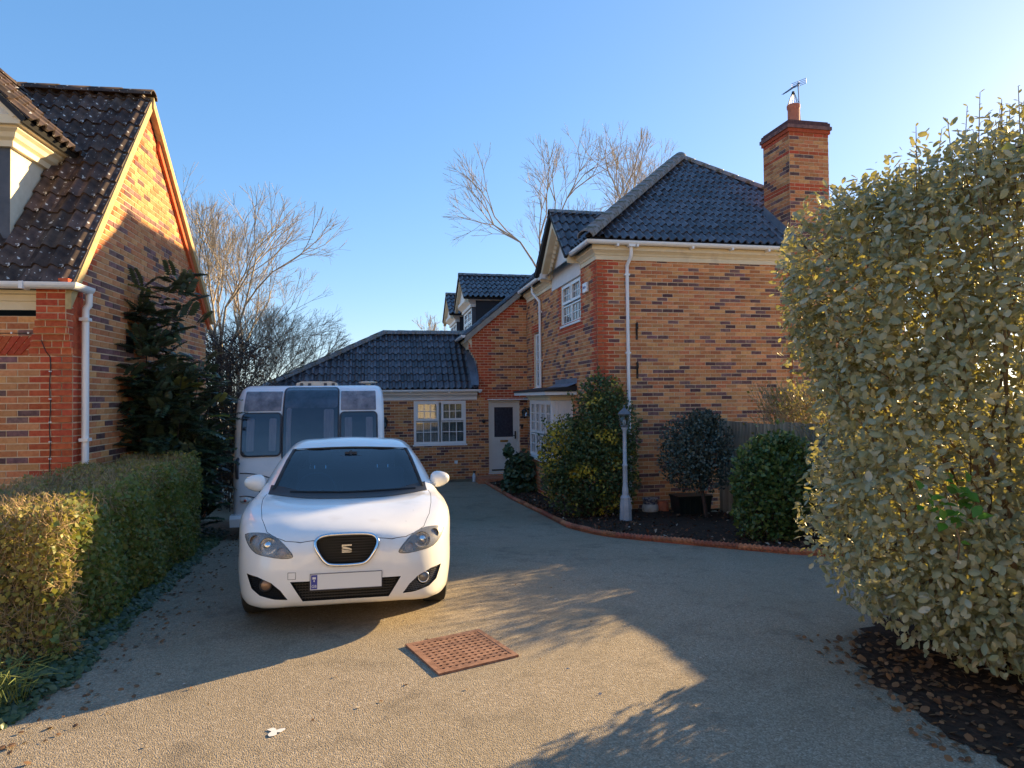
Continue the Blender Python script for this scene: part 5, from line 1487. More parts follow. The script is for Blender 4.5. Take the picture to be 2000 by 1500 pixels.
# skirt, front locker line, lamps, grab handles
mb = MB(); q = [(-.06,.28),(-.075,.40),(-.05,.45),(.12,.45),(.12,.28)]
mb.prism(q, lambda p: (-1.13, p[0], p[1]), lambda p: (1.13, p[0], p[1])); mb.build('skirt', ['gel_white'], cv)
for s in (-1, 1):
    mb = MB(); mb.tube([(s*1.035,.05,.985),(s*1.035,-.03,1.0),(s*1.035,-.005,1.25),(s*1.035,.08,1.27)], .022, 8); mb.build('grab_handle', ['caravan_rubber'], cv, smooth=True)
    lm = MB(); lm.lathe([(.075,.03),(.078,-.02),(.06,-.035),(.001,-.04)], 18, (s*.92,.0,.66), axis='y', cap=False); lm.v = [(x, y, .66 + (z-.66)*.55) for x, y, z in lm.v]; lo = lm.build('front_lamp', ['lamp_clear'], cv, smooth=True)
    lm = MB(); lm.lathe([(.022,-.035),(.02,-.048),(.001,-.05)], 12, (s*.92,.0,.66), axis='y', cap=False); lm.build('lamp_lens', ['lamp_red'], lo, smooth=True)
    mb = MB(); pts = []
    for k in range(13):
        t = k/12; x = s*(1.0 - .62*t); z = 1.06 - .17*t*t; p, nn = cprof_z(z); pts.append((x, p[0] - .004, z))
    mb.tube(pts, .008, 6)
    pts = []
    for k in range(9):
        t = k/8; x = s*(1.0 - .40*t); z = .72 - .16*t*t + .02*math.sin(3*t); p, nn = cprof_z(z); pts.append((x, p[0] - .004, z))
    mb.tube(pts, .007, 6); mb.build('moulding_line', ['caravan_rubber' if s < 0 else 'gel_white'], cv, smooth=True)
    mb = MB(); mb.box(s*1.105 if s > 0 else -1.125, 1.125 if s > 0 else -1.105, 1.0, 2.0, 1.25, 1.85); mb.box(s*1.105 if s > 0 else -1.125, 1.125 if s > 0 else -1.105, 3.0, 4.2, 1.25, 1.85); mb.build('side_window', ['acrylic_haze'], cv)
    mb = MB(); mb.lathe([(.20,-.08),(.30,-.085),(.32,-.06),(.32,.06),(.30,.085),(.20,.08)], 28, (s*.98, 2.9, .32), axis='x'); mb.build('wheel', ['tyre'], cv)
mb = MB(); p, nn = cprof_z(1.19); mb.lathe([(.02,-.0),(.016,-.03)], 10, (-.30,p[0],1.16), axis='y'); mb.build('locker_lock', ['caravan_rubber'], cv)
mb = MB(); mb.prism([(-.33,2.36),(.37,2.36),(.34,2.425),(.25,2.45),(-.22,2.45),(-.31,2.425)], lambda p: (p[0],1.35,p[1]), lambda p: (p[0],2.2,p[1])); rv = mb.build('roof_vent', ['roof_vent'], cv)
for x in (-.23,-.10,.16,.29):
    mb = MB(); mb.box(x-.025,x+.025,1.338,1.349,2.375,2.42); mb.build('vent_slot', ['caravan_rubber'], rv)
mb = MB(); mb.lathe([(.04,0),(.04,.045)], 12, (.88,1.5,2.36)); mb.lathe([(.04,.045),(.16,.062),(.17,.075),(.1,.09),(.001,.092)], 24, (.88,1.5,2.36)); mb.build('roof_aerial', ['roof_vent'], cv, smooth=True)

# ============================================================ garden fence
FD = Vector((.199, -.98, 0)).normalized(); F0 = Vector((3.96, 12.64, 0)); FN = Vector((-FD.y, FD.x, 0))
fence = thing('garden_fence', 'weathered grey close-boarded timber fence running from the house wall towards the tall bush', 'fence', (0,0,0))
tops = [1.24, 1.29, 1.50, 1.56, 1.62, 1.66]  # last two panels stand unseen, added to block a streak of sunlight
rndf = random.Random(5)
bc = {}
for i in range(6):
    p0 = F0 + FD * (1.83*i + .03)
    for j in range(17):
        d = .02 + j*.1077; p = p0 + FD*d; g0 = gz(p.y) - .02
        h = tops[i] - g0 + rndf.uniform(-.006, .006); key = round(h, 2)
        if key not in bc:
            m = MB(); m.box(-.056,.056,-.011,.011,0,key); bc[key] = m.mesh('fence_board', ['fence_wood'])
        link('fence_board', bc[key], fence, (p.x, p.y, g0), (0, 0, math.atan2(FD.y, FD.x) + R(9)))
    m = MB(); q = p0 - FD*.0; m.box(-.05,.05,-.05,.05,gz(q.y)-.05,tops[i]+.05); m.build('fence_post', ['fence_wood'], fence, loc=(q.x + FN.x*.07, q.y + FN.y*.07, 0), rot=(0,0,math.atan2(FD.y, FD.x)))
    for zr in (.25, .9, 1.5):
        a = p0; b_ = p0 + FD*1.8; m = MB(); m.tube([a + FN*.045 + Z*(tops[i]-1.75+zr), b_ + FN*.045 + Z*(tops[i]-1.75+zr)], .03, 4); m.build('fence_rail', ['fence_wood'], fence)

# ============================================================ vegetation helpers
T4 = (np.array([(0,0,0),(-.5,.45,.10),(0,1,-.06),(.5,.45,.10)]), np.array([(0,2,1),(0,3,2)]))
T8 = (np.array([(0,0,0),(-.36,.22,.06),(-.46,.55,.10),(0,.5,.0),(.46,.55,.10),(.36,.22,.06),(0,1,-.14)]), np.array([(0,3,1),(1,3,2),(2,3,6),(0,5,3),(5,4,3),(4,6,3)]))
_tm = [(0,0,0),(0,.2,.02),(0,.5,.03),(0,.8,-.05),(0,1,-.16)]; _te = [(.27,.18,-.02),(.42,.48,-.07),(.30,.80,-.13)]
T12 = (np.array(_tm + _te + [(-a, b, c) for a, b, c in _te]), np.array([(0,5,1),(1,5,6),(1,6,2),(2,6,7),(2,7,3),(3,7,4),(0,1,8),(1,9,8),(1,2,9),(2,10,9),(2,3,10),(3,4,10)]))
def clump(P, f, seed):
    r = np.random.default_rng(seed); o = np.zeros(len(P))
    for k in range(5):
        w = unit(r.normal(size=3))*f*(1 + .5*k); o += np.sin(P@w + r.uniform(0, 6.28))/(1 + .35*k)
    return o/2.6
def unit(a): return a / np.maximum(1e-9, np.linalg.norm(a, axis=-1, keepdims=True))
def leaf_arrays(P, D, Nn, S, tmpl, W=.5):
    tv, tf = tmpl; D = unit(D); Xv = unit(np.cross(D, Nn)); Zv = np.cross(Xv, D); n = len(P)
    V = P[:,None,:] + S[:,None,None]*(tv[None,:,0,None]*W*2*Xv[:,None,:] + tv[None,:,1,None]*D[:,None,:] + tv[None,:,2,None]*Zv[:,None,:])
    F = tf[None] + (np.arange(n)*len(tv))[:,None,None]
    return V.reshape(-1,3), F.reshape(-1,3)
def twig_arrays(A, B_, ra, rb, n=3):
    """many straight tapering sticks"""
    A = np.asarray(A, float); B_ = np.asarray(B_, float); d = unit(B_ - A); up = np.tile([0,0,1.], (len(A),1)); up[np.abs(d[:,2]) > .9] = [1,0,0]
    e1 = unit(np.cross(d, up)); e2 = np.cross(d, e1); V = []; 
    ang = 2*np.pi*np.arange(n)/n
    off = e1[:,None,:]*np.cos(ang)[None,:,None] + e2[:,None,:]*np.sin(ang)[None,:,None]
    ra = np.broadcast_to(np.asarray(ra, float), (len(A),)); rb = np.broadcast_to(np.asarray(rb, float), (len(A),))
    V = np.concatenate([A[:,None]+off*ra[:,None,None], B_[:,None]+off*rb[:,None,None]], 1).reshape(-1,3)
    f = []
    for k in range(n):
        a, b = k, (k+1) % n; f += [(a, b, b+n), (a, b+n, a+n)]
    F = np.array(f)[None] + (np.arange(len(A))*2*n)[:,None,None]
    return V, F.reshape(-1,3)
def join(parts):
    V = []; F = []; o = 0
    for v, f in parts: V.append(v); F.append(f + o); o += len(v)
    return np.concatenate(V), np.concatenate(F)
def lobes(dirs, seed, k=9, amp=.18):
    r = np.random.default_rng(seed); c = unit(r.normal(size=(k,3))); w = r.uniform(-1,1,k)
    return 1 + amp*np.sum(w[None]*np.exp(-((1-dirs@c.T)/.12)), 1)
def blob(n, c, rad, seed, p=2.4, shell=(.72,1.0), amp=.16, zmin=None, lobek=14):
    """points in the outer layer of a lumpy super-ellipsoid, with outward directions"""
    r = np.random.default_rng(seed); d = unit(r.normal(size=(n,3))); rad = np.array(rad)
    k = (np.abs(d)**p).sum(1)**(-1/p); t = r.uniform(shell[0]**2, shell[1]**2, n)**.5
    P = d*(k*t*lobes(d, seed+1, lobek, amp))[:,None]*rad + np.array(c); N_ = unit(d/rad)
    if zmin is not None:
        m = P[:,2] > zmin; P = P[m]; N_ = N_[m]
    return P, N_
def orient(N_, seed, out=.5, up=.4, rnd=.6, droop=0.0):
    r = np.random.default_rng(seed); D = N_*out + np.array([0,0,up]) + r.normal(size=N_.shape)*rnd; D[:,2] -= droop
    Nn = N_*.8 + np.array([0,0,.6]) + r.normal(size=N_.shape)*.45
    return unit(D), unit(Nn)
def foliage(name, parent, P, N_, size, mname, seed, tmpl=T4, W=.5, jit=.3, out=.5, up=.4, rnd=.6, droop=0., ret=False):
    r = np.random.default_rng(seed); D, Nn = orient(N_, seed+5, out, up, rnd, droop); S = size*r.uniform(1-jit, 1+jit, len(P))
    V, F = leaf_arrays(P, D, Nn, S, tmpl, W)
    return stuff(link(name, np_mesh(name, V, F, [mname]), parent))
def stems(parent, segs, mname, name='stem'):
    A, B_, ra, rb = zip(*segs); V, F = twig_arrays(A, B_, ra, rb, 5); return stuff(link(name, np_mesh(name, V, F, [mname]), parent))

leafmat('leaf_elaeagnus', [(.17,.19,.11),(.26,.28,.18),(.37,.37,.27),(.21,.23,.12),(.40,.35,.20)], (.50,.48,.38), trans=.20, rough=.5, tcol=(.60,.54,.09))
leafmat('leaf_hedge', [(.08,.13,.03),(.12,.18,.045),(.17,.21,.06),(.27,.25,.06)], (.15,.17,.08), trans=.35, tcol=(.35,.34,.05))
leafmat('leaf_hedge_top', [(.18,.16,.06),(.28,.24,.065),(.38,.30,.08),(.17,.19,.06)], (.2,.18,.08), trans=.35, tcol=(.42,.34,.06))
leafmat('leaf_mahonia', [(.03,.052,.03),(.05,.085,.045),(.08,.12,.055),(.036,.068,.06),(.11,.15,.045)], (.07,.10,.06), trans=.18, rough=.32, spec=.55)
leafmat('leaf_mahonia_new', [(.20,.22,.04),(.28,.28,.05)], (.2,.22,.08), trans=.35)
leafmat('leaf_euonymus', [(.045,.075,.03),(.075,.115,.04),(.11,.15,.045),(.06,.095,.045)], (.12,.15,.06), trans=.25, rough=.4, big=((.55,.40,.04), 2.2, .545))
leafmat('leaf_topiary', [(.05,.07,.055),(.08,.105,.085),(.12,.15,.12)], (.06,.08,.06), trans=.15, rough=.45)
leafmat('leaf_laurel', [(.05,.10,.028),(.085,.145,.035),(.14,.19,.045)], (.10,.14,.05), trans=.3, rough=.35, spec=.5)
leafmat('leaf_ivy', [(.035,.065,.03),(.06,.10,.04),(.11,.14,.06)], (.06,.09,.05), trans=.2, rough=.38)
leafmat('leaf_bright', [(.07,.19,.02),(.11,.26,.03)], (.10,.2,.05), trans=.4, rough=.4)
leafmat('leaf_gold', [(.40,.36,.09),(.50,.42,.11),(.28,.28,.08)], (.3,.26,.1), trans=.4)
leafmat('leaf_dead', [(.16,.08,.035),(.24,.13,.06),(.11,.06,.035)], (.2,.13,.07), trans=.15, rough=.8)
leafmat('leaf_branch', [(.04,.08,.02),(.06,.10,.03),(.30,.24,.04)], (.08,.11,.03), trans=.45, tcol=(.3,.34,.04))
mat('twig_brown', (.14,.095,.055), (.24,.17,.10), rough=.9, scale=12, rand=.3)
mat('twig_tan', (.30,.21,.11), (.42,.31,.17), rough=.9, scale=12, rand=.3)
mat('twig_dark', (.05,.035,.028), (.09,.06,.05), rough=.9, scale=12, rand=.3)
mat('bark_grey', (.30,.24,.17), (.45,.38,.28), rough=.9, scale=9, rand=.2, bump=.3)
mat('grass_blade', (.10,.15,.03), (.22,.24,.06), rough=.7, scale=3, rand=.3)

# ------------------------------------------------------------ the tall silver-leaved bush on the right
def big_bush():
    c0 = np.array((3.22, 4.32, 0)); t = thing('elaeagnus_bush', 'very tall bush of silvery grey-green oval leaves filling the right edge', 'bush', (c0[0], c0[1], 0))
    Ps = []; Ns = []
    for n, c, rad, sd in ((24000, (0,0,1.72), (1.24,1.0,1.55), 3), (8000, (.35,-.35,2.1), (1.0,.85,1.42), 4), (5200, (-.48,.25,2.35), (.74,.62,.80), 5), (5000, (.35,-.5,.70), (1.10,.78,.62), 6), (14000, (-.02,.02,.86), (1.18,.93,.80), 12), (6500, (-.62,.18,2.45), (.66,.60,.72), 13), (4200,(-.1,-.1,2.6),(.95,.8,.85),8), (3500,(0,0,1.6),(.85,.7,1.3),10)):
        P, N_ = blob(n, c, rad, sd, p=2.7, shell=(.74,1.03), amp=.14, zmin=.08); Ps.append(P); Ns.append(N_)
    P = np.concatenate(Ps); N_ = np.concatenate(Ns)
    # narrower towards the ground
    s = np.clip(.86 + .16*P[:,2]/.8, .8, 1.0); P[:,0] *= s; P[:,1] *= s
    # bare, twiggy hollow where the stems show
    r = np.random.default_rng(77)
    h = np.array([[-.62,-.75,1.32],[-.35,-.8,.75],[.1,-1.0,.35]])
    d = np.min(np.linalg.norm(P[:,None]-h[None], axis=2), 1); keep = ((d > .26) | (r.random(len(P)) < .40)) & ((clump(P, 8.0, 5) > -.16) | (r.random(len(P)) < .30)); P = P[keep]; N_ = N_[keep]
    D, Nn = orient(N_, 9, .50, .15, .75, .20); S = .056*r.uniform(.5, 1.35, len(P))
    # upright new shoots along the top
    seg = []; LP = []; LD = []; LN = []; LS_ = []
    for i in range(90):
        a = r.uniform(0, 2*np.pi); rr = r.uniform(0, .95); x, y = rr*1.05*np.cos(a), rr*.85*np.sin(a); z0 = 1.72 + 1.5*(1 - rr**2.7)**.37 - .15
        hgt = r.uniform(.18, .55)*(1.15 if rr < .6 else .7); tip = np.array([x + r.normal()*.07, y + r.normal()*.07, z0 + hgt]); b = np.array([x, y, z0 - .15])
        seg.append((b, tip, .006, .002)); k = int(hgt/.032)
        for j in range(k):
            f = (j + 1)/k; q = b + (tip - b)*f; a2 = j*2.4; o = np.array([np.cos(a2), np.sin(a2), .75])
            LP.append(q); LD.append(o); LN.append(np.array([-np.cos(a2)*.6, -np.sin(a2)*.6, 1])); LS_.append(.052*(1.1 - .5*f))
    P2 = np.concatenate([P, LP]); D2 = np.concatenate([D, unit(np.array(LD))]); N2 = np.concatenate([Nn, unit(np.array(LN))]); S2 = np.concatenate([S, LS_])
    V, F = leaf_arrays(P2, D2, N2, S2, T12, .34)
    cam_ = np.array([0, 0, CAM_H]) - np.array([c0[0], c0[1], 0]); dist = np.linalg.norm(P2 - cam_, axis=1)
    wp = P2 + np.array([c0[0], c0[1], 0]); vis = (np.abs(wp[:,0]/wp[:,1]) < .76)
    order = np.argsort(np.where(vis, dist, 99))[:300]
    rest = np.setdiff1d(np.arange(len(P2)), order)
    fi = (rest[:,None]*12 + np.arange(12)[None]).ravel()
    F2 = F[fi]; used = (rest[:,None]*11 + np.arange(11)[None]).ravel(); remap = np.full(len(V), -1); remap[used] = np.arange(len(used))
    fol = stuff(link('leaf', np_mesh('leaf_mass', V[used], remap[F2], ['leaf_elaeagnus'], smooth=True), t))
    # single leaves nearest to the camera, sharing one mesh
    tv, tf = T12; me = np_mesh('leaf', tv*np.array([.68,1,1]), tf, ['leaf_elaeagnus'], smooth=True)
    for i in order:
        d_ = Vector(D2[i]); x_ = d_.cross(Vector(N2[i])).normalized(); z_ = x_.cross(d_); s_ = float(S2[i])
        o = link('leaf', me, t); o.matrix_local = Matrix(((x_.x*s_, d_.x*s_, z_.x*s_, P2[i][0]), (x_.y*s_, d_.y*s_, z_.y*s_, P2[i][1]), (x_.z*s_, d_.z*s_, z_.z*s_, P2[i][2]), (0,0,0,1)))
    for i in range(26):
        a = r.uniform(0, 2*np.pi); b = np.array([.25*np.cos(a), .2*np.sin(a), -.02]); cur = b
        tgt = P[r.integers(len(P))]*np.array([.95,.95,.95]); 
        for k in range(5):
            nx = b + (tgt - b)*((k+1)/5) + r.normal(size=3)*.05; seg.append((cur, nx, .022*(1-k/6), .022*(1-(k+1)/6))); cur = nx
    for i in range(500):
        q = P[r.integers(len(P))]; b = q*np.array([.8,.8,.93]); seg.append((b, q, .005, .002))
    stems(t, seg, 'twig_brown', 'branch')
    return t
big_bush()
def weed():
    t = thing('green_shoot', 'bright green leafy shoot poking out of the silvery bush', 'plant', (2.22, 3.38, 0)); r = np.random.default_rng(4)
    seg = [((.35,.5,.6),(.12,.1,.95),.006,.005),((.12,.1,.95),(0,0,1.2),.005,.003)]; stems(t, seg, 'twig_brown')
    tv, tf = T8; me = np_mesh('leaf', tv*np.array([.7,1,1]), tf, ['leaf_bright'], smooth=True)
    for i in range(38):
        p = Vector((r.normal()*.06, r.normal()*.05 - .02, 1.18 + r.normal()*.07)); d_ = Vector((r.normal()*.7 - .3, r.normal()*.5 - .5, r.normal()*.5)).normalized(); x_ = d_.cross(Vector((r.normal()*.3, -.5, 1))).normalized(); z_ = x_.cross(d_); s_ = .075*r.uniform(.7,1.2)
        o = link('leaf', me, t); o.matrix_local = Matrix(((x_.x*s_, d_.x*s_, z_.x*s_, p.x), (x_.y*s_, d_.y*s_, z_.y*s_, p.y), (x_.z*s_, d_.z*s_, z_.z*s_, p.z), (0,0,0,1)))
weed()
def overhang():
    t = thing('overhanging_branch', 'thin branch with a few long pointed leaves reaching in at the upper right edge', 'branch', (2.3, 2.45, 2.6)); r = np.random.default_rng(8)
    stems(t, [((0,0,.10),(-.25,-.05,.08),.006,.005),((-.25,-.05,.08),(-.47,-.08,.02),.005,.003),((.0,0,.1),(.6,.6,-.1),.006,.010),((.6,.6,-.1),(.95,1.4,-1.0),.010,.014),((.95,1.4,-1.0),(1.0,1.6,-2.55),.014,.02)], 'twig_dark', 'twig')
    tv, tf = T8; me = np_mesh('leaf', tv*np.array([.52,1,1]), tf, ['leaf_branch'], smooth=True)
    for (x, y, z, dx, dz, s_) in ((-.47,-.08,.02,-1,-.15,.085),(-.43,-.08,.03,-.6,.8,.05),(-.40,-.07,.04,-.8,-.5,.09),(-.34,-.06,.06,-.6,-.8,.10),(-.30,-.06,.06,.1,-.9,.10),(-.24,-.05,.07,-.35,-.9,.12),(-.2,-.05,.08,.4,-.8,.08),(-.12,-.03,.09,-.2,-.9,.11),(-.06,-.03,.09,.5,.7,.06)):
        d_ = Vector((dx, r.normal()*.3, dz)).normalized(); x_ = d_.cross(Vector((.1, -1, .5))).normalized(); z_ = x_.cross(d_)
        o = link('leaf', me, t); o.matrix_local = Matrix(((x_.x*s_, d_.x*s_, z_.x*s_, x), (x_.y*s_, d_.y*s_, z_.y*s_, y), (x_.z*s_, d_.z*s_, z_.z*s_, z), (0,0,0,1)))
overhang()

# ------------------------------------------------------------ clipped hedge on the left
def hedge():
    t = thing('clipped_hedge', 'clipped box-shaped hedge along the drive edge in front of the left house, twiggy on top', 'hedge', (-3.9, 6.2, 0)); O = np.array([-3.9, 6.2, 0])
    r = np.random.default_rng(12)
    def right(y): return np.interp(y, [3.9,4.3,6,8.6], [-2.95,-2.93,-3.38,-4.08])
    def left(y): return np.interp(y, [3.9,5.9,9], [-4.4,-4.62,-5.0])
    def top(y): return 1.03 + .02*np.sin(y*3)
    Y0, Y1 = 4.25, 8.65
    def g(y): return np.interp(y, [-60,4.6,5.2,6,7.5,9,11], [0,0,-.018,-.07,-.165,-.27,-.42]) 
    def sides(n, kind):
        y = r.uniform(Y0, Y1, n); f = r.uniform(0, 1, n)
        if kind == 'right':
            z = g(y) + (top(y) - g(y))*f; x = right(y) + .05*np.sin(y*5 + z*4)*.6 - np.maximum(0, z - top(y) + .14)**2*5; N_ = np.tile([.97,-.25,0.], (n,1))
        elif kind == 'front':
            x = left(Y0) + (right(Y0) - left(Y0))*f; z = r.uniform(0, 1, n)*top(Y0); y = Y0 + .06*np.sin(x*6 + z*3) + np.maximum(0, z - top(y) + .14)**2*5 + np.maximum(0, x + 3.1)**2*4; N_ = np.tile([.1,-1.,0], (n,1))
        elif kind == 'end':
            x = left(Y1) + (right(Y1) - left(Y1))*f; z = g(np.full(n, Y1)) + r.uniform(0, 1, n)*(top(Y1) + .27); y = np.full(n, Y1) + .05*np.sin(x*7+z*4); N_ = np.tile([0,1.,0], (n,1))
        else:
            x = left(y) + (right(y) - left(y))*f; z = top(y) + .035*np.sin(x*9 + 1)*np.sin(y*7) - np.maximum(0, x - right(y) + .12)**2*6; N_ = np.tile([0,0,1.], (n,1))
        P = np.stack([x, y, z], 1); P -= N_*r.uniform(0, .13, n)[:,None]; return P - O, N_
    parts = []
    P, N_ = sides(26000, 'right'); w = P + O
    # thin, twiggy leaves near the sunny end and the top; thick green further back
    keep = r.random(len(P)) < np.clip(.30 + .7*(w[:,1] - 4.4)/1.2, .25, 1)*np.where(w[:,2] > .92, .6, 1); P = P[keep]; N_ = N_[keep]
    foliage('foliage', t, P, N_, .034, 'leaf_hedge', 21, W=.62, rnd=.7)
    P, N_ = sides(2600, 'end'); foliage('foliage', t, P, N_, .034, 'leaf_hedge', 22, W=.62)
    P, N_ = sides(4200, 'front'); foliage('foliage', t, P, N_, .032, 'leaf_gold', 23, W=.62)  # sunlit gold of the near end is put into the leaf colour
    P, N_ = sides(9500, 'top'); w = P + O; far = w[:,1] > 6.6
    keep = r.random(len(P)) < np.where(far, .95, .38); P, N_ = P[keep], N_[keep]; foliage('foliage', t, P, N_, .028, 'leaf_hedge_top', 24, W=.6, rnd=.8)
    A = []; Bq = []
    for kind, n, L in (('right', 3200, .08), ('front', 5200, .12), ('top', 8000, .075)):
        P, N_ = sides(n, kind); d = unit(N_*.55 + np.array([0,0,.65]) + r.normal(size=P.shape)*.55); A.append(P - d*L*.5); Bq.append(P + d*L*r.uniform(.3,.6,n)[:,None])
    A = np.concatenate(A); Bq = np.concatenate(Bq); V, F = twig_arrays(A, Bq, .0026, .0014); stuff(link('twigs', np_mesh('twigs', V, F, ['twig_tan']), t))
    # inner framework that closes the view through the hedge
    A = []; Bq = []
    for i in range(1500):
        y = r.uniform(Y0+.1, Y1-.1); x = r.uniform(left(y)+.1, right(y)-.1); z = r.uniform(g(y), .75); d = np.array([r.normal()*.06, r.normal()*.06, .12]); A.append((x, y, z)); Bq.append((x+d[0], y+d[1], z+d[2]))
    V, F = twig_arrays(np.array(A) - O, np.array(Bq) - O, .007, .004); stuff(link('branches', np_mesh('branches', V, F, ['twig_dark']), t))
    n = 9000; y = r.uniform(Y0+.12, Y1-.1, n); x = left(y) + .12 + (right(y) - left(y) - .26)*r.random(n); z = g(y) + (.9 - g(y))*r.random(n)
    foliage('foliage', t, np.stack([x, y, z], 1) - O, unit(r.normal(size=(n,3))), .045, 'leaf_hedge', 25, W=.7)
hedge()
def ground_ivy():
    r = np.random.default_rng(31); n = 6500; y = r.uniform(2.6, 10.6, n); e = np.interp(y, [2,4.1,7,10.6], [-2.75,-2.72,-3.50,-4.55]); x = e - np.abs(r.normal(size=n))*.24 + .02*np.sin(y*9)
    z = np.array([gz(q) for q in y]) + .02 + np.clip((e - x), 0, .5)*.30*r.random(n)
    P = np.stack([x, y, z], 1); N_ = unit(np.tile([.35,-.2,1.], (n,1)) + r.normal(size=P.shape)*.3)
    t = stuff(link('ivy_ground_cover', bpy.data.meshes.new('e'), None)); bpy.data.objects.remove(t)
    D = unit(np.cross(N_, r.normal(size=P.shape))); V, F = leaf_arrays(P, D, N_, .040*r.uniform(.5,1.3,n), T12, .8)
    o = stuff(link('ivy_ground_cover', np_mesh('ivy', V, F, ['leaf_ivy'], smooth=True))); tag(o, 'dark ivy creeping along the foot of the clipped hedge', 'ivy')
    n = 650; y = r.uniform(2.4, 10.5, n); e = np.interp(y, [2,4.1,7,10.6], [-2.70,-2.62,-3.4,-4.4]); x = e + r.normal(size=n)*.22
    m = r.random(n) < .8; P = np.stack([x, y, np.array([gz(q) for q in y]) + .014], 1)[m]
    N_ = unit(np.tile([0,0,1.], (len(P),1)) + r.normal(size=P.shape)*.25); D = unit(np.cross(N_, r.normal(size=P.shape))); V, F = leaf_arrays(P, D, N_, .030*r.uniform(.5,1.2,len(P)), T12, .7)
    o = stuff(link('fallen_leaves', np_mesh('fallen', V, F, ['leaf_dead']))); tag(o, 'brown fallen leaves scattered on the drive beside the hedge', 'leaves')
    t = thing('grass_tuft', 'tuft of long green grass at the near end of the hedge', 'grass', (-2.92, 3.78, 0)); A = []; Bq = []; C = []
    for i in range(90):
        a = r.uniform(0, 6.28); b = np.array([r.normal()*.05, r.normal()*.05, 0]); m_ = b + np.array([.07*np.cos(a), .07*np.sin(a), r.uniform(.12,.24)]); e_ = m_ + np.array([.13*np.cos(a), .13*np.sin(a), r.uniform(-.04,.08)]); A += [b, m_]; Bq += [m_, e_]
    V, F = twig_arrays(A, Bq, .0035, .0018); stuff(link('blades', np_mesh('blades', V, F, ['grass_blade']), t))
ground_ivy()

# ------------------------------------------------------------ dark pinnate shrub against the left gable
def mahonia():
    O = np.array([-4.95, 9.15, gz(9.15)]); t = thing('mahonia_shrub', 'large dark evergreen shrub with ferny leaflets against the left gable', 'shrub', tuple(O)); r = np.random.default_rng(41)
    tips = []; seg = []
    for n, c, rad in ((520, (.08,.22,1.25), (.66,.75,1.25)), (120, (-.12,-.05,2.3), (.55,.5,.75)), (80, (.36,.5,1.9), (.42,.6,.9)), (40, (-.22,.05,3.25), (.28,.3,.45)), (34, (.22,.15,3.35), (.36,.4,.62))):
        P, N_ = blob(n, c, rad, int(n), shell=(.55,1.0), amp=.2, zmin=.05); tips.append((P, N_))
    P = np.concatenate([a for a, b in tips]); N_ = np.concatenate([b for a, b in tips])
    # keep clear of the gable wall
    gx = lambda y: -4.955 - .158*(y - 7.45)
    P[:,0] = np.maximum(P[:,0], np.array([gx(y + O[1]) for y in P[:,1]]) - O[0] + .10)
    parts = []; newp = []
    for i in range(len(P)):
        d = unit(N_[i]*np.array([1,1,.5]) + np.array([0,0,.25]) + r.normal(size=3)*.35); L = r.uniform(.24,.42); m = 8
        side = unit(np.cross(d, [0,0,1.])); up = np.cross(side, d)
        k = np.arange(1, m+1)/m; q = P[i] - d*L*.3 + np.outer(k*L, d) + np.outer(-.22*L*k**2, [0,0,1.])
        LP = np.concatenate([q, q]); LD = np.concatenate([np.tile(side*.9 + d*.45, (m,1)), np.tile(-side*.9 + d*.45, (m,1))]) + np.array([0,0,-.25]); LN = np.tile(up, (2*m,1)) + r.normal(size=(2*m,3))*.15
        S = .115*np.concatenate([1 - .5*np.abs(k-.45), 1 - .5*np.abs(k-.45)])*r.uniform(.8,1.2)
        (newp if r.random() < .05 and P[i][2] > .9 else parts).append((LP, LD, LN, S)); seg.append((P[i]-d*L*.35, q[-1], .004, .002))
    for lst, mn in ((parts, 'leaf_mahonia'), (newp, 'leaf_mahonia_new')):
        if lst:
            LP, LD, LN, S = (np.concatenate(z) for z in zip(*lst)); V, F = leaf_arrays(LP, LD, LN, S, T4, .34); stuff(link('foliage', np_mesh('foliage', V, F, [mn]), t))
    n = 4200; P2, N2 = blob(n, (.12,.25,1.2), (.62,.6,1.15), 77, shell=(.2,.8), zmin=.02); P2[:,0] = np.maximum(P2[:,0], -.5); foliage('foliage', t, P2, N2, .11, 'leaf_mahonia', 44, W=.3)
    for i in range(30):
        e = P[r.integers(len(P))]; b = np.array([.1*r.normal(), .1*r.normal(), 0]); m_ = (b + e)/2 + r.normal(size=3)*.08; seg += [(b, m_, .018, .012), (m_, e, .012, .005)]
    stems(t, seg, 'twig_dark')
mahonia()

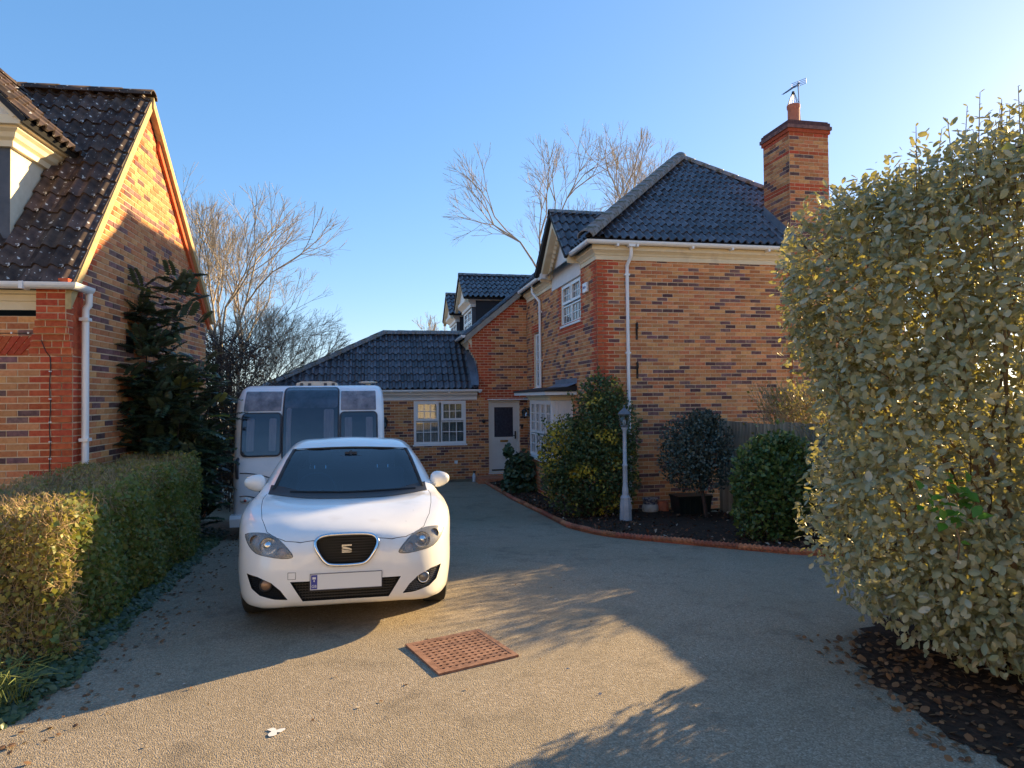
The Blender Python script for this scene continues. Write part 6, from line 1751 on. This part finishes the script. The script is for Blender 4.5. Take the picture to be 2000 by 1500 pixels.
# ------------------------------------------------------------ shrubs of the flower bed
def shrub(name, label, cat, base, blobs, size, mname, seed, W=.5, tmpl=T4, trunk=None, twig='twig_dark', shell=(.62,1.02), amp=.17, sprigs=(), core=True, **kw):
    t = thing(name, label, cat, base); Ps = []; Ns = []
    for n, c, rad in blobs:
        P, N_ = blob(n, c, rad, seed + int(n), shell=shell, amp=amp, zmin=.03); Ps.append(P); Ns.append(N_)
        if core:
            P, N_ = blob(n//3, c, [q*.75 for q in rad], seed + int(n) + 9, shell=(.1,1), amp=amp, zmin=.03); Ps.append(P); Ns.append(N_)
    P = np.concatenate(Ps); N_ = np.concatenate(Ns); seg = []; r = np.random.default_rng(seed)
    for (x, y, z0, x1, y1, z1, n) in sprigs:
        a = np.array([x, y, z0]); b = np.array([x1, y1, z1]); seg.append((a, b, .006, .002)); k = r.random(n); P = np.concatenate([P, a + np.outer(k, b-a) + r.normal(size=(n,3))*.02]); N_ = np.concatenate([N_, unit(r.normal(size=(n,3)) + [0,0,.4])])
    foliage('foliage', t, P, N_, size, mname, seed, tmpl, W, **kw)
    for i in range(36):
        e = P[r.integers(len(P))]; b = np.array([.06*r.normal(), .06*r.normal(), 0]) if trunk is None else np.array(trunk[-1]); m_ = (b + e)/2 + r.normal(size=3)*.04; seg += [(b, m_, .010, .007), (m_, e, .007, .002)]
    stems(t, seg, twig)
    if trunk is not None:
        mb = MB(); mb.tube(trunk, [.035]*(len(trunk)-1) + [.028], 8); mb.build('trunk', [twig], t, smooth=True)
    return t
shrub('euonymus_bush', 'wide dark green evergreen bush with golden yellow patches in front of the bay window', 'bush', (1.43, 12.0, gz(12.0)),
      [(6200,(0,0,.95),(.90,.62,.98)),(2600,(.28,.05,1.55),(.64,.5,.75)),(1900,(-.48,-.05,1.10),(.48,.45,.80)),(1300,(.22,.1,2.15),(.44,.32,.46))], .062, 'leaf_euonymus', 61, W=.36, rnd=.55, up=.15,
      sprigs=[(.22,.3,2.2,.20,.45,2.75,46),(.34,.3,2.1,.36,.4,2.5,40),(.05,.2,2.2,-.02,.3,2.55,30),(-.3,0,1.9,-.36,.05,2.35,24),(.55,.2,2.0,.62,.3,2.4,40),(-.75,0,1.5,-.9,0,1.85,16)])
shrub('topiary_tree', 'round-headed dark blue-green bush on a single thin trunk beside the house wall', 'tree', (3.25, 11.4, gz(11.4)-.03),
      [(4600,(-.07,0,1.22),(.64,.60,.66)),(700,(.05,0,1.72),(.28,.25,.25))], .058, 'leaf_topiary', 62, W=.34, trunk=[(.08,0,-.03),(.04,0,.35),(-.03,0,.75)], rnd=.6, shell=(.5,1.04))
shrub('laurel_bush', 'glossy mid-green rounded bush at the right end of the flower bed', 'bush', (3.50, 8.95, gz(8.95)-.02),
      [(4200,(0,0,.72),(.55,.52,.76)),(800,(.12,0,1.25),(.35,.3,.28))], .066, 'leaf_laurel', 63, W=.36, rnd=.55, sprigs=[(-.15,0,1.3,-.2,0,1.58,16),(.1,0,1.35,.12,0,1.65,16)])
shrub('ivy_bush', 'small ivy-like bush with broad dark leaves beside the white front door', 'bush', (.14, 15.75, gz(15.75)),
      [(900,(0,0,.48),(.34,.32,.52)),(300,(.02,0,.2),(.40,.36,.25)),(60,(-.24,0,1.02),(.09,.09,.12))], .085, 'leaf_ivy', 64, W=.8, tmpl=T8, rnd=.5, out=.3, up=-.25)
def gold_shrub():  # near part runs on unseen behind the tall bush, added to shade the drive
    O = np.array([4.72, 11.3, gz(11.3)]); t = thing('twiggy_shrub', 'twiggy golden shrub rising above the timber fence', 'shrub', tuple(O)); r = np.random.default_rng(66)
    A = []; Bq = []; P = []; N_ = []
    for i in range(2600):
        a = r.uniform(0, 6.28); rr = r.random()**.5; f = r.random(); L = r.uniform(.16,.34)
        yy = r.uniform(-2.7, .6); b = np.array([.45*rr*np.cos(a) + .18*-yy*.22 + .05, yy, r.uniform(.9, 2.2 if yy > -.9 else 2.25)]); d = unit(np.array([np.cos(a)*.5, np.sin(a)*.5, .9]) + r.normal(size=3)*.35); A.append(b); Bq.append(b + d*L)
        if r.random() < .9: P.append(b + d*L*r.random()); N_.append(d)
    for i in range(60):
        yy = r.uniform(-2.6,.5); b = np.array([.05 - yy*.04, yy, 0]); A.append(b); Bq.append(b + np.array([r.normal()*.2, r.normal()*.2, 1.6]))
    V, F = twig_arrays(A, Bq, .006, .0025); stuff(link('twigs', np_mesh('twigs', V, F, ['twig_tan']), t))
    foliage('foliage', t, np.array(P), np.array(N_), .036, 'leaf_gold', 67, W=.4)
    n = 5200; yy = r.uniform(-2.75,.5,n); P = np.stack([.05 - yy*.04 + r.normal(size=n)*.22, yy, r.uniform(.3,2.3,n)], 1); foliage('foliage', t, P, unit(r.normal(size=(n,3))), .05, 'leaf_hedge_top', 68, W=.5)
gold_shrub()

# ------------------------------------------------------------ bare winter trees
def bare_tree(name, label, base, trunk_h, r0, seed, levels=6, spread=.55, lean=(0,0,0), mname='bark_grey', rmin=.006, len0=1.6, nstem=1, up=.25, dens=1.0, decay=.74):
    t = thing(name, label, 'tree', base); r = np.random.default_rng(seed); A = []; Bq = []; RA = []; RB = []
    tr = []
    def grow(p, d, L, rad, lev):
        k = 3 if lev < 2 else 2; q = p; dd = d; 
        for s in range(k):
            dd = unit(dd + r.normal(size=3)*.10 + np.array([0,0,up*.12])); n_ = q + dd*L/k; ra = rad*(1 - .28*s/k); rb = rad*(1 - .28*(s+1)/k)
            A.append(q); Bq.append(n_); RA.append(max(ra, rmin)); RB.append(max(rb, rmin*.7)); 
            if lev >= 1 and lev < levels and r.random() < .85*dens:
                ax = unit(np.cross(dd, r.normal(size=3))); d2 = unit(dd*.75 + ax*r.uniform(.5,.95)*spread*1.5 + np.array([0,0,up*.3])); grow(n_, d2, L*r.uniform(.5,.72), rb*.5, lev + 1 + (1 if r.random() < .3 else 0))
            q = n_
        if lev >= levels: return
        m = 2 if r.random() < .72 else 3
        for j in range(m):
            ax = unit(np.cross(dd, r.normal(size=3))); d2 = unit(dd + ax*spread*r.uniform(.45,1.0) + np.array([0,0,up*.35])); grow(q, d2, L*r.uniform(decay-.08, decay+.08), rad*.66*(1 if j else 1.05), lev + 1)
    for s in range(nstem):
        d = unit(np.array([r.normal()*.22, r.normal()*.22, 1]) + np.array(lean)) if nstem > 1 else unit(np.array([0,0,1.]) + np.array(lean)*.4)
        p = np.array([r.normal()*.12*(nstem > 1), r.normal()*.12*(nstem > 1), 0.]); e = p + d*trunk_h; tr.append((p, e)); grow(e, unit(d + np.array(lean)*.5), len0, r0*.72, 1)
    mb = MB()
    for p, e in tr: mb.tube([p, (p+e)/2 + r.normal(size=3)*.04, e], [r0, r0*.88, r0*.76], 8)
    mb.build('trunk', [mname], t, smooth=True)
    RA = np.array(RA); RB = np.array(RB); A = np.array(A); Bq = np.array(Bq); big = RA > .02
    V, F = join([twig_arrays(A[big], Bq[big], RA[big], RB[big], 6), twig_arrays(A[~big], Bq[~big], RA[~big], RB[~big], 3)])
    stuff(link('crown', np_mesh('crown', V, F, [mname]), t)); return len(A)
bare_tree('bare_tree', 'large bare winter tree with pale many-forked branches behind the left house', (-8.9, 20.5, -.6), 1.7, .085, 5, levels=7, spread=.52, len0=2.15, nstem=5, up=.24, lean=(.12,0,0), rmin=.0036, dens=.72, decay=.73)
bare_tree('bare_tree', 'smaller spreading bare tree beside the annex roof, left of the caravan', (-7.9, 18.6, -.6), 1.0, .05, 9, levels=7, spread=.56, len0=1.35, nstem=4, up=.10, lean=(.30,0,0), rmin=.0034, dens=.72, decay=.73)
bare_tree('bare_tree', 'tall bare tree rising behind the ridge of the main roof', (5.4, 38, -.6), 6.4, .15, 23, levels=7, spread=.52, len0=3.5, nstem=3, up=.22, lean=(.02,0,0), rmin=.0075, dens=.68, decay=.74)
bare_tree('bare_tree', 'distant bare treetop showing just above the annex ridge', (-5.4, 46, -.6), 2.6, .11, 15, levels=6, spread=.55, len0=1.7, nstem=1, up=.2, rmin=.010, dens=.6)
def bramble():
    O = (-6.35, 14.4, gz(14.4)); t = thing('bramble_thicket', 'brown twiggy thicket behind the ferny shrub, left of the caravan', 'shrub', O); r = np.random.default_rng(71); A = []; Bq = []
    for i in range(1700):
        b = np.array([r.normal()*.55, r.normal()*.5, r.uniform(.2,3.6)]); d = unit(np.array([r.normal(), r.normal(), .8])); A.append(b); Bq.append(b + d*r.uniform(.3,.8))
    for i in range(50):
        b = np.array([r.normal()*.4, r.normal()*.4, 0]); A.append(b); Bq.append(b + np.array([r.normal()*.3, r.normal()*.3, 3.2]))
    V, F = twig_arrays(A, Bq, .010, .004); stuff(link('twigs', np_mesh('twigs', V, F, ['twig_dark']), t))
    n = 2600; P = np.stack([r.normal(size=n)*.55, r.normal(size=n)*.5, r.uniform(.0,3.5,n)], 1); foliage('foliage', t, P, unit(r.normal(size=(n,3))), .07, 'leaf_dead', 72, W=.5)
bramble()

# ============================================================ the flower bed, its edging and small things
def bed_poly():
    ys = np.arange(8.1, 18.3, .3); V = []; F = []
    wallx = lambda y: np.interp(y, [6, 12.8, 13.0, 18.9], [7.0, 4.1, 1.6, .42])
    n = 10
    for y in ys:
        a = edge_x(y) - .02; b = wallx(y)
        for i in range(n+1): x = a + (b-a)*i/n; V.append((x, y, gz(y) + .015 + .07*math.sin(math.pi*min(1, i/n*.9+.05)) + random.uniform(-.012,.012)))
    for j in range(len(ys)-1):
        for i in range(n): k = j*(n+1)+i; F.append((k, k+1, k+n+2, k+n+1))
    structure(link('flower_bed', np_mesh('flower_bed', V, F, ['bed_soil'], smooth=True)))
    rr = random.Random(6); path = [(3.8,5.6),(2.9,5.2),(2.45,4.75),(2.2,4.3),(2.15,3.7),(2.22,3.25),(2.4,2.85),(2.8,2.3),(3.5,1.6),(6,1.5),(6,6)]; V = []
    for i in range(len(path)):
        q, w = path[i], path[(i+1) % len(path)]; k = 10 if i < 8 else 1
        for s in range(k): V.append((q[0]+(w[0]-q[0])*s/k + rr.uniform(-.05,.05), q[1]+(w[1]-q[1])*s/k + rr.uniform(-.05,.05), .010))
    me = bpy.data.meshes.new('s'); me.from_pydata(V, [], [tuple(range(len(V)))]); me.materials.append(MAT['bed_soil']); 
    structure(link('soil_bed', me))
    r = np.random.default_rng(90); n = 5200; y = r.uniform(8.0, 17.5, n); a = np.array([edge_x(q) for q in y]); b = np.interp(y, [6, 12.8, 13.0, 18.9], [7.0, 4.1, 1.4, .3]); x = a + .03 + (b - a)*r.random(n); z = np.array([gz(q) for q in y]) + .05 + .03*r.random(n)
    P = np.stack([x, y, z], 1); N_ = unit(np.tile([0,0,1.], (n,1)) + r.normal(size=P.shape)*.5); D = unit(np.cross(N_, r.normal(size=P.shape))); V, F = leaf_arrays(P, D, N_, .06*r.uniform(.4,1.4,n), T4, .35)
    o = stuff(link('bark_chips', np_mesh('chips', V, F, ['bark_chip', 'pale_chip'], midx=(np.repeat(r.random(n) < .06, 2)).astype(int)))); tag(o, 'dark bark chips covering the curved flower bed', 'bark chips')
    n = 1500; P = np.stack([2.0 + 1.5*r.random(n)**.8, 2.3 + 2.5*r.random(n), np.full(n, .02)], 1); N_ = unit(np.tile([0,0,1.], (n,1)) + r.normal(size=P.shape)*.4); D = unit(np.cross(N_, r.normal(size=P.shape))); V, F = leaf_arrays(P, D, N_, .036*r.uniform(.5,1.3,n), T12, .7)
    o = stuff(link('leaf_litter', np_mesh('litter', V, F, ['leaf_dead']))); tag(o, 'brown leaf litter on the soil under the silvery bush', 'leaves')
bed_poly()
# rope-topped terracotta edging, tile by tile
def edging():
    t = thing('rope_edging', 'reddish rope-twist terracotta edging curving along the flower bed', 'edging', (0,0,0))
    pts = [Vector((x, y, gz(y))) for y, x in EDGE]
    # resample
    dense = []
    for i in range(len(pts)-1):
        for k in range(20): dense.append(pts[i].lerp(pts[i+1], k/20))
    dense.append(pts[-1]); L = [0]
    for i in range(1, len(dense)): L.append(L[-1] + (dense[i]-dense[i-1]).length)
    def at(s):
        i = min(int(np.searchsorted(L, s)), len(L)-1); i = max(1, i); f = (s - L[i-1])/max(1e-6, L[i]-L[i-1]); return dense[i-1].lerp(dense[i], f)
    step = .30; n = int(L[-1]/step); meshes = []
    for v in range(3):
        mb = MB(); mb.box(-.147,.147,-.016,.016,-.12,.075)
        rings = []; K = 8; M_ = 26; vs = []; fs = []
        for i in range(M_+1):
            y = -.148 + .296*i/M_; tw = y*55 + v
            for k in range(K):
                a = 2*math.pi*k/K; r_ = .036*(1 + .20*math.cos(2*(a - tw))); vs.append((y, r_*math.cos(a), .095 + r_*math.sin(a)))
        for i in range(M_):
            for k in range(K): fs.append((i*K+k, i*K+(k+1) % K, (i+1)*K+(k+1) % K, (i+1)*K+k))
        fs.append(tuple(range(K))); fs.append(tuple(reversed(range(M_*K, (M_+1)*K))))
        mb.add(vs, fs); meshes.append(mb.mesh('edging_tile', ['terracotta']))
    for i in range(n):
        a = at(i*step); b = at((i+1)*step); d = b - a; m = (a+b)/2
        o = link('edging_tile', meshes[i % 3], t, (m.x, m.y, m.z - .045 + random.uniform(-.006,.006)), (random.uniform(-.04,.04), -math.atan2(d.z, math.hypot(d.x, d.y)), math.atan2(d.y, d.x)))
edging()

def lamp_post():
    t = thing('lamp_post', 'white Victorian-style garden lamp post standing in the flower bed', 'lamp post', (1.90, 11.22, gz(11.22) + .02), R(20))
    mat('lamp_white', (.36,.38,.42), (.48,.50,.54), rough=.5, scale=6)
    mat('lamp_grey', (.12,.13,.15), rough=.5)
    mb = MB(); mb.lathe([(.125,0),(.125,.035),(.108,.05),(.098,.30),(.085,.40),(.088,.43),(.075,.45),(.06,.47)], 8); o = mb.build('base', ['lamp_white'], t)
    mb = MB(); mb.lathe([(.056,.46),(.050,.60),(.042,.62),(.040,.95),(.047,.965),(.047,.985),(.034,1.0),(.031,1.55),(.040,1.57),(.055,1.60),(.055,1.615)], 12); o = mb.build('post', ['lamp_white'], t); autosmooth(o, 40)
    mb = MB(); mb.lathe([(.050,1.61),(.072,1.635),(.072,1.65)], 6)
    for k in range(6):
        a = 2*math.pi*k/6; mb.tube([(.068*math.cos(a),.068*math.sin(a),1.645),(.100*math.cos(a),.100*math.sin(a),1.83)], .006, 4)
    mb.lathe([(.108,1.825),(.108,1.84),(.10,1.84)], 6); ln = mb.build('lantern_frame', ['lamp_grey'], t)
    mb = MB(); mb.lathe([(.064,1.65),(.095,1.826)], 6, cap=False); mb.build('lantern_glass', ['lamp_glass'], ln, fix=True)
    mb = MB(); mb.lathe([(.115,1.838),(.128,1.842),(.10,1.875),(.055,1.915),(.018,1.945),(.014,1.955),(.02,1.97),(.012,1.985),(.001,2.0)], 6); mb.build('lantern_roof', ['lamp_grey'], ln)
    mb = MB(); mb.lathe([(.001,1.65),(.02,1.655),(.028,1.70),(.022,1.735),(.001,1.75)], 10); mb.build('bulb', ['white_paint'], ln, smooth=True)
lamp_post()
def wall_lantern(name, label, p, rz):
    t = thing(name, label, 'wall lamp', p, rz)   # local -y points away from the wall
    mb = MB(); mb.box(-.045,.045,-.02,0,-.13,.13); mb.tube([(0,-.01,.06),(0,-.10,.10),(0,-.15,.14),(0,-.15,.12)], .012, 6); mb.build('bracket', ['dark_iron'], t)
    mb = MB(); mb.lathe([(.02,.10),(.07,.06),(.085,.03),(.08,.025)], 6, (0,-.15,0)); mb.lathe([(.045,-.13),(.05,-.12),(.02,-.17),(.006,-.18)], 6, (0,-.15,0))
    for k in range(6):
        a = 2*math.pi*k/6; mb.tube([(.048*math.cos(a),-.15+.048*math.sin(a),-.125),(.078*math.cos(a),-.15+.078*math.sin(a),.03)], .006, 4)
    mb.build('lantern', ['dark_iron'], t)
    mb = MB(); mb.lathe([(.043,-.12),(.072,.028)], 6, (0,-.15,0), cap=False); mb.build('lantern_glass', ['lamp_glass'], t)
HM = Matrix.Translation((1.66,12.73,-.53)) @ Matrix.Rotation(TH, 4, 'Z')
def hp(x, y, z): return tuple(HM @ Vector((x, y, z)))
wall_lantern('wall_lantern', 'black wall lantern on the brickwork right of the white front door', hp(-.012, 5.85, 1.84), TH - R(90))
wall_lantern('wall_lantern', 'black wall lantern beside the right-hand edge of the caravan', hp(-3.98, SN-.012, 1.62), TH)
def small(name, label, cat, build, loc, rz=0, group=None): t = thing(name, label, cat, loc, rz, group); build(t); return t
def b_alarm(t):
    mb = MB(); mb.box(-.13,.13,-.06,-.001,-.10,.10); o = mb.build('case', ['upvc'], t); md = o.modifiers.new('b','BEVEL'); md.width = .018; md.segments = 3; dg = bpy.context.evaluated_depsgraph_get(); me = bpy.data.meshes.new_from_object(o.evaluated_get(dg)); o.modifiers.clear(); o.data = me
    mb = MB(); x = -.085
    for w_ in (.016,.010,.018,.008,.014,.016): mb.box(x, x+w_, -.062, -.0605, -.022, .03); x += w_ + .011
    mb.build('print', ['plate_blue'], t)
    mb = MB(); mb.lathe([(.012,-.066),(.012,-.058)], 10, (.095,0,-.0), axis='y'); mb.build('lens', ['lamp_grey'], t)
small('alarm_box', 'white burglar alarm box with blue print on the upper house wall', 'alarm', b_alarm, hp(-.010, .585, 4.455), TH - R(90))
def b_hook(t):
    mb = MB(); mb.box(-.02,.02,-.016,0,-.26,.06); mb.build('back_plate', ['dark_iron'], t)
    mb = MB(); mb.tube([(0,-.01,.03),(.0,-.10,.06),(.0,-.2,.04),(0,-.25,-.02),(0,-.24,-.07)], .013, 6); mb.tube([(0,-.01,-.18),(0,-.09,-.05),(0,-.18,.045)], .008, 5); mb.build('arm', ['dark_iron'], t, smooth=True)
small('plant_hook', 'upper black iron hanging-basket hook on the side wall', 'hook', b_hook, hp(.80, -.012, 3.62), TH - R(18), 'hanging-basket hooks on the side wall')
small('plant_hook', 'lower black iron hanging-basket hook on the side wall', 'hook', b_hook, hp(.80, -.012, 2.86), TH - R(18), 'hanging-basket hooks on the side wall')
def b_bell(t):
    mb = MB(); mb.box(-.028,.028,-.02,0,-.055,.055); mb.build('case', ['dark_iron'], t); mb = MB(); mb.lathe([(.012,-.024),(.012,-.018)], 10, (0,0,-.02), axis='y'); mb.build('button', ['lamp_grey'], t)
small('door_bell', 'small black door bell on the wall right of the front door', 'door bell', b_bell, hp(-.17, SN-.012, 1.42), TH)
def b_cam(t):
    mb = MB(); mb.lathe([(.05,-.001),(.05,-.03),(.035,-.04)], 14, axis='y'); mb.lathe([(.035,-.03),(.045,-.07),(.03,-.10),(.001,-.105)], 14, (0,0,-.01), axis='y'); mb.build('housing', ['dark_iron'], t, smooth=True)
small('wall_sensor', 'small round black sensor on the wall left of the front door', 'sensor', b_cam, hp(-1.27, SN-.012, 1.60), TH)
def b_tap(t):
    mb = MB(); mb.box(-.045,.045,-.02,0,-.03,.05); mb.tube([(0,-.01,0),(0,-.06,0),(0,-.07,-.04)], .012, 6); mb.build('cap', ['upvc'], t)
small('overflow_outlet', 'small white outlet fixed low on the annex wall below the window', 'outlet', b_tap, hp(-2.05, SN-.012, .47), TH)
def b_vent(t):
    mb = MB(); mb.box(-.11,.11,-.008,0,-.11,.11); mb.build('frame', ['dark_iron'], t)
    for k in range(6): mb = MB(); mb.add([(-.1,-.010,-.09+k*.03),(.1,-.010,-.09+k*.03),(.1,-.022,-.105+k*.03),(-.1,-.022,-.105+k*.03)], [(0,1,2,3)]); mb.build('louvre', ['dark_iron'], t, fix=False)
NMx = Matrix.Translation((-4.955,7.45,0)) @ Matrix.Rotation(R(9), 4, 'Z')
def npnt(x, y, z): return tuple(NMx @ Vector((x, y, z)))
small('wall_vent', 'square black vent on the shaded gable wall above the dark shrub', 'vent', b_vent, npnt(.014, 1.5, 2.50), R(9) + R(90))
def b_cable(t):
    pts = [(-.225 + .006*math.sin(k*1.7), -.018, 2.24 - k*.12) for k in range(20)]
    mb = MB(); mb.tube(pts, .0055, 5); mb.tube([(-.225,-.018,2.24),(-.23,-.10,2.30),(-.31,-.06,2.46),(-.34,-.014,2.505)], .005, 5); mb.tube([(-.34,-.014,2.505),(-1.6,-.014,2.51),(-3,-.014,2.51)], .005, 5); mb.build('wire', ['dark_iron'], t)
    for z in (2.08,1.77,1.51,1.29,1.1): mb = MB(); mb.box(-.238,-.212,-.022,-.010,z-.006,z+.006); mb.build('clip', ['upvc'], t)
    for x in (-.45,-.62,-.78): mb = MB(); mb.box(x-.008,x+.008,-.022,-.008,2.50,2.52); mb.build('clip', ['upvc'], t)
small('wall_cable', 'black cable clipped down the red brick pier of the left house', 'cable', b_cable, npnt(0,0,0), R(9))
def b_aerial(t):
    mb = MB(); mb.tube([(0,0,-.02),(-.03,0,.40),(-.06,0,1.06)], .014, 6); mb.build('mast', ['alu'], t)
    tip = Vector((-.62,-.30,.62)); hd = Vector((-.06,-.02,1.02)); d = tip - hd; side = d.cross(Z).normalized()
    mb = MB(); mb.tube([hd - d*.06, tip], .010, 5); mb.build('boom', ['dark_iron'], t)
    mb = MB()
    for k in range(13): c = hd + d*(.1 + .07*k); w_ = .085 - .002*k; mb.tube([c - side*w_, c + side*w_], .0045, 4)
    stuff(mb.build('element', ['alu'], t))
    mb = MB(); c = hd - d*.02
    for zz in (-.05,-.015,.02,.055): mb.tube([c - side*.16 + Z*zz, c + side*.16 + Z*zz], .006, 4)
    for s in (-.16, 0, .16): mb.tube([c + side*s - Z*.055, c + side*s + Z*.06], .006, 4)
    mb.build('reflector', ['alu'], t)
small('tv_aerial', 'television aerial on a thin mast beside the chimney pot', 'aerial', b_aerial, hp(4.80,.42,7.91), TH)
def b_pot(t):
    mat('glaze_white', (.45,.42,.40), (.62,.60,.57), rough=.35, scale=16); mat('glaze_blue', (.05,.06,.14), (.40,.38,.38), rough=.35, scale=22, mixpos=(.45,.55))
    mb = MB(); mb.lathe([(.10,0),(.135,.03),(.155,.10),(.15,.16),(.13,.20)], 20, cap=True); o = mb.build('bowl', ['glaze_white'], t); autosmooth(o, 50)
    mb = MB(); mb.lathe([(.132,.20),(.135,.27),(.15,.285),(.15,.30),(.125,.30),(.12,.22)], 20, cap=False); o = mb.build('collar', ['glaze_blue'], t); autosmooth(o, 50)
small('plant_pot', 'white and blue glazed flower pot at the foot of the house wall', 'pot', b_pot, (2.55, 12.35, gz(12.35) + .03))
def b_tub(t):
    mat('tub_plastic', (.014,.022,.022), (.02,.03,.03), rough=.35)
    mb = MB(); mb.add([(-.29,-.18,0),(.29,-.18,0),(.29,.18,0),(-.29,.18,0),(-.32,-.2,.34),(.32,-.2,.34),(.32,.2,.34),(-.32,.2,.34)], [(0,3,2,1),(4,5,6,7),(0,1,5,4),(1,2,6,5),(2,3,7,6),(3,0,4,7)]); mb.build('box', ['tub_plastic'], t)
    mb = MB(); mb.box(-.335,.335,-.215,.215,.342,.38); mb.build('lid', ['tub_plastic'], t)
    mb = MB()
    for x in (-.2,-.1,0,.1,.2): mb.box(x-.010,x+.010,-.206,-.186,.04,.33)
    stuff(mb.build('rib', ['tub_plastic'], t))
small('storage_tub', 'black plastic storage box on the bed behind the topiary trunk', 'box', b_tub, (3.28, 12.25, gz(12.25) + .02), TH)
def b_jar(t):
    mb = MB(); mb.lathe([(.09,0),(.12,.05),(.12,.19),(.10,.22),(.105,.235),(.08,.235),(.08,.05)], 16, cap=True); o = mb.build('pot', ['pot_clay'], t); autosmooth(o, 50)
small('terracotta_pot', 'plain terracotta pot between the glazed pot and the black box', 'pot', b_jar, (2.80, 12.45, gz(12.45) + .03))
def b_bottle(t):
    mat('bottle_white', (.62,.64,.68), rough=.35)
    mb = MB(); mb.lathe([(.045,0),(.05,.01),(.05,.15),(.04,.19),(.018,.225),(.016,.24)], 14); o = mb.build('bottle', ['bottle_white'], t); autosmooth(o, 50)
    mb = MB(); mb.lathe([(.02,.238),(.02,.27)], 10); mb.box(-.03,.05,-.012,.012,.265,.295); mb.tube([(.03,0,.265),(.035,0,.225)], .006, 5); mb.build('trigger', ['dark_iron'], t)
small('spray_bottle', 'white spray bottle standing on the drive left of the doorstep', 'bottle', b_bottle, (-1.08, 18.42, gz(18.42) + .006))
# rusty drain cover in the drive
def b_drain(t):
    h = .29
    mb = MB()
    for a in ((-h,h,-h,-h+.035),(-h,h,h-.035,h),(-h,-h+.035,-h+.035,h-.035),(h-.035,h,-h+.035,h-.035)): mb.box(a[0],a[1],a[2],a[3],-.01,.014)
    mb.build('frame', ['rust'], t)
    mb = MB(); mb.box(-h+.03,h-.03,-h+.03,h-.03,-.012,-.004); mb.build('plate', ['rust_dark'], t)
    n = 11; w_ = (2*h-.08)/n
    for i in range(n+1):
        c = -h + .04 + i*w_; 
        mb = MB(); mb.box(c-.013,c+.013,-h+.036,h-.036,-.004,.011); mb.build('bar', ['rust'], t)
        mb = MB(); mb.box(-h+.036,h-.036,c-.013,c+.013,-.004,.0125); mb.build('bar', ['rust'], t)
small('drain_cover', 'rusty square drain cover with a grid of small pits, set in the drive', 'drain cover', b_drain, (-.37, 4.55, .0045), R(30))
# white paint splash and little bits of litter on the drive
r_ = np.random.default_rng(3)
def splash():
    n = 18; V = [(0,0,0)]; 
    for k in range(n): a = 2*math.pi*k/n; q = .035*(1 + .75*math.sin(3*a+.6)*.6 + r_.uniform(-.3,.4)); V.append((q*math.cos(a)*1.1, q*math.sin(a), 0))
    me = bpy.data.meshes.new('splash'); me.from_pydata(V, [], [(0, i+1, (i+1) % n + 1) for i in range(n)]); me.materials.append(MAT['plate_white']); o = link('white_splash', me, None, (-1.255, 3.48, .009)); tag(o, 'small white splash mark on the sunlit drive in the foreground', 'mark')
splash()
n = 130; P = np.stack([r_.uniform(-2.4, 2.0, n), r_.uniform(2.9, 8.5, n), np.zeros(n)], 1); P[:,2] = [gz(y) + .010 for y in P[:,1]]
N_ = unit(np.tile([0,0,1.], (n,1)) + r_.normal(size=P.shape)*.3); D = unit(np.cross(N_, r_.normal(size=P.shape))); V, F = leaf_arrays(P, D, N_, .022*r_.uniform(.4,1.3,n), T4, .4)
o = stuff(link('drive_litter', np_mesh('bits', V, F, ['pale_chip','leaf_dead'], midx=np.repeat(r_.random(n) < .5, 2).astype(int)))); tag(o, 'tiny scattered bits of leaf and twig on the tarmac drive', 'litter')

# ============================================================ added house behind the viewer, unseen; bounces warm sunlight onto the shaded walls
def opposite():
    t = thing('added_house', 'long cream rendered house added unseen behind the viewer to bounce warm sunlight onto shaded walls', 'house', (-2, -12.5, 0))
    mat('render_cream', (.66,.58,.45), (.74,.66,.52), rough=.85, scale=3, bump=.1)
    holes = [(-12+5.2*k, 1.0, 1.5, 1.3) for k in range(6)] + [(-12+5.2*k, 3.9, 1.5, 1.2) for k in range(6)]
    mb = MB(); mb.box(-15,15,-8,0,0,5.6); mb.build('wall', ['render_cream'], t)
    mb = MB(); mb.prism([(-8.5,5.5),(.5,5.5),(-4,8.8)], lambda p: (-15.3, p[0], p[1]), lambda p: (15.3, p[0], p[1])); mb.build('roof', ['tile_brown'], t)
    for x, z, w, h in holes:
        mb = MB(); mb.box(x,x+w,.002,.05,z,z+h); f = mb.build('window', ['upvc'], t)
        mb = MB(); mb.box(x+.07,x+w/2-.03,.052,.06,z+.07,z+h-.07); mb.build('pane', ['door_glass'], f); mb = MB(); mb.box(x+w/2+.03,x+w-.07,.052,.06,z+.07,z+h-.07); mb.build('pane', ['door_glass'], f)
    mb = MB(); mb.box(.4,1.4,.002,.06,.05,2.1); mb.build('door', ['door_white'], t)
opposite()
